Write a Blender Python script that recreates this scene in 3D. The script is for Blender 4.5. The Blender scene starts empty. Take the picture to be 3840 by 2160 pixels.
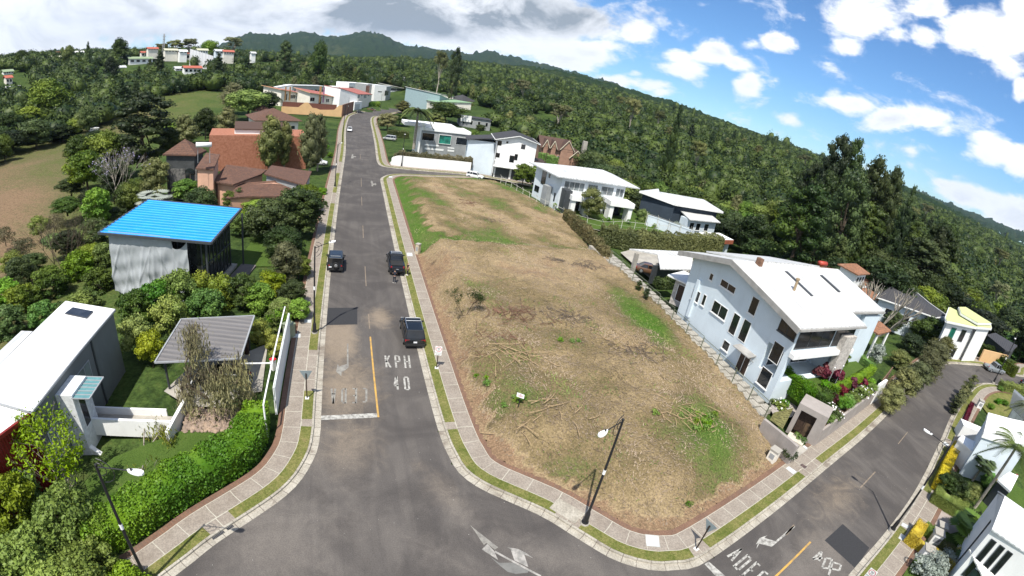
import bpy,math,random
import numpy as np
from mathutils import Vector,Matrix
random.seed(7);RNG=np.random.default_rng(11)
S=bpy.context.scene
PI=math.pi
CA,CB=1.03,-0.05
PITCH,ROLL,CH=math.radians(22.734),math.radians(-10.3475),25.0
def _ray(p):
 x=(p[0]-1920)/1920;y=-(p[1]-1080)/1920;r=max(math.hypot(x,y),1e-9)
 th=CA*r+CB*r**3;s=math.sin(th)/r
 return np.array([x*s,y*s,-math.cos(th)])
_u=np.array([-math.sin(ROLL)*math.cos(PITCH),math.cos(ROLL)*math.cos(PITCH),math.sin(PITCH)])
_f=np.array([0,0,-1.0]);_y=_f-_u*(_f@_u);_y/=np.linalg.norm(_y);_x=np.cross(_y,_u)
RW=np.array([_x,_y,_u])
def ray(p):return RW@_ray(p)
def G(p,z=0.0):
 d=ray(p);t=(z-CH)/d[2];return np.array([d[0]*t,d[1]*t])
def HG(base,top,z=0.0):
 g=G(base,z);d=ray(top);t=np.hypot(*g)/np.hypot(d[0],d[1]);return float(CH+t*d[2]-z)
def ONP(p,A,B):
 A=np.array(A,float);B=np.array(B,float);u=(B-A)/np.linalg.norm(B-A);n=np.array([-u[1],u[0]])
 d=ray(p);t=(A@n)/(d[:2]@n);P=d*t;return float((P[:2]-A)@u),float(CH+P[2])
def AE(p):
 d=ray(p);return math.atan2(d[0],d[1]),math.asin(d[2])
def c(i,j,x,y):return(960*i+x*.3727,540*j+y*.3727)
def q(x,y):return(x*1.4907,y*1.4907)
cam=bpy.data.cameras.new('camera');camo=bpy.data.objects.new('camera',cam);S.collection.objects.link(camo)
cam.type='PANO'
cam.panorama_type='FISHEYE_LENS_POLYNOMIAL'
cam.sensor_width=36;cam.sensor_fit='HORIZONTAL'
cam.fisheye_fov=PI
cam.fisheye_polynomial_k0=0;cam.fisheye_polynomial_k1=-CA/18;cam.fisheye_polynomial_k2=0
cam.fisheye_polynomial_k3=-CB/18**3;cam.fisheye_polynomial_k4=0
cam.clip_end=60000;cam.clip_start=0.1
M=Matrix.Identity(4)
for i in range(3):
 for j in range(3):M[i][j]=float(RW[i][j])
M[2][3]=CH
camo.matrix_world=M
S.camera=camo
S.view_settings.view_transform='Standard';S.view_settings.look='None'
S.view_settings.exposure=0.5;S.view_settings.gamma=1
S.cycles.max_bounces=6;S.cycles.diffuse_bounces=2;S.cycles.glossy_bounces=3;S.cycles.transmission_bounces=4
S.cycles.transparent_max_bounces=6;S.cycles.volume_bounces=0
class NT:
 def __init__(s,tree):
  s.t=tree;s.n=tree.nodes;s.l=tree.links
 def new(s,typ,**kw):
  n=s.n.new(typ)
  for k,v in kw.items():setattr(n,k,v)
  return n
 def put(s,sock,v):
  if isinstance(v,bpy.types.NodeSocket):s.l.new(v,sock)
  elif v is not None:
   try:sock.default_value=v
   except Exception:sock.default_value=(*v,1)
 def m(s,op,a,b=None,cc=None,clamp=False):
  n=s.new('ShaderNodeMath',operation=op,use_clamp=clamp);s.put(n.inputs[0],a)
  if b is not None:s.put(n.inputs[1],b)
  if cc is not None:s.put(n.inputs[2],cc)
  return n.outputs[0]
 def ramp(s,v,a,b,lo=0.0,hi=1.0,smooth=True):
  n=s.new('ShaderNodeMapRange',interpolation_type='SMOOTHSTEP' if smooth else'LINEAR');s.put(n.inputs[0],v)
  for i,x in enumerate((a,b,lo,hi)):n.inputs[i+1].default_value=x
  return n.outputs[0]
 def mix(s,f,a,b,mode='MIX'):
  n=s.new('ShaderNodeMix',data_type='RGBA',blend_type=mode)
  s.put(n.inputs[0],f);s.put(n.inputs[6],a);s.put(n.inputs[7],b);return n.outputs[2]
 def noise(s,vec,scale,detail=4,rough=.55,dist=0):
  n=s.new('ShaderNodeTexNoise');s.put(n.inputs['Vector'],vec);n.inputs['Scale'].default_value=scale
  n.inputs['Detail'].default_value=detail;n.inputs['Roughness'].default_value=rough;n.inputs['Distortion'].default_value=dist
  return n.outputs[0]
 def vmul(s,vec,v):
  n=s.new('ShaderNodeVectorMath',operation='MULTIPLY');s.put(n.inputs[0],vec);n.inputs[1].default_value=v;return n.outputs[0]
 def sep(s,vec):
  n=s.new('ShaderNodeSeparateXYZ');s.put(n.inputs[0],vec);return n.outputs
 def blobs(s,X,Y,lst):
  out=None
  for cx,cy,rx,ry,an,w in lst:
   dx=s.m('SUBTRACT',X,cx);dy=s.m('SUBTRACT',Y,cy);ca,sa=math.cos(an),math.sin(an)
   u=s.m('ADD',s.m('MULTIPLY',dx,ca/rx),s.m('MULTIPLY',dy,sa/rx))
   v=s.m('ADD',s.m('MULTIPLY',dx,-sa/ry),s.m('MULTIPLY',dy,ca/ry))
   r=s.m('ADD',s.m('MULTIPLY',u,u),s.m('MULTIPLY',v,v))
   f=s.m('MULTIPLY',s.m('SUBTRACT',1.0,s.m('SQRT',r)),w)
   out=f if out is None else s.m('MAXIMUM',out,f)
  return out
SUN_EL,SUN_AZ=math.radians(61),math.radians(190)
W=bpy.data.worlds.new('World');S.world=W;W.use_nodes=True
w=NT(W.node_tree);w.n.clear()
sky=w.new('ShaderNodeTexSky',sky_type='NISHITA',sun_disc=False,sun_elevation=SUN_EL,sun_rotation=SUN_AZ)
sky.altitude=1500;sky.air_density=1.0;sky.dust_density=.15;sky.ozone_density=3.0
tc=w.new('ShaderNodeTexCoord');vec=tc.outputs['Generated'];X,Y,Z=w.sep(vec)
az=w.m('ARCTAN2',X,Y);el=w.m('ARCSINE',Z)
CL=[(250,20,560,105,.05,1.3),(60,90,260,90,.0,1.3),(600,60,300,70,.08,1.3),(900,10,420,90,.1,1.3),(1230,40,330,85,.15,1.3),(1420,60,190,60,.15,1.1),(1250,100,300,45,.2,1.1),(1480,130,120,48,.3,1.0),(1430,150,140,34,.3,.95),(1050,70,260,60,.1,1.2),(1600,78,58,30,.3,.95),(1705,140,40,24,.2,.9),(1790,132,62,38,.3,1),(1850,160,48,22,.5,.7),(1730,172,70,26,.3,.85),(1880,215,44,34,.3,.95),(1960,108,62,28,.25,.9),(1890,110,40,16,.2,.6),(1640,215,62,22,.3,.8),(1660,230,40,20,.2,.7),(1590,185,36,14,.2,.5),(2160,40,110,58,.5,1.1),(2250,90,60,30,.5,.6),(2135,118,50,28,.3,.6),(2350,15,70,34,.3,1),(2330,90,60,30,.3,.6),(2500,80,170,70,.5,1.1),(2560,30,60,50,.3,1.1),(2420,60,100,30,.5,.7),(2540,160,60,40,.5,.7),(2140,262,80,30,.25,1),(2100,255,60,30,.2,.6),(2240,300,72,34,.3,.95),(2330,300,62,30,.4,.9),(2380,330,40,20,.3,.5),(2500,380,75,44,.5,1.2),(2560,400,60,40,.5,1.1),(2430,390,60,20,.4,.6),(2568,225,26,34,.6,1),(1990,300,40,18,.3,.6),(2290,380,36,16,.3,.4),(2470,500,140,32,.62,1.15),(2560,540,110,40,.5,1.3),(2380,465,50,14,.6,.8),(1575,205,110,20,.45,.7),(1770,12,26,12,.2,.45),(1520,30,60,30,.3,.5)]
lst=[]
for x,y,rx,ry,an,wt in CL:
 a0,e0=AE(q(x,y));a1,e1=AE(q(x+10,y));sc=math.hypot((a1-a0)*math.cos(e0),e1-e0)/10
 tilt=math.atan2(e1-e0,a1-a0)
 lst.append((a0,e0,rx*sc*1.15,ry*sc*1.2,tilt-an*.3,wt))
bl=w.blobs(az,el,lst)
cv=w.new('ShaderNodeCombineXYZ');w.put(cv.inputs[0],w.m('MULTIPLY',az,1.0));w.put(cv.inputs[1],w.m('MULTIPLY',el,1.9));cvo=cv.outputs[0]
n1=w.noise(cvo,9,9,.62,.35);n2=w.noise(cvo,28,6,.6,.2)
back=w.ramp(w.m('ABSOLUTE',az),1.15,1.7,0,.32)
dens=w.m('ADD',w.m('MAXIMUM',bl,back),w.m('ADD',w.m('MULTIPLY',w.m('SUBTRACT',n1,.5),1.9),w.m('MULTIPLY',w.m('SUBTRACT',n2,.5),.55)))
cover=w.ramp(dens,.02,.52)
thick=w.ramp(dens,.35,1.15)
n3=w.noise(cvo,5.5,7,.6,.5)
dark=w.m('MULTIPLY',thick,w.ramp(n3,.42,.68))
core=w.blobs(az,el,[(math.radians(-20),math.radians(6.5),.33,.07,.1,1.6),(math.radians(-8),math.radians(7.5),.3,.06,.15,1.6),(math.radians(2),math.radians(9),.2,.05,.2,1.2),(math.radians(-42),math.radians(2.2),.22,.02,.05,.55)])
dark=w.m('MULTIPLY',w.m('ADD',w.m('MULTIPLY',dark,.55),w.m('MULTIPLY',w.m('MAXIMUM',core,0.0),w.ramp(n3,.3,.62))),1.0,clamp=True)
ccol=w.mix(dark,(11.8,12,12.4,1),(3.6,4.1,4.6,1))
mp=w.new('ShaderNodeMix',data_type='RGBA');w.put(mp.inputs[0],w.m('MULTIPLY',cover,.97));w.put(mp.inputs[6],w.mix(1.0,sky.outputs[0],(.80,1.2,1.5,1),'MULTIPLY'));w.put(mp.inputs[7],ccol)
bg=w.new('ShaderNodeBackground');w.put(bg.inputs[0],mp.outputs[2]);bg.inputs[1].default_value=.075
wo=w.new('ShaderNodeOutputWorld');w.l.new(bg.outputs[0],wo.inputs[0])
W.cycles.sampling_method='MANUAL';W.cycles.sample_map_resolution=1024
sl=bpy.data.lights.new('sun','SUN');sl.energy=4.9;sl.angle=math.radians(.53);sl.color=(1,.955,.88)
so=bpy.data.objects.new('sun',sl);S.collection.objects.link(so)
so.rotation_euler=Vector((math.sin(SUN_AZ)*math.cos(SUN_EL),math.cos(SUN_AZ)*math.cos(SUN_EL),math.sin(SUN_EL))).to_track_quat('Z','Y').to_euler()
COL=S.collection
def tag(o,label=None,cat=None,group=None,kind=None):
 if label:o['label']=label
 if cat:o['category']=cat
 if group:o['group']=group
 if kind:o['kind']=kind
 return o
def thing(name,label,cat,loc=(0,0,0),rz=0.0,group=None):
 o=bpy.data.objects.new(name,None);COL.objects.link(o);o.empty_display_size=.2
 o.location=loc if len(loc)==3 else(loc[0],loc[1],0);o.rotation_euler=(0,0,rz);return tag(o,label,cat,group)
def root_loc(o):
 while o.parent:o=o.parent
 return o.location,o.rotation_euler.z
class MB:
 def __init__(s):s.v=[];s.f=[];s.mi=[];s.uv={};s.cur=0
 def add(s,vs,fs,m=None):
  k=len(s.v);s.v+=[tuple(map(float,p))for p in vs]
  for f in fs:s.f.append(tuple(i+k for i in f));s.mi.append(s.cur if m is None else m)
  return s
 def quad(s,a,b,cc,d,m=None):return s.add([a,b,cc,d],[(0,1,2,3)],m)
 def poly(s,pts,m=None):return s.add(pts,[tuple(range(len(pts)))],m)
 def prism(s,xy,z0,z1,m=None):
  n=len(xy);a=[z0]*n if not hasattr(z0,'__len__')else z0;b=[z1]*n if not hasattr(z1,'__len__')else z1
  ar=sum(xy[i][0]*xy[(i+1)%n][1]-xy[(i+1)%n][0]*xy[i][1]for i in range(n))
  idx=list(range(n))if ar>0 else list(range(n))[::-1]
  vs=[(xy[i][0],xy[i][1],a[i])for i in idx]+[(xy[i][0],xy[i][1],b[i])for i in idx]
  fs=[tuple(range(n))[::-1],tuple(range(n,2*n))]+[(i,(i+1)%n,(i+1)%n+n,i+n)for i in range(n)]
  return s.add(vs,fs,m)
 def box(s,cx,cy,cz,sx,sy,sz,rz=0.0,m=None):
  ca,sa=math.cos(rz),math.sin(rz)
  xy=[(cx+ca*x-sa*y,cy+sa*x+ca*y)for x,y in((-sx/2,-sy/2),(sx/2,-sy/2),(sx/2,sy/2),(-sx/2,sy/2))]
  return s.prism(xy,cz,cz+sz,m)
 def tube(s,a,b,r0,r1=None,n=8,m=None,cap=True):
  a=Vector(a);b=Vector(b);d=(b-a).normalized();r1=r0 if r1 is None else r1
  e=d.orthogonal().normalized();g=d.cross(e);vs=[]
  for p,r in((a,r0),(b,r1)):
   for i in range(n):
    t=2*PI*i/n;vs.append(p+e*(r*math.cos(t))+g*(r*math.sin(t)))
  fs=[(i,(i+1)%n,(i+1)%n+n,i+n)for i in range(n)]
  if cap:fs+=[tuple(range(n))[::-1],tuple(range(n,2*n))]
  return s.add(vs,fs,m)
 def path(s,pts,r,n=6,m=None):
  for i in range(len(pts)-1):
   ra=r[i]if hasattr(r,'__len__')else r;rb=r[i+1]if hasattr(r,'__len__')else r
   s.tube(pts[i],pts[i+1],ra,rb,n,m)
  return s
 def ball(s,c0,r,nu=10,nv=7,m=None,jit=0,rr=None):
  rr=rr or random;rx,ry,rz=r if hasattr(r,'__len__')else(r,r,r);vs=[(c0[0],c0[1],c0[2]-rz)]
  for j in range(1,nv):
   ph=PI*j/nv-PI/2
   for i in range(nu):
    t=2*PI*i/nu;k=1+rr.uniform(-jit,jit)
    vs.append((c0[0]+rx*k*math.cos(ph)*math.cos(t),c0[1]+ry*k*math.cos(ph)*math.sin(t),c0[2]+rz*k*math.sin(ph)))
  vs.append((c0[0],c0[1],c0[2]+rz));fs=[]
  for i in range(nu):fs.append((0,1+(i+1)%nu,1+i))
  for j in range(nv-2):
   for i in range(nu):
    a=1+j*nu+i;b=1+j*nu+(i+1)%nu;fs.append((a,b,b+nu,a+nu))
  k=1+(nv-2)*nu
  for i in range(nu):fs.append((k+i,k+(i+1)%nu,k+nu))
  return s.add(vs,fs,m)
 def mesh(s,name,off=(0,0,0),rz=0.0):
  me=bpy.data.meshes.new(name);v=s.v
  ca,sa=math.cos(-rz),math.sin(-rz)
  if any(off)or rz:v=[(ca*(x-off[0])-sa*(y-off[1]),sa*(x-off[0])+ca*(y-off[1]),z-off[2])for x,y,z in v]
  me.from_pydata(v,[],s.f);return me
 def build(s,name,mats,parent=None,local=False,smooth=False):
  off,rz=(0,0,0),0.0
  if parent is not None and not local:off,rz=root_loc(parent)
  me=s.mesh(name,tuple(off),rz)
  for m_ in(mats if isinstance(mats,(list,tuple))else[mats]):me.materials.append(m_)
  me.polygons.foreach_set('material_index',s.mi)
  if smooth:me.polygons.foreach_set('use_smooth',[True]*len(me.polygons))
  o=bpy.data.objects.new(name,me);COL.objects.link(o);o.parent=parent
  return o
def npmesh(name,V,F,mats,mi=None,parent=None,smooth=False,k=4):
 me=bpy.data.meshes.new(name);V=np.ascontiguousarray(V,dtype=np.float32).reshape(-1,3);F=np.ascontiguousarray(F,dtype=np.int32).reshape(-1,k)
 me.vertices.add(len(V));me.vertices.foreach_set('co',V.ravel());me.loops.add(F.size);me.loops.foreach_set('vertex_index',F.ravel())
 me.polygons.add(len(F));me.polygons.foreach_set('loop_start',np.arange(0,F.size,k,dtype=np.int32));me.polygons.foreach_set('loop_total',np.full(len(F),k,np.int32))
 for m_ in mats:me.materials.append(m_)
 if mi is not None:me.polygons.foreach_set('material_index',mi)
 if smooth:me.polygons.foreach_set('use_smooth',np.ones(len(F),bool))
 me.update(calc_edges=True);me.validate()
 o=bpy.data.objects.new(name,me);COL.objects.link(o);o.parent=parent;return o
def copy_tree(o,parent=None):
 d=o.copy();COL.objects.link(d);d.parent=parent
 for ch in list(o.children):copy_tree(ch,d)
 return d
MATS={}
def mat(name,col,rough=.7,var=.12,scale=3.0,metal=0.0,bump=0.0,bscale=20.0,col2=None,spec=.4,det=5,stain=0.0):
 if name in MATS:return MATS[name]
 m_=bpy.data.materials.new(name);m_.use_nodes=True;t=NT(m_.node_tree);b=t.n['Principled BSDF']
 co=t.new('ShaderNodeTexCoord').outputs['Object']
 n=t.noise(co,scale,det,.6)
 c2=col2 or tuple(x*(1-var*2)for x in col)
 colr=t.mix(t.ramp(n,.32,.68),(*col,1),(*c2,1))
 if stain:
  colr=t.mix(t.m('MULTIPLY',t.ramp(t.noise(t.vmul(co,(1,1,.25)),.9,6,.7),.5,.75),stain),colr,(.16,.15,.13,1))
 t.put(b.inputs['Base Color'],colr);b.inputs['Roughness'].default_value=rough;b.inputs['Metallic'].default_value=metal
 b.inputs['Specular IOR Level'].default_value=spec
 if bump:
  bn=t.new('ShaderNodeBump');bn.inputs['Strength'].default_value=bump;bn.inputs['Distance'].default_value=.05
  t.put(bn.inputs['Height'],t.noise(co,bscale,4));t.l.new(bn.outputs[0],b.inputs['Normal'])
 MATS[name]=m_;return m_
def foliage(name,ca,cb,var=.75,trans=.12):
 if name in MATS:return MATS[name]
 m_=bpy.data.materials.new(name);m_.use_nodes=True;t=NT(m_.node_tree);b=t.n['Principled BSDF']
 geo=t.new('ShaderNodeNewGeometry');oi=t.new('ShaderNodeObjectInfo');co=t.new('ShaderNodeTexCoord').outputs['Object']
 pos=geo.outputs['Position']
 r=geo.outputs['Random Per Island']
 f=t.m('ADD',t.m('MULTIPLY',r,.4),t.m('MULTIPLY',t.ramp(t.noise(pos,.45,3),.3,.7),.4));f=t.m('ADD',f,t.ramp(t.noise(pos,.075,3,.65),.40,.60,-.34,.46))
 colr=t.mix(f,(*ca,1),(*cb,1))
 hs=t.new('ShaderNodeHueSaturation');t.put(hs.inputs['Hue'],t.ramp(oi.outputs['Random'],0,1,.478,.512,False))
 rr2=t.m('FRACT',t.m('MULTIPLY',oi.outputs['Random'],7.31))
 t.put(hs.inputs['Value'],t.ramp(rr2,0,1,1-var*.5,1+var*.7,False));t.put(hs.inputs['Saturation'],t.ramp(t.m('FRACT',t.m('MULTIPLY',oi.outputs['Random'],13.7)),0,1,.8,1.08,False));t.put(hs.inputs['Color'],colr)
 t.put(b.inputs['Base Color'],hs.outputs[0]);b.inputs['Roughness'].default_value=.55;b.inputs['Specular IOR Level'].default_value=.25
 if trans:
  tr=t.new('ShaderNodeBsdfTranslucent');t.put(tr.inputs[0],hs.outputs[0]);ms=t.new('ShaderNodeMixShader');ms.inputs[0].default_value=trans
  t.l.new(b.outputs[0],ms.inputs[1]);t.l.new(tr.outputs[0],ms.inputs[2]);t.l.new(ms.outputs[0],t.n['Material Output'].inputs[0])
 MATS[name]=m_;return m_
def cat(pts,n=6):
 P=[np.array(p,float)for p in pts];P=[2*P[0]-P[1]]+P+[2*P[-1]-P[-2]];o=[]
 for i in range(1,len(P)-2):
  for k in range(n):
   t=k/n;o.append(.5*((2*P[i])+(-P[i-1]+P[i+1])*t+(2*P[i-1]-5*P[i]+4*P[i+1]-P[i+2])*t*t+(-P[i-1]+3*P[i]-3*P[i+1]+P[i+2])*t**3))
 o.append(P[-2]);return np.array(o)
def offs(C,d):
 T=np.gradient(C,axis=0);T/=np.linalg.norm(T,axis=1)[:,None]+1e-9
 return C+np.stack([-T[:,1],T[:,0]],1)*d
UA=np.array([-.3587,.9335]);WA=np.array([.9335,.3587])
def TW(t,w_):return UA*t+WA*w_
LE=cat([G((1332.7,426.7)),G((1310.3,439.8)),G((1297.3,484.5))]+[TW(t,-1.7)for t in(150,100,60,40,30)]+[G(p)for p in((1198.5,1620),(1193,1665),(1176,1717),(1127.7,1799),(1060.6,1866),(960,1937),(808.8,2037),(678,2140))]+[np.array(p)for p in((-16.5,9.2),(-21.5,5.0),(-30,-1),(-45,-10))])
LEfar=cat([G(p)for p in((1560,396),(1493,402.5),(1444.5,408),(1381,417.4),(1332.7,426.7))])
RE=cat([G((1790,660.)),G((1640,657.)),G((1504,651.8)),G((1455.7,655.5)),G((1433.3,664.9)),G((1427,676)),TW(100,7.2),TW(75,7.2),TW(55,7.2),TW(42,7.2),TW(32,7.2)]+[G(p)for p in(c(1,3,1865,60),c(1,3,1925,200),c(1,3,2040,400),c(1,3,2250,560),c(1,3,2576,710),c(2,3,330,860),c(2,3,700,1090),c(2,3,1050,1290),c(2,3,1420,1388),c(2,3,1700,1375),c(2,3,1935,1310))]+[np.array(p)for p in((22.2,24.7),(31,31),(40.6,37.6),(52,45.8))]+[G(p)for p in((3400,1470.),(3491,1384),(3530,1369),(3569.5,1365),(3625,1368),(3692.5,1374),(3748,1388),(3840,1415))]+[np.array((112.,66.)),np.array((135.,60.))],5)
BE=cat([np.array(p)for p in((-5,-6),(10,6),(22,15.2),(28.1,19.55),(34.1,23.5),(41.8,28.9),(53,37.6))]+[G(p)for p in((3569.5,1557),(3622,1478),(3655,1446),(3700,1436),(3760,1446),(3840,1461))]+[np.array((110.,51.)),np.array((135.,46.))])
N2=cat([G((1560,406)),G((1490,418)),G((1422,434.2)),G((1402,436)),G((1390.5,443.5)),G((1390,462)),G((1396,492)),TW(170,7.6)]+[G(p)for p in((1411,588.5),(1416.6,610.8),(1433.3,623.9),(1481.8,631.3),(1593.6,642.5),(1779.9,659.3),(1960,692),(2000,700))])
C2=cat([G((1760,664.)),G((1840,683.)),G((1930,700.)),G((2000,716.))])
def terr_tab():
 A=[-110,-75,-60,-45,-35,-25,-15,-5,5,15,25,35,45,55,75,110]
 D=[0,60,90,130,180,250,350,500,700,1000,1600]
 T=[[0,-2,-4,-6,-6,-5,-4,0,5,10,10],[0,-2,-5,-6,-5,-3,2,12,18,20,12],[0,-2,-5,-5,-4,-3,5,18,24,24,14],[0,-1,-3,-4,-4,-2,5,19,26,26,18],[0,0,0,-1,-2,-1,5,19,28,27,18],[0,0,0,0,0,0,1,12,22,26,20],[0,0,0,0,0,0,1,13,26,44,44],[0,0,0,0,-1,-3,4,16,32,54,54],[0,0,0,0,-7,-5,6,17,30,48,48],[0,0,0,-3,-10,-4,7,16,26,38,38],[0,0,0,-5,-8,-1,6,13,20,28,28],[0,0,0,-3,-4,1,6,9,12,17,17],[0,0,0,-2,-6,-7,-3,2,5,7,7],[0,0,0,-2,-8,-12,-11,-7,-3,-1,0],[0,0,0,-4,-9,-14,-16,-14,-10,-8,-6],[0,0,0,-4,-9,-14,-16,-14,-10,-8,-6]]
 return np.array(A,float),np.array(D,float),np.array(T,float)
TA,TD,TT=terr_tab()
def terr(x,y):
 x=np.asarray(x,float);y=np.asarray(y,float);a=np.degrees(np.arctan2(x,y));d=np.hypot(x,y)
 a=np.clip(a,TA[0],TA[-1]-1e-6);d=np.clip(d,0,TD[-1]-1e-6)
 i=np.clip(np.searchsorted(TA,a,'right')-1,0,len(TA)-2);j=np.clip(np.searchsorted(TD,d,'right')-1,0,len(TD)-2)
 s=(a-TA[i])/(TA[i+1]-TA[i]);t=(d-TD[j])/(TD[j+1]-TD[j]);s=s*s*(3-2*s);t=t*t*(3-2*t)
 h=TT[i,j]*(1-s)*(1-t)+TT[i+1,j]*s*(1-t)+TT[i,j+1]*(1-s)*t+TT[i+1,j+1]*s*t
 k=np.clip((d-60)/200,0,1)
 return h+k*(1.2*np.sin(x*.031+1)*np.cos(y*.027)+.5*np.sin(x*.11)*np.sin(y*.09+2))-.12
def TZ(x,y):return float(terr(x,y))
def ground_mat(name,stops,attr=True,clump=0,nscale=.35,fine=3.0,bump=.6,shift=0.0,wamp=.9,fdist=.0):
 m_=bpy.data.materials.new(name);m_.use_nodes=True;t=NT(m_.node_tree);b=t.n['Principled BSDF']
 co=t.new('ShaderNodeTexCoord').outputs['Object']
 base=t.new('ShaderNodeAttribute',attribute_name='cover').outputs['Fac']if attr else .5
 n=t.m('ADD',t.m('MULTIPLY',t.m('SUBTRACT',t.noise(co,nscale,6,.65,.4),.5),wamp),t.m('MULTIPLY',t.m('SUBTRACT',t.noise(co,fine,5,.7,fdist),.5),wamp*.9))
 f=t.m('ADD',t.m('ADD',base,n),shift,clamp=True)
 cr=t.new('ShaderNodeValToRGB');t.put(cr.inputs[0],f);e=cr.color_ramp.elements
 e[0].position,e[0].color=stops[0][0],(*stops[0][1],1);e[1].position,e[1].color=stops[-1][0],(*stops[-1][1],1)
 for p_,c_ in stops[1:-1]:
  k=e.new(p_);k.color=(*c_,1)
 v=t.mix(.55,cr.outputs[0],t.mix(1.0,cr.outputs[0],t.ramp(t.noise(co,fine*3.3,4,.7),.3,.72,.35,1.55),'MULTIPLY'))
 if clump:v=t.mix(t.m('MULTIPLY',t.ramp(t.noise(co,.55,6,.8,1.2),.56,.66),clump),v,(.085,.065,.04,1));v=t.mix(t.m('MULTIPLY',t.ramp(t.noise(t.vmul(co,(1,1.3,1)),1.3,6,.8,.8),.60,.66),.6*clump),v,(.075,.06,.04,1))
 t.put(b.inputs['Base Color'],v);b.inputs['Roughness'].default_value=.95;b.inputs['Specular IOR Level'].default_value=.1
 bn=t.new('ShaderNodeBump');bn.inputs['Strength'].default_value=bump;bn.inputs['Distance'].default_value=.25
 t.put(bn.inputs['Height'],t.noise(co,fine*1.7,5,.7));t.l.new(bn.outputs[0],b.inputs['Normal']);return m_
def cover_attr(me,val):
 at=me.attributes.new('cover','FLOAT','POINT');at.data.foreach_set('value',np.asarray(val,np.float32).ravel())
GM=ground_mat('meadow',[(0,(.018,.034,.010)),(.22,(.050,.082,.020)),(.45,(.085,.102,.030)),(.7,(.125,.108,.052)),(1,(.185,.125,.075))],nscale=.06,fine=.9)
na,nd=420,230
azs=np.radians(np.linspace(-180,180,na+1)[:-1]);ds=np.concatenate([[0.5],np.geomspace(6,1600,nd-1)])
AA,DD=np.meshgrid(azs,ds,indexing='ij');GX,GY=DD*np.sin(AA),DD*np.cos(AA);GZ=terr(GX,GY)
def seg_dist(X,Y,P):
 best=np.full(X.shape,1e9);sg=np.zeros(X.shape)
 for i in range(len(P)-1):
  a,b_=P[i],P[i+1];u=b_-a;L2=u@u+1e-12;t=np.clip(((X-a[0])*u[0]+(Y-a[1])*u[1])/L2,0,1)
  dx,dy=X-a[0]-t*u[0],Y-a[1]-t*u[1];d=np.hypot(dx,dy);s_=np.sign(u[0]*dy-u[1]*dx);k=d<best-1e-9
  best=np.where(k,d,best);sg=np.where(k,s_,sg)
 return best*sg
for P in(LE,RE,BE,N2):
 d_=np.abs(seg_dist(GX,GY,P[::3]));GZ=np.minimum(GZ,np.where(d_<11,-.12,GZ));
GZ=np.where(DD<26,-.12,GZ)
dry=np.full(GX.shape,.16);azd=np.degrees(AA)
def blobm(az0,d0,ra,rd):return np.exp(-(((azd-az0)/ra)**2+((DD-d0)/rd)**2))
dry=dry+.62*blobm(-60,95,9,45)+.62*blobm(-61,150,10,50)+.35*blobm(-47,250,9,70)+.22*blobm(-36,330,12,60)+.15*blobm(-52,220,8,50)+.25*blobm(-45,75,5,15)
idx=np.arange(na*nd).reshape(na,nd);nx=np.roll(idx,-1,0)
F=np.stack([idx[:,:-1],nx[:,:-1],nx[:,1:],idx[:,1:]],-1).reshape(-1,4)[:,::-1]
g=npmesh('ground',np.stack([GX,GY,GZ],-1),F,[GM],smooth=True);cover_attr(g.data,dry);tag(g,kind='structure')
def fbm(x,y,o=5,s=0):
 r=np.zeros(np.shape(x));a=1.0;f=1.0
 rg=np.random.default_rng(5+s)
 for k in range(o):
  for m_ in range(4):
   th,ph=rg.uniform(0,6.28,2);r=r+a*.5*np.sin((x*np.cos(th)+y*np.sin(th))*f*(1+.3*m_)+ph)
  a*=.5;f*=2.05
 return r
HM=bpy.data.materials.new('forested_slope');HM.use_nodes=True;t=NT(HM.node_tree);b=t.n['Principled BSDF']
co=t.new('ShaderNodeTexCoord').outputs['Object']
f1=t.ramp(t.noise(co,.0035,7,.7),.52,.70);f2=t.ramp(t.noise(co,.03,5,.8),.35,.65)
col=t.mix(t.m('MULTIPLY',f1,.55),t.mix(f2,(.010,.022,.010,1),(.028,.048,.017,1)),t.mix(f2,(.045,.065,.022,1),(.11,.105,.05,1)))
t.put(b.inputs['Base Color'],col);b.inputs['Roughness'].default_value=1;b.inputs['Specular IOR Level'].default_value=0
bn=t.new('ShaderNodeBump');bn.inputs['Strength'].default_value=1;bn.inputs['Distance'].default_value=14;t.put(bn.inputs['Height'],t.noise(co,.022,5,.7));t.l.new(bn.outputs[0],b.inputs['Normal'])
def relief(name,prof,d0,dp,d1,rough,n1=700,n2=50,seed=0,foot=0):
 A=np.array([a for a,e in prof],float);E_=np.array([e for a,e in prof],float)
 az_=np.linspace(A[0],A[-1],n1);dd=np.linspace(0,1,n2)
 AZ_,D_=np.meshgrid(np.radians(az_),dd,indexing='ij');R=d0+(d1-d0)*D_
 top=CH+dp*np.tan(np.radians(np.interp(az_,A,E_)))[:,None]
 X,Y=R*np.sin(AZ_),R*np.cos(AZ_);k=(dp-d0)/(d1-d0)
 sh=np.where(D_<k,np.sin(np.clip(D_/k,0,1)*PI/2)**1.15,1-.6*((D_-k)/(1-k))**1.3)
 Z=foot+(top-foot)*sh+fbm(X/rough*6,Y/rough*6,6,seed)*rough*.024*np.clip(D_/k,.2,1)*np.clip((1-np.abs(D_-k)*1.2),.25,1)
 Z=Z+fbm(X/dp*260,Y/dp*260,3,seed+3)*dp*.0008
 Z=Z+np.random.default_rng(seed).normal(size=Z.shape)*dp*.0011*(1+.8*fbm(X/90,Y/90,2,5))
 i_=np.arange(n1*n2).reshape(n1,n2);F=np.stack([i_[:-1,:-1],i_[1:,:-1],i_[1:,1:],i_[:-1,1:]],-1).reshape(-1,4)[:,::-1]
 return tag(npmesh(name,np.stack([X,Y,Z],-1),F,[HM],smooth=True),kind='structure')
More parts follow.
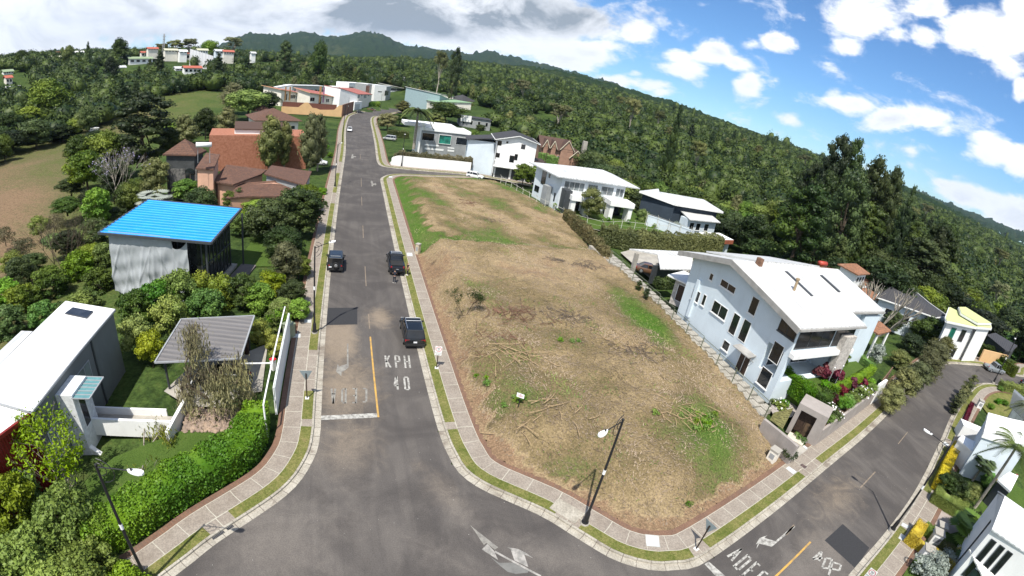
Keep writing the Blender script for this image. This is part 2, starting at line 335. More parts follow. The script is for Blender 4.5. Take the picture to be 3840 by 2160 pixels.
relief('hills',[(-75,-1),(-60,-1),(-48,-1),(-40,-.8),(-32,-.2),(-26,.6),(-15,1.3),(-5,2.2),(0.4,2.5),(7,2.2),(14,1.7),(18.6,1.2),(24,.7),(30.5,.35),(36,.2),(42.4,.1),(46,-.4),(49.4,-.8),(53.3,-1.2),(60,-1.5),(75,-1.5),(100,-1)],1150,2100,3000,170,seed=1,foot=-10)
relief('mountains',[(-60,-1),(-45,-.5),(-38,.4),(-35,1.6),(-33,2.5),(-30.1,2.5),(-27.2,3.0),(-25.5,2.7),(-23.8,2.9),(-20.7,3.6),(-19.1,3.5),(-16.4,2.7),(-12.9,2.6),(-9.4,2.7),(-6.9,3.3),(-4.5,3.0),(-1,2.9),(3,2.6),(7,2.3),(14,1.2),(30,.4),(46,0),(52,0.05),(58,.25),(75,.4),(90,.3)],3300,6000,9500,620,seed=2,foot=-10)
def strip(name,m_,C,d0,d1,z0,z1=None,side=1,thick=0,vis=None,parent=None):
 A_,B_=offs(C,side*d0),offs(C,side*d1);z1=z0 if z1 is None else z1
 L=np.concatenate([[0],np.cumsum(np.linalg.norm(np.diff(C,axis=0),axis=1))]);n=len(C)
 V=[];
 for i in range(n):V+=[(*A_[i],z0),(*B_[i],z1)]
 F=[(2*i,2*i+1,2*i+3,2*i+2)for i in range(n-1)]
 if thick:
  k=len(V)
  for i in range(n):V+=[(*A_[i],z0-thick),(*B_[i],z1-thick)]
  F+=[(2*i,2*i+2,2*i+2+k,2*i+k)for i in range(n-1)]+[(2*i+1,2*i+3,2*i+3+k,2*i+1+k)for i in range(n-1)]
  F+=[(0,1,1+k,k),(2*n-2,2*n-1,2*n-1+k,2*n-2+k)]
 me=bpy.data.meshes.new(name);me.from_pydata(V,[],F);me.materials.append(m_)
 uv=me.uv_layers.new(name='UVMap');lp=[0.0]*(len(me.loops)*2)
 for li,lo in enumerate(me.loops):
  vi=lo.vertex_index%(2*n);lp[2*li]=float(L[vi//2]);lp[2*li+1]=float(d0 if vi%2==0 else d1)
 uv.data.foreach_set('uv',lp)
 o=bpy.data.objects.new(name,me);COL.objects.link(o);o.parent=parent;return tag(o,kind='structure')
def paving(name,ca,cb,joint,jw,jl,mort=(.36,.34,.29),stain=.5,rough=.85,vlines=None):
 m_=bpy.data.materials.new(name);m_.use_nodes=True;t=NT(m_.node_tree);b=t.n['Principled BSDF']
 co=t.new('ShaderNodeTexCoord');ob=co.outputs['Object'];U=t.sep(co.outputs['UV'])
 base=t.mix(t.ramp(t.noise(ob,.8,6,.65),.3,.7),(*ca,1),(*cb,1))
 base=t.mix(.5,base,t.mix(1.0,base,t.ramp(t.noise(ob,9,5,.7),.3,.7,.5,1.4),'MULTIPLY'))
 if stain:base=t.mix(t.m('MULTIPLY',t.ramp(t.noise(ob,.35,4,.7,.5),.52,.7),stain),base,(.14,.11,.085,1))
 if jl:
  fr=t.m('FRACT',t.m('DIVIDE',t.m('ADD',U[0],t.m('MULTIPLY',t.noise(ob,.6,2),.15)),jl));e_=jw/jl
  j=t.m('GREATER_THAN',fr,1-e_)
  if vlines:
   for v in vlines:j=t.m('MAXIMUM',j,t.m('LESS_THAN',t.m('ABSOLUTE',t.m('SUBTRACT',U[1],v)),.035))
  base=t.mix(t.m('MULTIPLY',j,t.ramp(t.noise(ob,3,4),.3,.5,.4,1)),base,(*mort,1))
 t.put(b.inputs['Base Color'],base);b.inputs['Roughness'].default_value=rough;b.inputs['Specular IOR Level'].default_value=.2;return m_
AS=bpy.data.materials.new('asphalt');AS.use_nodes=True;t=NT(AS.node_tree);b=t.n['Principled BSDF']
co=t.new('ShaderNodeTexCoord').outputs['Object'];X_,Y_,_z=t.sep(co)
T_=t.m('ADD',t.m('MULTIPLY',X_,float(UA[0])),t.m('MULTIPLY',Y_,float(UA[1])));W_=t.m('ADD',t.m('MULTIPLY',X_,float(WA[0])),t.m('MULTIPLY',Y_,float(WA[1])))
cv=t.new('ShaderNodeCombineXYZ');t.put(cv.inputs[0],t.m('MULTIPLY',W_,1.0));t.put(cv.inputs[1],t.m('MULTIPLY',T_,.09))
streak=t.ramp(t.noise(cv.outputs[0],1.1,5,.6,.6),.35,.68)
pch=t.ramp(t.noise(co,.16,6,.62,1.2),.36,.66)
base=t.mix(pch,(.068,.061,.056,1),(.110,.099,.089,1));base=t.mix(t.m('MULTIPLY',streak,.45),base,(.056,.051,.049,1))
P_=lambda p:tuple(G(p))
bl_=[(*P_(c(1,2,830,520)),2.6,6.5,.37,1.3),(*P_(c(1,2,900,1000)),4.2,8,.37,.85),(*P_(c(1,2,1240,300)),2.2,3.5,.37,.9),(*P_(c(1,3,900,200)),3.5,6,.2,.8),(*P_(c(1,3,200,1100)),6,5,-.6,.9),(*P_(c(1,3,700,900)),5,4,.1,.55),(*P_(c(3,3,560,1240)),4.5,3.2,.6,1.1),(*P_(c(3,3,700,700)),8,3.2,.65,.62),(*P_(c(3,3,300,1400)),5,2.4,.6,.9),(*P_(c(2,3,300,1250)),6.5,2.2,-.25,.75),(*P_(c(1,3,1950,700)),6,1.6,-.8,.7),(*P_(c(1,3,1900,1250)),7,1.8,-.3,.5)]
ds_=t.ramp(t.m('ADD',t.blobs(X_,Y_,bl_),t.m('MULTIPLY',t.m('SUBTRACT',t.noise(t.vmul(co,(1,1,1)),.55,7,.7,1.5),.5),1.1)),.05,.85)
ds_=t.m('MULTIPLY',ds_,t.ramp(t.noise(co,2.2,6,.7,2),.2,.6,.55,1))
warm=t.mix(t.ramp(Y_,20,30),(.175,.155,.135,1),(.30,.235,.165,1))
base=t.mix(t.m('MULTIPLY',ds_,.6),base,warm)
base=t.mix(1.0,base,t.ramp(t.noise(co,14,3,.8),.25,.75,.72,1.25),'MULTIPLY')
base=t.mix(t.m('GREATER_THAN',t.noise(co,6.5,1),.79),base,(.34,.33,.30,1))
t.put(b.inputs['Base Color'],base);b.inputs['Roughness'].default_value=.86;b.inputs['Specular IOR Level'].default_value=.25
bn=t.new('ShaderNodeBump');bn.inputs['Strength'].default_value=.25;bn.inputs['Distance'].default_value=.02;t.put(bn.inputs['Height'],t.noise(co,60,2));t.l.new(bn.outputs[0],b.inputs['Normal'])
road=MB()
def poly_fill(mb,pts,z):
 from mathutils.geometry import tessellate_polygon
 tri=tessellate_polygon([[Vector((p[0],p[1],0))for p in pts]]);mb.add([(p[0],p[1],z)for p in pts],[t_ for t_ in tri])
rx,ry=np.meshgrid(np.arange(-150,140,.8),np.arange(-38,400,.8),indexing='ij')
ss=[seg_dist(rx,ry,P)for P in(LE[::2],LEfar[::2],RE[::2],BE[::2],N2[::2])]
onr=(ss[0]>-.9)&(ss[1]>-.9)&(ss[2]<.9)&(ss[3]>-.9)&(ss[4]<.9)&(np.min(np.abs(ss),axis=0)<13)&(rx>-44)|((ss[0]>-.9)&(ss[1]>-.9)&(ss[4]<.9)&(ry>150)&(np.min(np.abs(ss),axis=0)<14))
rt_,rw_=rx*UA[0]+ry*UA[1],rx*WA[0]+ry*WA[1];onr=onr|((rt_>25)&(rt_<166)&(rw_>-2.5)&(rw_<8.0))
ri=-np.ones(rx.shape,int);ri[onr]=np.arange(onr.sum())
q4=np.stack([ri[:-1,:-1],ri[1:,:-1],ri[1:,1:],ri[:-1,1:]],-1).reshape(-1,4);q4=q4[(q4>=0).all(1)]
ro=npmesh('road',np.stack([rx[onr],ry[onr],np.zeros(onr.sum())],-1),q4,[AS]);tag(ro,kind='structure')
def poly_fill(mb,pts,z):
 from mathutils.geometry import tessellate_polygon
 tri=tessellate_polygon([[Vector((p[0],p[1],0))for p in pts]]);mb.add([(p[0],p[1],z)for p in pts],[t_ for t_ in tri])
KM=paving('kerb_concrete',(.40,.37,.31),(.27,.245,.20),True,.05,1.0,(.14,.12,.10),.75)
SW=paving('sidewalk_concrete',(.235,.20,.165),(.275,.24,.20),True,.05,1.9,(.42,.40,.33),.3,vlines=(1.43,2.74))
BR=paving('brick_edging',(.20,.115,.075),(.145,.085,.06),True,.03,.24,(.12,.09,.07),.3)
VG=ground_mat('verge_grass',[(0,(.04,.065,.015)),(.42,(.115,.135,.032)),(.75,(.21,.195,.07)),(1,(.25,.19,.09))],attr=False,nscale=.7,fine=5,shift=.06,wamp=1.1)
def street_edge(C,side,kerb_skip=(),verge=True,walk=True,brick=True,gaps=()):
 strip('gutter',KM,C,-.05,.46,.006,.006,side)
 strip('kerb',KM,C,.46,.62,.14,.14,side,.2)
 if verge:
  L=np.concatenate([[0],np.cumsum(np.linalg.norm(np.diff(C,axis=0),axis=1))]);cuts=[]
  st=0.0
  for a_,b_ in list(gaps)+[(L[-1],L[-1])]:
   ii=np.where((L>=st)&(L<=a_))[0]
   if len(ii)>2:strip('verge',VG,C[ii],.62,1.42,.15,.15,side)
   st=b_
  for a_,b_ in gaps:
   ii=np.where((L>=a_-1.4)&(L<=b_+1.4))[0]
   if len(ii)>2:strip('driveway_apron',SW,C[ii],.62,1.42,.142,.142,side)
 if walk:strip('sidewalk',SW,C,1.42,2.75,.146,.146,side)
 if brick:strip('brick_edging',BR,C,2.75,3.2,.142,.142,side)
def dens(C,step=.9):
 L=np.concatenate([[0],np.cumsum(np.linalg.norm(np.diff(C,axis=0),axis=1))]);s_=np.arange(0,L[-1],step);return np.stack([np.interp(s_,L,C[:,0]),np.interp(s_,L,C[:,1])],1)
def arcpos(C,p):
 L=np.concatenate([[0],np.cumsum(np.linalg.norm(np.diff(C,axis=0),axis=1))]);return float(L[np.argmin(np.hypot(*(C-np.array(p)).T))])
LEd,REd,BEd,N2d=dens(LE),dens(RE),dens(BE),dens(N2)
gp=lambda C,a_,b_:tuple(sorted((arcpos(C,G(a_)),arcpos(C,G(b_)))))
street_edge(LEd,-1,gaps=sorted([gp(LEd,c(1,2,640,640),c(1,2,600,1030)),gp(LEd,c(1,1,850,180),c(1,1,830,300)),gp(LEd,c(0,3,2340,870),c(0,3,2070,1040)),gp(LEd,c(1,1,790,500),c(1,1,770,600)),gp(LEd,c(1,2,660,1320),c(1,2,655,1440))]))
street_edge(REd,1,gaps=sorted([gp(REd,c(1,2,1780,1340),c(1,3,1870,20)),gp(REd,c(2,3,380,870),c(2,3,600,1000)),gp(REd,c(2,3,1900,1320),c(2,3,2060,1220)),gp(REd,c(3,3,400,520),c(3,3,600,380))]))
street_edge(BEd[int(arcpos(BEd,(27,18))/.9):],-1,gaps=[gp(BEd[int(arcpos(BEd,(27,18))/.9):],c(3,3,1250,930),c(3,3,1500,560)),gp(BEd[int(arcpos(BEd,(27,18))/.9):],c(3,3,1700,120),(3524,1625))])
street_edge(N2d,1)
street_edge(dens(LEfar),-1)
WP=mat('road_paint_white',(.44,.43,.39),.7,.3,3.5,col2=(.17,.16,.145));FP=mat('road_paint_faded',(.26,.25,.22),.8,.3,2.0,col2=(.15,.14,.125));YP=mat('road_paint_yellow',(.52,.30,.06),.7,.25,1.5,col2=(.30,.20,.08))
PT=mat('asphalt_patch',(.032,.032,.034),.9,.12,8)
def paint(name,polys,m_,z=.005):
 mb=MB()
 for pl in polys:
  pts=[G(p)if len(p)==2 and abs(p[0])+abs(p[1])>400 else np.array(p)for p in pl]
  ar=sum(pts[i][0]*pts[(i+1)%len(pts)][1]-pts[(i+1)%len(pts)][0]*pts[i][1]for i in range(len(pts)))
  if ar<0:pts=pts[::-1]
  poly_fill(mb,pts,z)if len(pts)>4 else mb.poly([(p[0],p[1],z)for p in pts])
 o=mb.build(name,m_)
 if sum(p.normal.z for p in o.data.polygons)<0:o.data.flip_normals()
 return tag(o,kind='structure')
F12=lambda x,y:c(1,2,x,y)
def bar(a,b_,w_):
 a,b_=np.array(a),np.array(b_);u=(b_-a)/np.linalg.norm(b_-a);n=np.array([-u[1],u[0]])*w_/2;return[a+n,b_+n,b_-n,a-n]
paint('stop_line',[[F12(655,1285),F12(1215,1258),F12(1222,1302),F12(652,1328)]],WP)
paint('centre_line',[bar(G(F12(1150,490)),G(F12(1232,1300)),.15)],YP,.006)
paint('centre_dash',[bar(TW(t,2.75),TW(t+3.2,2.75),.12)for t in(44.5,)]+[bar(G(c(1,1,a,b_)),G(c(1,1,a2,b2)),.11)for a,b_,a2,b2 in((1075,820,1080,945),(1062,530,1066,620),(1058,345,1060,430),(1048,100,1050,150),(1097,1232,1108,1430))],mat('dash_paint',(.24,.19,.14),.8,.2,3))
GL={'K':['10001','10010','10100','11000','10100','10010','10001'],'P':['11110','10001','10001','11110','10000','10000','10000'],'H':['10001','10001','10001','11111','10001','10001','10001'],'4':['00010','00110','01010','10010','11111','00010','00010'],'0':['01110','10001','10001','10001','10001','10001','01110'],'C':['01110','10001','10000','10000','10000','10001','01110'],'E':['11111','10000','10000','11110','10000','10000','11111'],'D':['11110','10001','10001','10001','10001','10001','11110'],'A':['00100','01010','10001','10001','11111','10001','10001'],'1':['00100','01100','00100','00100','00100','00100','01110']}
def glyph(ch,tl,tr,bl_,seed=0):
 tl,tr,bl_=map(np.array,(tl,tr,bl_));ux,uy=(tr-tl),(bl_-tl);out=[]
 S_={'K':[((0,0),(0,1)),((1,0),(.05,.55)),((.25,.45),(1,1))],'P':[((0,0),(0,1)),((0,0),(.9,.04)),((.95,.05),(.95,.5)),((.9,.5),(0,.5))],'H':[((0,0),(0,1)),((1,0),(1,1)),((0,.5),(1,.5))],'4':[((.6,0),(0,.68)),((0,.7),(1,.7)),((.72,0),(.72,1))],'0':[((.1,.06),(.9,.06)),((.95,.08),(.95,.92)),((.9,.94),(.1,.94)),((.05,.92),(.05,.08))],'C':[((.9,.06),(.1,.06)),((.05,.08),(.05,.92)),((.1,.94),(.9,.94))],'E':[((0,0),(0,1)),((0,.04),(.95,.04)),((0,.5),(.75,.5)),((0,.96),(.95,.96))],'D':[((0,0),(0,1)),((0,.04),(.8,.04)),((.9,.08),(.9,.92)),((.8,.96),(0,.96))],'A':[((.5,0),(0,1)),((.5,0),(1,1)),((.2,.65),(.8,.65))]}[ch]
 for(x0,y0),(x1,y1)in S_:
  a=tl+ux*x0+uy*y0;b2=tl+ux*x1+uy*y1;out.append(bar(a,b2,.17))
 return out
LT=[]
for ch,x0,x1,y0,y1,sk in(('K',1300,1340,680,800,14),('P',1398,1440,680,800,14),('H',1492,1535,680,805,14),('4',1385,1425,888,1025,12),('0',1487,1530,890,1030,14)):
 LT+=glyph(ch,G(F12(x0,y0)),G(F12(x1,y0)),G(F12(x0+sk,y1)))
paint('speed_lettering',LT,WP)
LT=[]
for ch,x0,x1,y0,y1 in(('A',800,757,1165,1012),('D',905,862,1162,1010),('E',1010,967,1160,1008),('C',1115,1068,1155,1003)):
 LT+=glyph(ch,G(F12(x0-(3),y0)),G(F12(x1,y0)),G(F12(x0-2,y1)))
paint('give_way_lettering',LT,FP)
paint('turn_arrow',[[F12(915,560),F12(930,560),F12(932,800),F12(880,838),F12(862,845),F12(858,885),F12(806,842),F12(822,760),F12(835,790),F12(914,765)]],FP)
paint('turn_arrow',[[c(1,1,955,145),c(1,1,965,103),c(1,1,980,103),c(1,1,978,120),c(1,1,1008,124),c(1,1,1006,132),c(1,1,982,132),c(1,1,982,145)]],FP)
paint('turn_arrow',[[c(1,1,1148,388),c(1,1,1163,368),c(1,1,1180,385),c(1,1,1172,386),c(1,1,1178,398),c(1,1,1198,398),c(1,1,1200,388),c(1,1,1212,404),c(1,1,1203,420),c(1,1,1200,410),c(1,1,1178,412),c(1,1,1178,426),c(1,1,1164,426),c(1,1,1160,386)]],FP)
K=lambda x,y:(1700+x*.1941,1900+y*.1941)
GP_=mat('road_paint_grey',(.17,.168,.155),.8,.2,1.2,col2=(.12,.118,.11))
paint('arrow_marking',[[K(325,355),K(400,420),K(680,640),K(865,785),K(800,830),K(640,700),K(590,740),K(520,640),K(410,470)]],FP)
paint('arrow_marking',[[K(548,825),K(660,720),K(790,860),K(865,1030)],[K(1040,785),K(1240,815),K(1400,890),K(1540,995),K(1370,925),K(1450,1170),K(1180,1040),K(1105,820)],bar(G(K(800,865)),G(K(1690,1345)),.14)],mat('arrow_paint',(.36,.34,.31),.8,.3,2.5,col2=(.17,.165,.15)),.006)
paint('arrow_marking',[[K(720,975),K(880,1085),K(1150,1080),K(1450,1245),K(1440,1275),K(1200,1300),K(1050,1260),K(900,1140)]],GP_)
K2=lambda x,y:(2640+x*.1941,1900+y*.1941)
paint('stop_line',[[K2(10,1110),K2(90,1060),K2(480,1400),K2(300,1420)]],WP)
paint('turn_arrow',[[K2(1000,730),K2(1070,610),K2(1225,550),K2(1165,605),K2(1380,665),K2(1700,390),K2(1750,370),K2(1760,390),K2(1310,775),K2(1070,715),K2(1010,815),K2(1045,705)]],WP)
LT=[]
for ch,tl,tr,bl_ in(('A',(690,775),(770,850),(450,965)),('D',(850,930),(935,1010),(570,1160)),('E',(1025,1070),(1100,1140),(740,1330)),('C',(1170,1225),(1260,1300),(900,1480))):
 LT+=glyph(ch,G(K2(*tl)),G(K2(*tr)),G(K2(*bl_)))
paint('give_way_lettering',LT,WP)
paint('centre_line',[bar(G(K2(2060,680)),G(K2(1330,1400)),.15)],YP,.006)
K3=lambda x,y:c(3,3,x,y)
paint('centre_dash',[bar(G(K3(1080,400)),G(K3(930,560)),.12),bar(G(K3(1405,0)),G(K3(1310,120)),.1),bar(G(K3(265,935)),G(K3(180,1035)),.16)],MATS['dash_paint'])
LT=[]
for ch,tl,tr,bl_ in(('4',(470,1215),(570,1200),(440,1310)),('0',(580,1260),(650,1270),(540,1370)),('P',(650,1310),(740,1330),(610,1440))):
 LT+=glyph(ch,G(K3(*tl)),G(K3(*tr)),G(K3(*bl_)))
paint('speed_lettering',LT,WP)
paint('asphalt_patch',[[F12(706,200),F12(1020,198),F12(1020,366),F12(703,374)]],PT,.004)
paint('asphalt_patch',[[K3(752,925),K3(1020,1165),K3(878,1372),K3(570,1090)]],PT,.004)
lotC=offs(REd,3.2)
x0,x1,y0,y1=-45,34,18,128;st=.4
gx,gy=np.meshgrid(np.arange(x0,x1,st),np.arange(y0,y1,st),indexing='ij')
sd=seg_dist(gx,gy,REd[::2])-3.2
FL=[TW(*v)for v in((24,37.6),(30,37.7),(60,38.4),(72,39.2))]
def tw(x,y):return x*UA[0]+y*UA[1],x*WA[0]+y*WA[1]
tt,ww=tw(gx,gy)
flx=np.interp(tt,[20,24,60,72,84,90,104,116],[37.4,37.6,38.4,39.6,42.2,42.0,38.6,36.5])
def lot_h(t,w_,s):
 H=np.interp(t,[20,28,40,60,65.5,69,80,100,112,122],[2.1,2.5,2.5,2.5,2.45,1.35,1.5,1.7,1.5,.4])
 Wd=np.interp(t,[20,30,50,66,70,110],[4.2,3.6,3.2,3.0,4.2,4.5])
 k=np.clip(s/Wd,0,1);k=k*k*(3-2*k)*.75+k*.25
 right=np.clip((w_-30)/7,0,1);tgt=np.interp(t,[20,26,34,44,60],[.4,.9,1.5,2.1,2.4])
 H=H*(1-right)+np.minimum(H,tgt)*right
 return .13+H*k
hz=lot_h(tt,ww,sd);rn=fbm(gx*1.1,gy*1.1,4,9);hz=hz+np.clip(sd/2,0,1)*(rn*.075+.05*fbm(gx*2.6,gy*2.6,3,19)+.10*fbm(gx*.22,gy*.22,3,4))
inside=(sd>-.45)&(ww<flx+.3)&(tt>15)
cov=.60+.12*fbm(gx*.16,gy*.16,3,2)
def gb(px,r1,r2,wt,an=0,z=2.4):
 g_=G(px,z);dx,dy=gx-g_[0],gy-g_[1];u_,v_=dx*math.cos(an)+dy*math.sin(an),-dx*math.sin(an)+dy*math.cos(an);return wt*np.exp(-((u_/r1)**2+(v_/r2)**2))
cov=cov-gb(q(1320,1010),6.5,3,.42)-gb(q(1420,960),6,2.6,.3)-gb(q(1760,1060),4.5,4,.45)-gb(q(1500,1150),5,2.2,.3)-gb(q(1600,780),2.4,8,.45,.37)-gb(q(1640,820),2,4,.3)-gb(q(1420,860),4,2.5,.25)-gb(q(1250,900),2.5,4,.2)-gb(q(1820,1150),3,3,.2)
far=(tt>66)
cov=cov+np.where(far,-.04-.16*fbm(gx*.45,gy*.45,4,6)+0,.06*1)
cov=cov+.10*gb(q(1400,700),12,9,1)+.10*gb(q(1700,900),8,8,1)
green_bank=far&((sd<5.2)|((tt<72)&(sd<13)))
gb_=np.clip(np.maximum(3.4-sd,np.where(tt<74,12-sd-(tt-68)*1.6,-9))+.9*rn+.7*fbm(gx*.9,gy*.9,3,12),0,1.5)/1.5*(tt>65.8);cov=cov*(1-gb_)+.13*gb_;cov=np.where((~far)&(sd<3.0),cov+.06,cov)
earth=(~far)&(sd<.9+.35*rn)
cov=np.where(earth,.98,cov)
LM=ground_mat('cut_grass',[(0,(.065,.135,.018)),(.18,(.085,.135,.028)),(.34,(.13,.14,.05)),(.48,(.175,.135,.07)),(.62,(.235,.178,.095)),(.82,(.33,.25,.145)),(1,(.25,.165,.10))],nscale=.28,fine=2.2,bump=1.0,wamp=.7,fdist=1.5,clump=.75)
ids=-np.ones(gx.shape,int);keep=inside;ids[keep]=np.arange(keep.sum())
V=np.stack([gx[keep],gy[keep],hz[keep]],-1);q4=np.stack([ids[:-1,:-1],ids[1:,:-1],ids[1:,1:],ids[:-1,1:]],-1).reshape(-1,4);q4=q4[(q4>=0).all(1)]
lo=npmesh('vacant_lot',V,q4,[LM],smooth=True);cover_attr(lo.data,cov[keep]);tag(lo,kind='structure')
def LZ(x,y):
 i,j=int(round((x-x0)/st)),int(round((y-y0)/st))
 return float(hz[i,j])if 0<=i<gx.shape[0]and 0<=j<gx.shape[1]and inside[i,j]else TZ(x,y)
WH=mat('white_render',(.80,.80,.78),.75,.04,.6,stain=.10);WR=mat('white_roof_sheet',(.82,.82,.80),.45,.03,.8)
LB=mat('pale_blue_render',(.60,.67,.72),.8,.04,.5,stain=.1);OW=mat('offwhite_render',(.72,.68,.60),.8,.05,.5)
GR=mat('grey_render',(.30,.31,.31),.8,.08,.7,stain=.3);DG=mat('dark_grey_metal',(.05,.055,.06),.5,.1,2);MG=mat('taupe_render',(.33,.295,.27),.85,.08,.8,stain=.35)
SA=mat('salmon_render',(.62,.36,.25),.85,.08,.5,stain=.15);OC=mat('ochre_render',(.62,.40,.20),.85,.06,.4);DBL=mat('slate_blue_render',(.035,.05,.07),.8,.1,.7)
RB=mat('oxide_red_metal',(.22,.02,.015),.5,.1,1.5);FRM=mat('window_frame_grey',(.30,.31,.32),.5,.05,3);FW=mat('window_frame_white',(.78,.78,.76),.5,.03,3)
TRIM=mat('fascia_white',(.74,.74,.72),.6,.06,2,stain=.15);TG=mat('fascia_grey',(.36,.35,.33),.7,.12,1.2,stain=.4);BRN=mat('dark_timber',(.075,.045,.03),.7,.3,6);CN=mat('plain_concrete',(.37,.345,.30),.9,.12,.7,stain=.4)
def glass(name,col,rough=.08):
 m_=mat(name,col,rough,.3,.8);m_.node_tree.nodes['Principled BSDF'].inputs['Specular IOR Level'].default_value=.7;return m_
GL1=glass('dark_glass',(.018,.022,.026));GL2=glass('curtained_glass',(.20,.23,.24),.25);GL3=glass('green_glass',(.02,.22,.16),.15)
def ribbed(name,col,ang,sp,rough=.45,dirt=.35,c2=None,metal=0.0,depth=.5,wid=.12,tile=False):
 if name in MATS:return MATS[name]
 m_=bpy.data.materials.new(name);m_.use_nodes=True;t=NT(m_.node_tree);b=t.n['Principled BSDF']
 co=t.new('ShaderNodeTexCoord').outputs['Object'];X,Y,Z=t.sep(co);ca,sa=math.cos(ang),math.sin(ang)
 U=t.m('ADD',t.m('MULTIPLY',X,ca),t.m('MULTIPLY',Y,sa));V_=t.m('ADD',t.m('MULTIPLY',X,-sa),t.m('MULTIPLY',Y,ca))
 wv=t.m('SINE',t.m('MULTIPLY',U,2*PI/sp));h=wv
 cb_=t.new('ShaderNodeCombineXYZ');t.put(cb_.inputs[0],U);t.put(cb_.inputs[1],t.m('MULTIPLY',V_,.12));
 stn=t.ramp(t.noise(cb_.outputs[0],1.6,6,.7),.35,.75)
 base=t.mix(t.m('MULTIPLY',stn,dirt),(*col,1),(*(c2 or tuple(x*.45 for x in col)),1))
 if tile:
  wv2=t.m('FRACT',t.m('DIVIDE',V_,.42));h=t.m('ADD',wv,wv2)
  base=t.mix(t.ramp(t.noise(co,2.3,5,.8),.3,.7),base,(*(c2 or tuple(x*.5 for x in col)),1));base=t.mix(t.m('MULTIPLY',t.ramp(t.noise(co,1.1,5,.8),.62,.72),.6),base,(.36,.30,.22,1))
 base=t.mix(t.ramp(wv,.55,.95,0,.35),base,t.mix(1.0,base,(.55,.55,.55,1),'MULTIPLY'))
 t.put(b.inputs['Base Color'],base);b.inputs['Roughness'].default_value=rough;b.inputs['Metallic'].default_value=metal;b.inputs['Specular IOR Level'].default_value=.35
 bn=t.new('ShaderNodeBump');bn.inputs['Strength'].default_value=depth;bn.inputs['Distance'].default_value=.05;t.put(bn.inputs['Height'],h);t.l.new(bn.outputs[0],b.inputs['Normal'])
 MATS[name]=m_;return m_
ANGA=math.atan2(UA[1],UA[0])
RT=ribbed('clay_roof_tiles',(.17,.085,.055),ANGA,.34,.9,.5,(.075,.045,.035),tile=True)
RT2=ribbed('mossy_clay_tiles',(.36,.16,.085),ANGA,.30,.9,.5,(.16,.09,.055),tile=True)
RDK=ribbed('dark_shingle_roof',(.042,.042,.046),ANGA+.4,.5,.8,.4,(.08,.075,.07));RBR=ribbed('brown_shingle_roof',(.085,.05,.038),ANGA+.4,.5,.85,.4,(.05,.032,.026))
RWT=ribbed('weathered_white_roof',(.56,.56,.55),math.atan2(.376,.927),.8,.5,.75,(.36,.36,.34));RGY=ribbed('weathered_grey_roof',(.56,.57,.57),.3,.8,.6,.7,(.27,.28,.28))
RRD=ribbed('red_roof_sheet',(.34,.12,.095),ANGA,1.2,.7,.3,(.35,.10,.07));RGN=ribbed('green_roof_sheet',(.22,.34,.20),ANGA,1.2,.7,.3,(.16,.24,.15));RGC=ribbed('carport_roof_sheet',(.17,.16,.155),.25+PI/2,.62,.55,.5,(.09,.085,.08))
RLG=ribbed('lime_roof_sheet',(.50,.54,.24),.5,.8,.7,.3,(.42,.42,.22))
BK=mat('red_brickwork',(.36,.155,.095),.9,.25,2.2,bump=.4,bscale=9,col2=(.26,.10,.055));STN=mat('rubble_stone',(.17,.165,.15),.9,.4,2.5,bump=.8,bscale=3,col2=(.055,.055,.055))
class FR:
 def __init__(s,A,B):
  s.A=np.array(A,float);B=np.array(B,float);s.L=float(np.linalg.norm(B-s.A));s.u=(B-s.A)/s.L;s.v=np.array([-s.u[1],s.u[0]])
  if(s.A+s.u*s.L/2)@s.v<0:s.v=-s.v;s.fl=-1
  else:s.fl=1
  s.rz=math.atan2(s.u[1],s.u[0])
 def p(s,u,v,z=None):
  r=s.A+s.u*u+s.v*v;return(r[0],r[1])if z is None else(r[0],r[1],z)
 def rect(s,u0,u1,v0,v1):return[s.p(u0,v0),s.p(u1,v0),s.p(u1,v1),s.p(u0,v1)]
 def B(s):return s.p(s.L,0)
def slab(mb,pts,th,m=None):
 n=len(pts);ar=sum(pts[i][0]*pts[(i+1)%n][1]-pts[(i+1)%n][0]*pts[i][1]for i in range(n))
 if ar<0:pts=pts[::-1]
 vs=[(x,y,z-th)for x,y,z in pts]+list(pts)
 return mb.add(vs,[tuple(range(n))[::-1],tuple(range(n,2*n))]+[(i,(i+1)%n,(i+1)%n+n,i+n)for i in range(n)],m)
def window(par,f,s0,s1,z0,z1,v=0.0,fm=None,gm=None,nd=None,name='window',sill=True,deep=.05,sgn=-1):
 """window on the plane v of frame f, facing -v (sgn -1)"""
 fm=fm or FW;gm=gm or GL1;t_=.07;d0=v;d1=v+sgn*deep;w_=s1-s0;nd=nd if nd is not None else max(1,int(round(w_/1.3)))
 mb=MB();r=lambda a,b_,za,zb,q_=0:mb.prism(f.rect(a,b_,d0,d1+sgn*q_),za,zb)
 r(s0,s0+t_,z0,z1);r(s1-t_,s1,z0,z1);r(s0+t_,s1-t_,z1-t_,z1);r(s0+t_,s1-t_,z0,z0+t_)
 for k in range(1,nd):
  a=s0+w_*k/nd;r(a-.03,a+.03,z0+t_,z1-t_,-.01*sgn*sgn if 0 else 0)
 if sill and(z1-z0)<2.1:r(s0-.06,s1+.06,z0-.10,z0-.003,.07)
 fo=mb.build(name,fm,par);pm=MB();pm.prism(f.rect(s0+t_,s1-t_,v+sgn*.001,v+sgn*.022),z0+t_,z1-t_);pm.build('pane',gm,fo);return fo
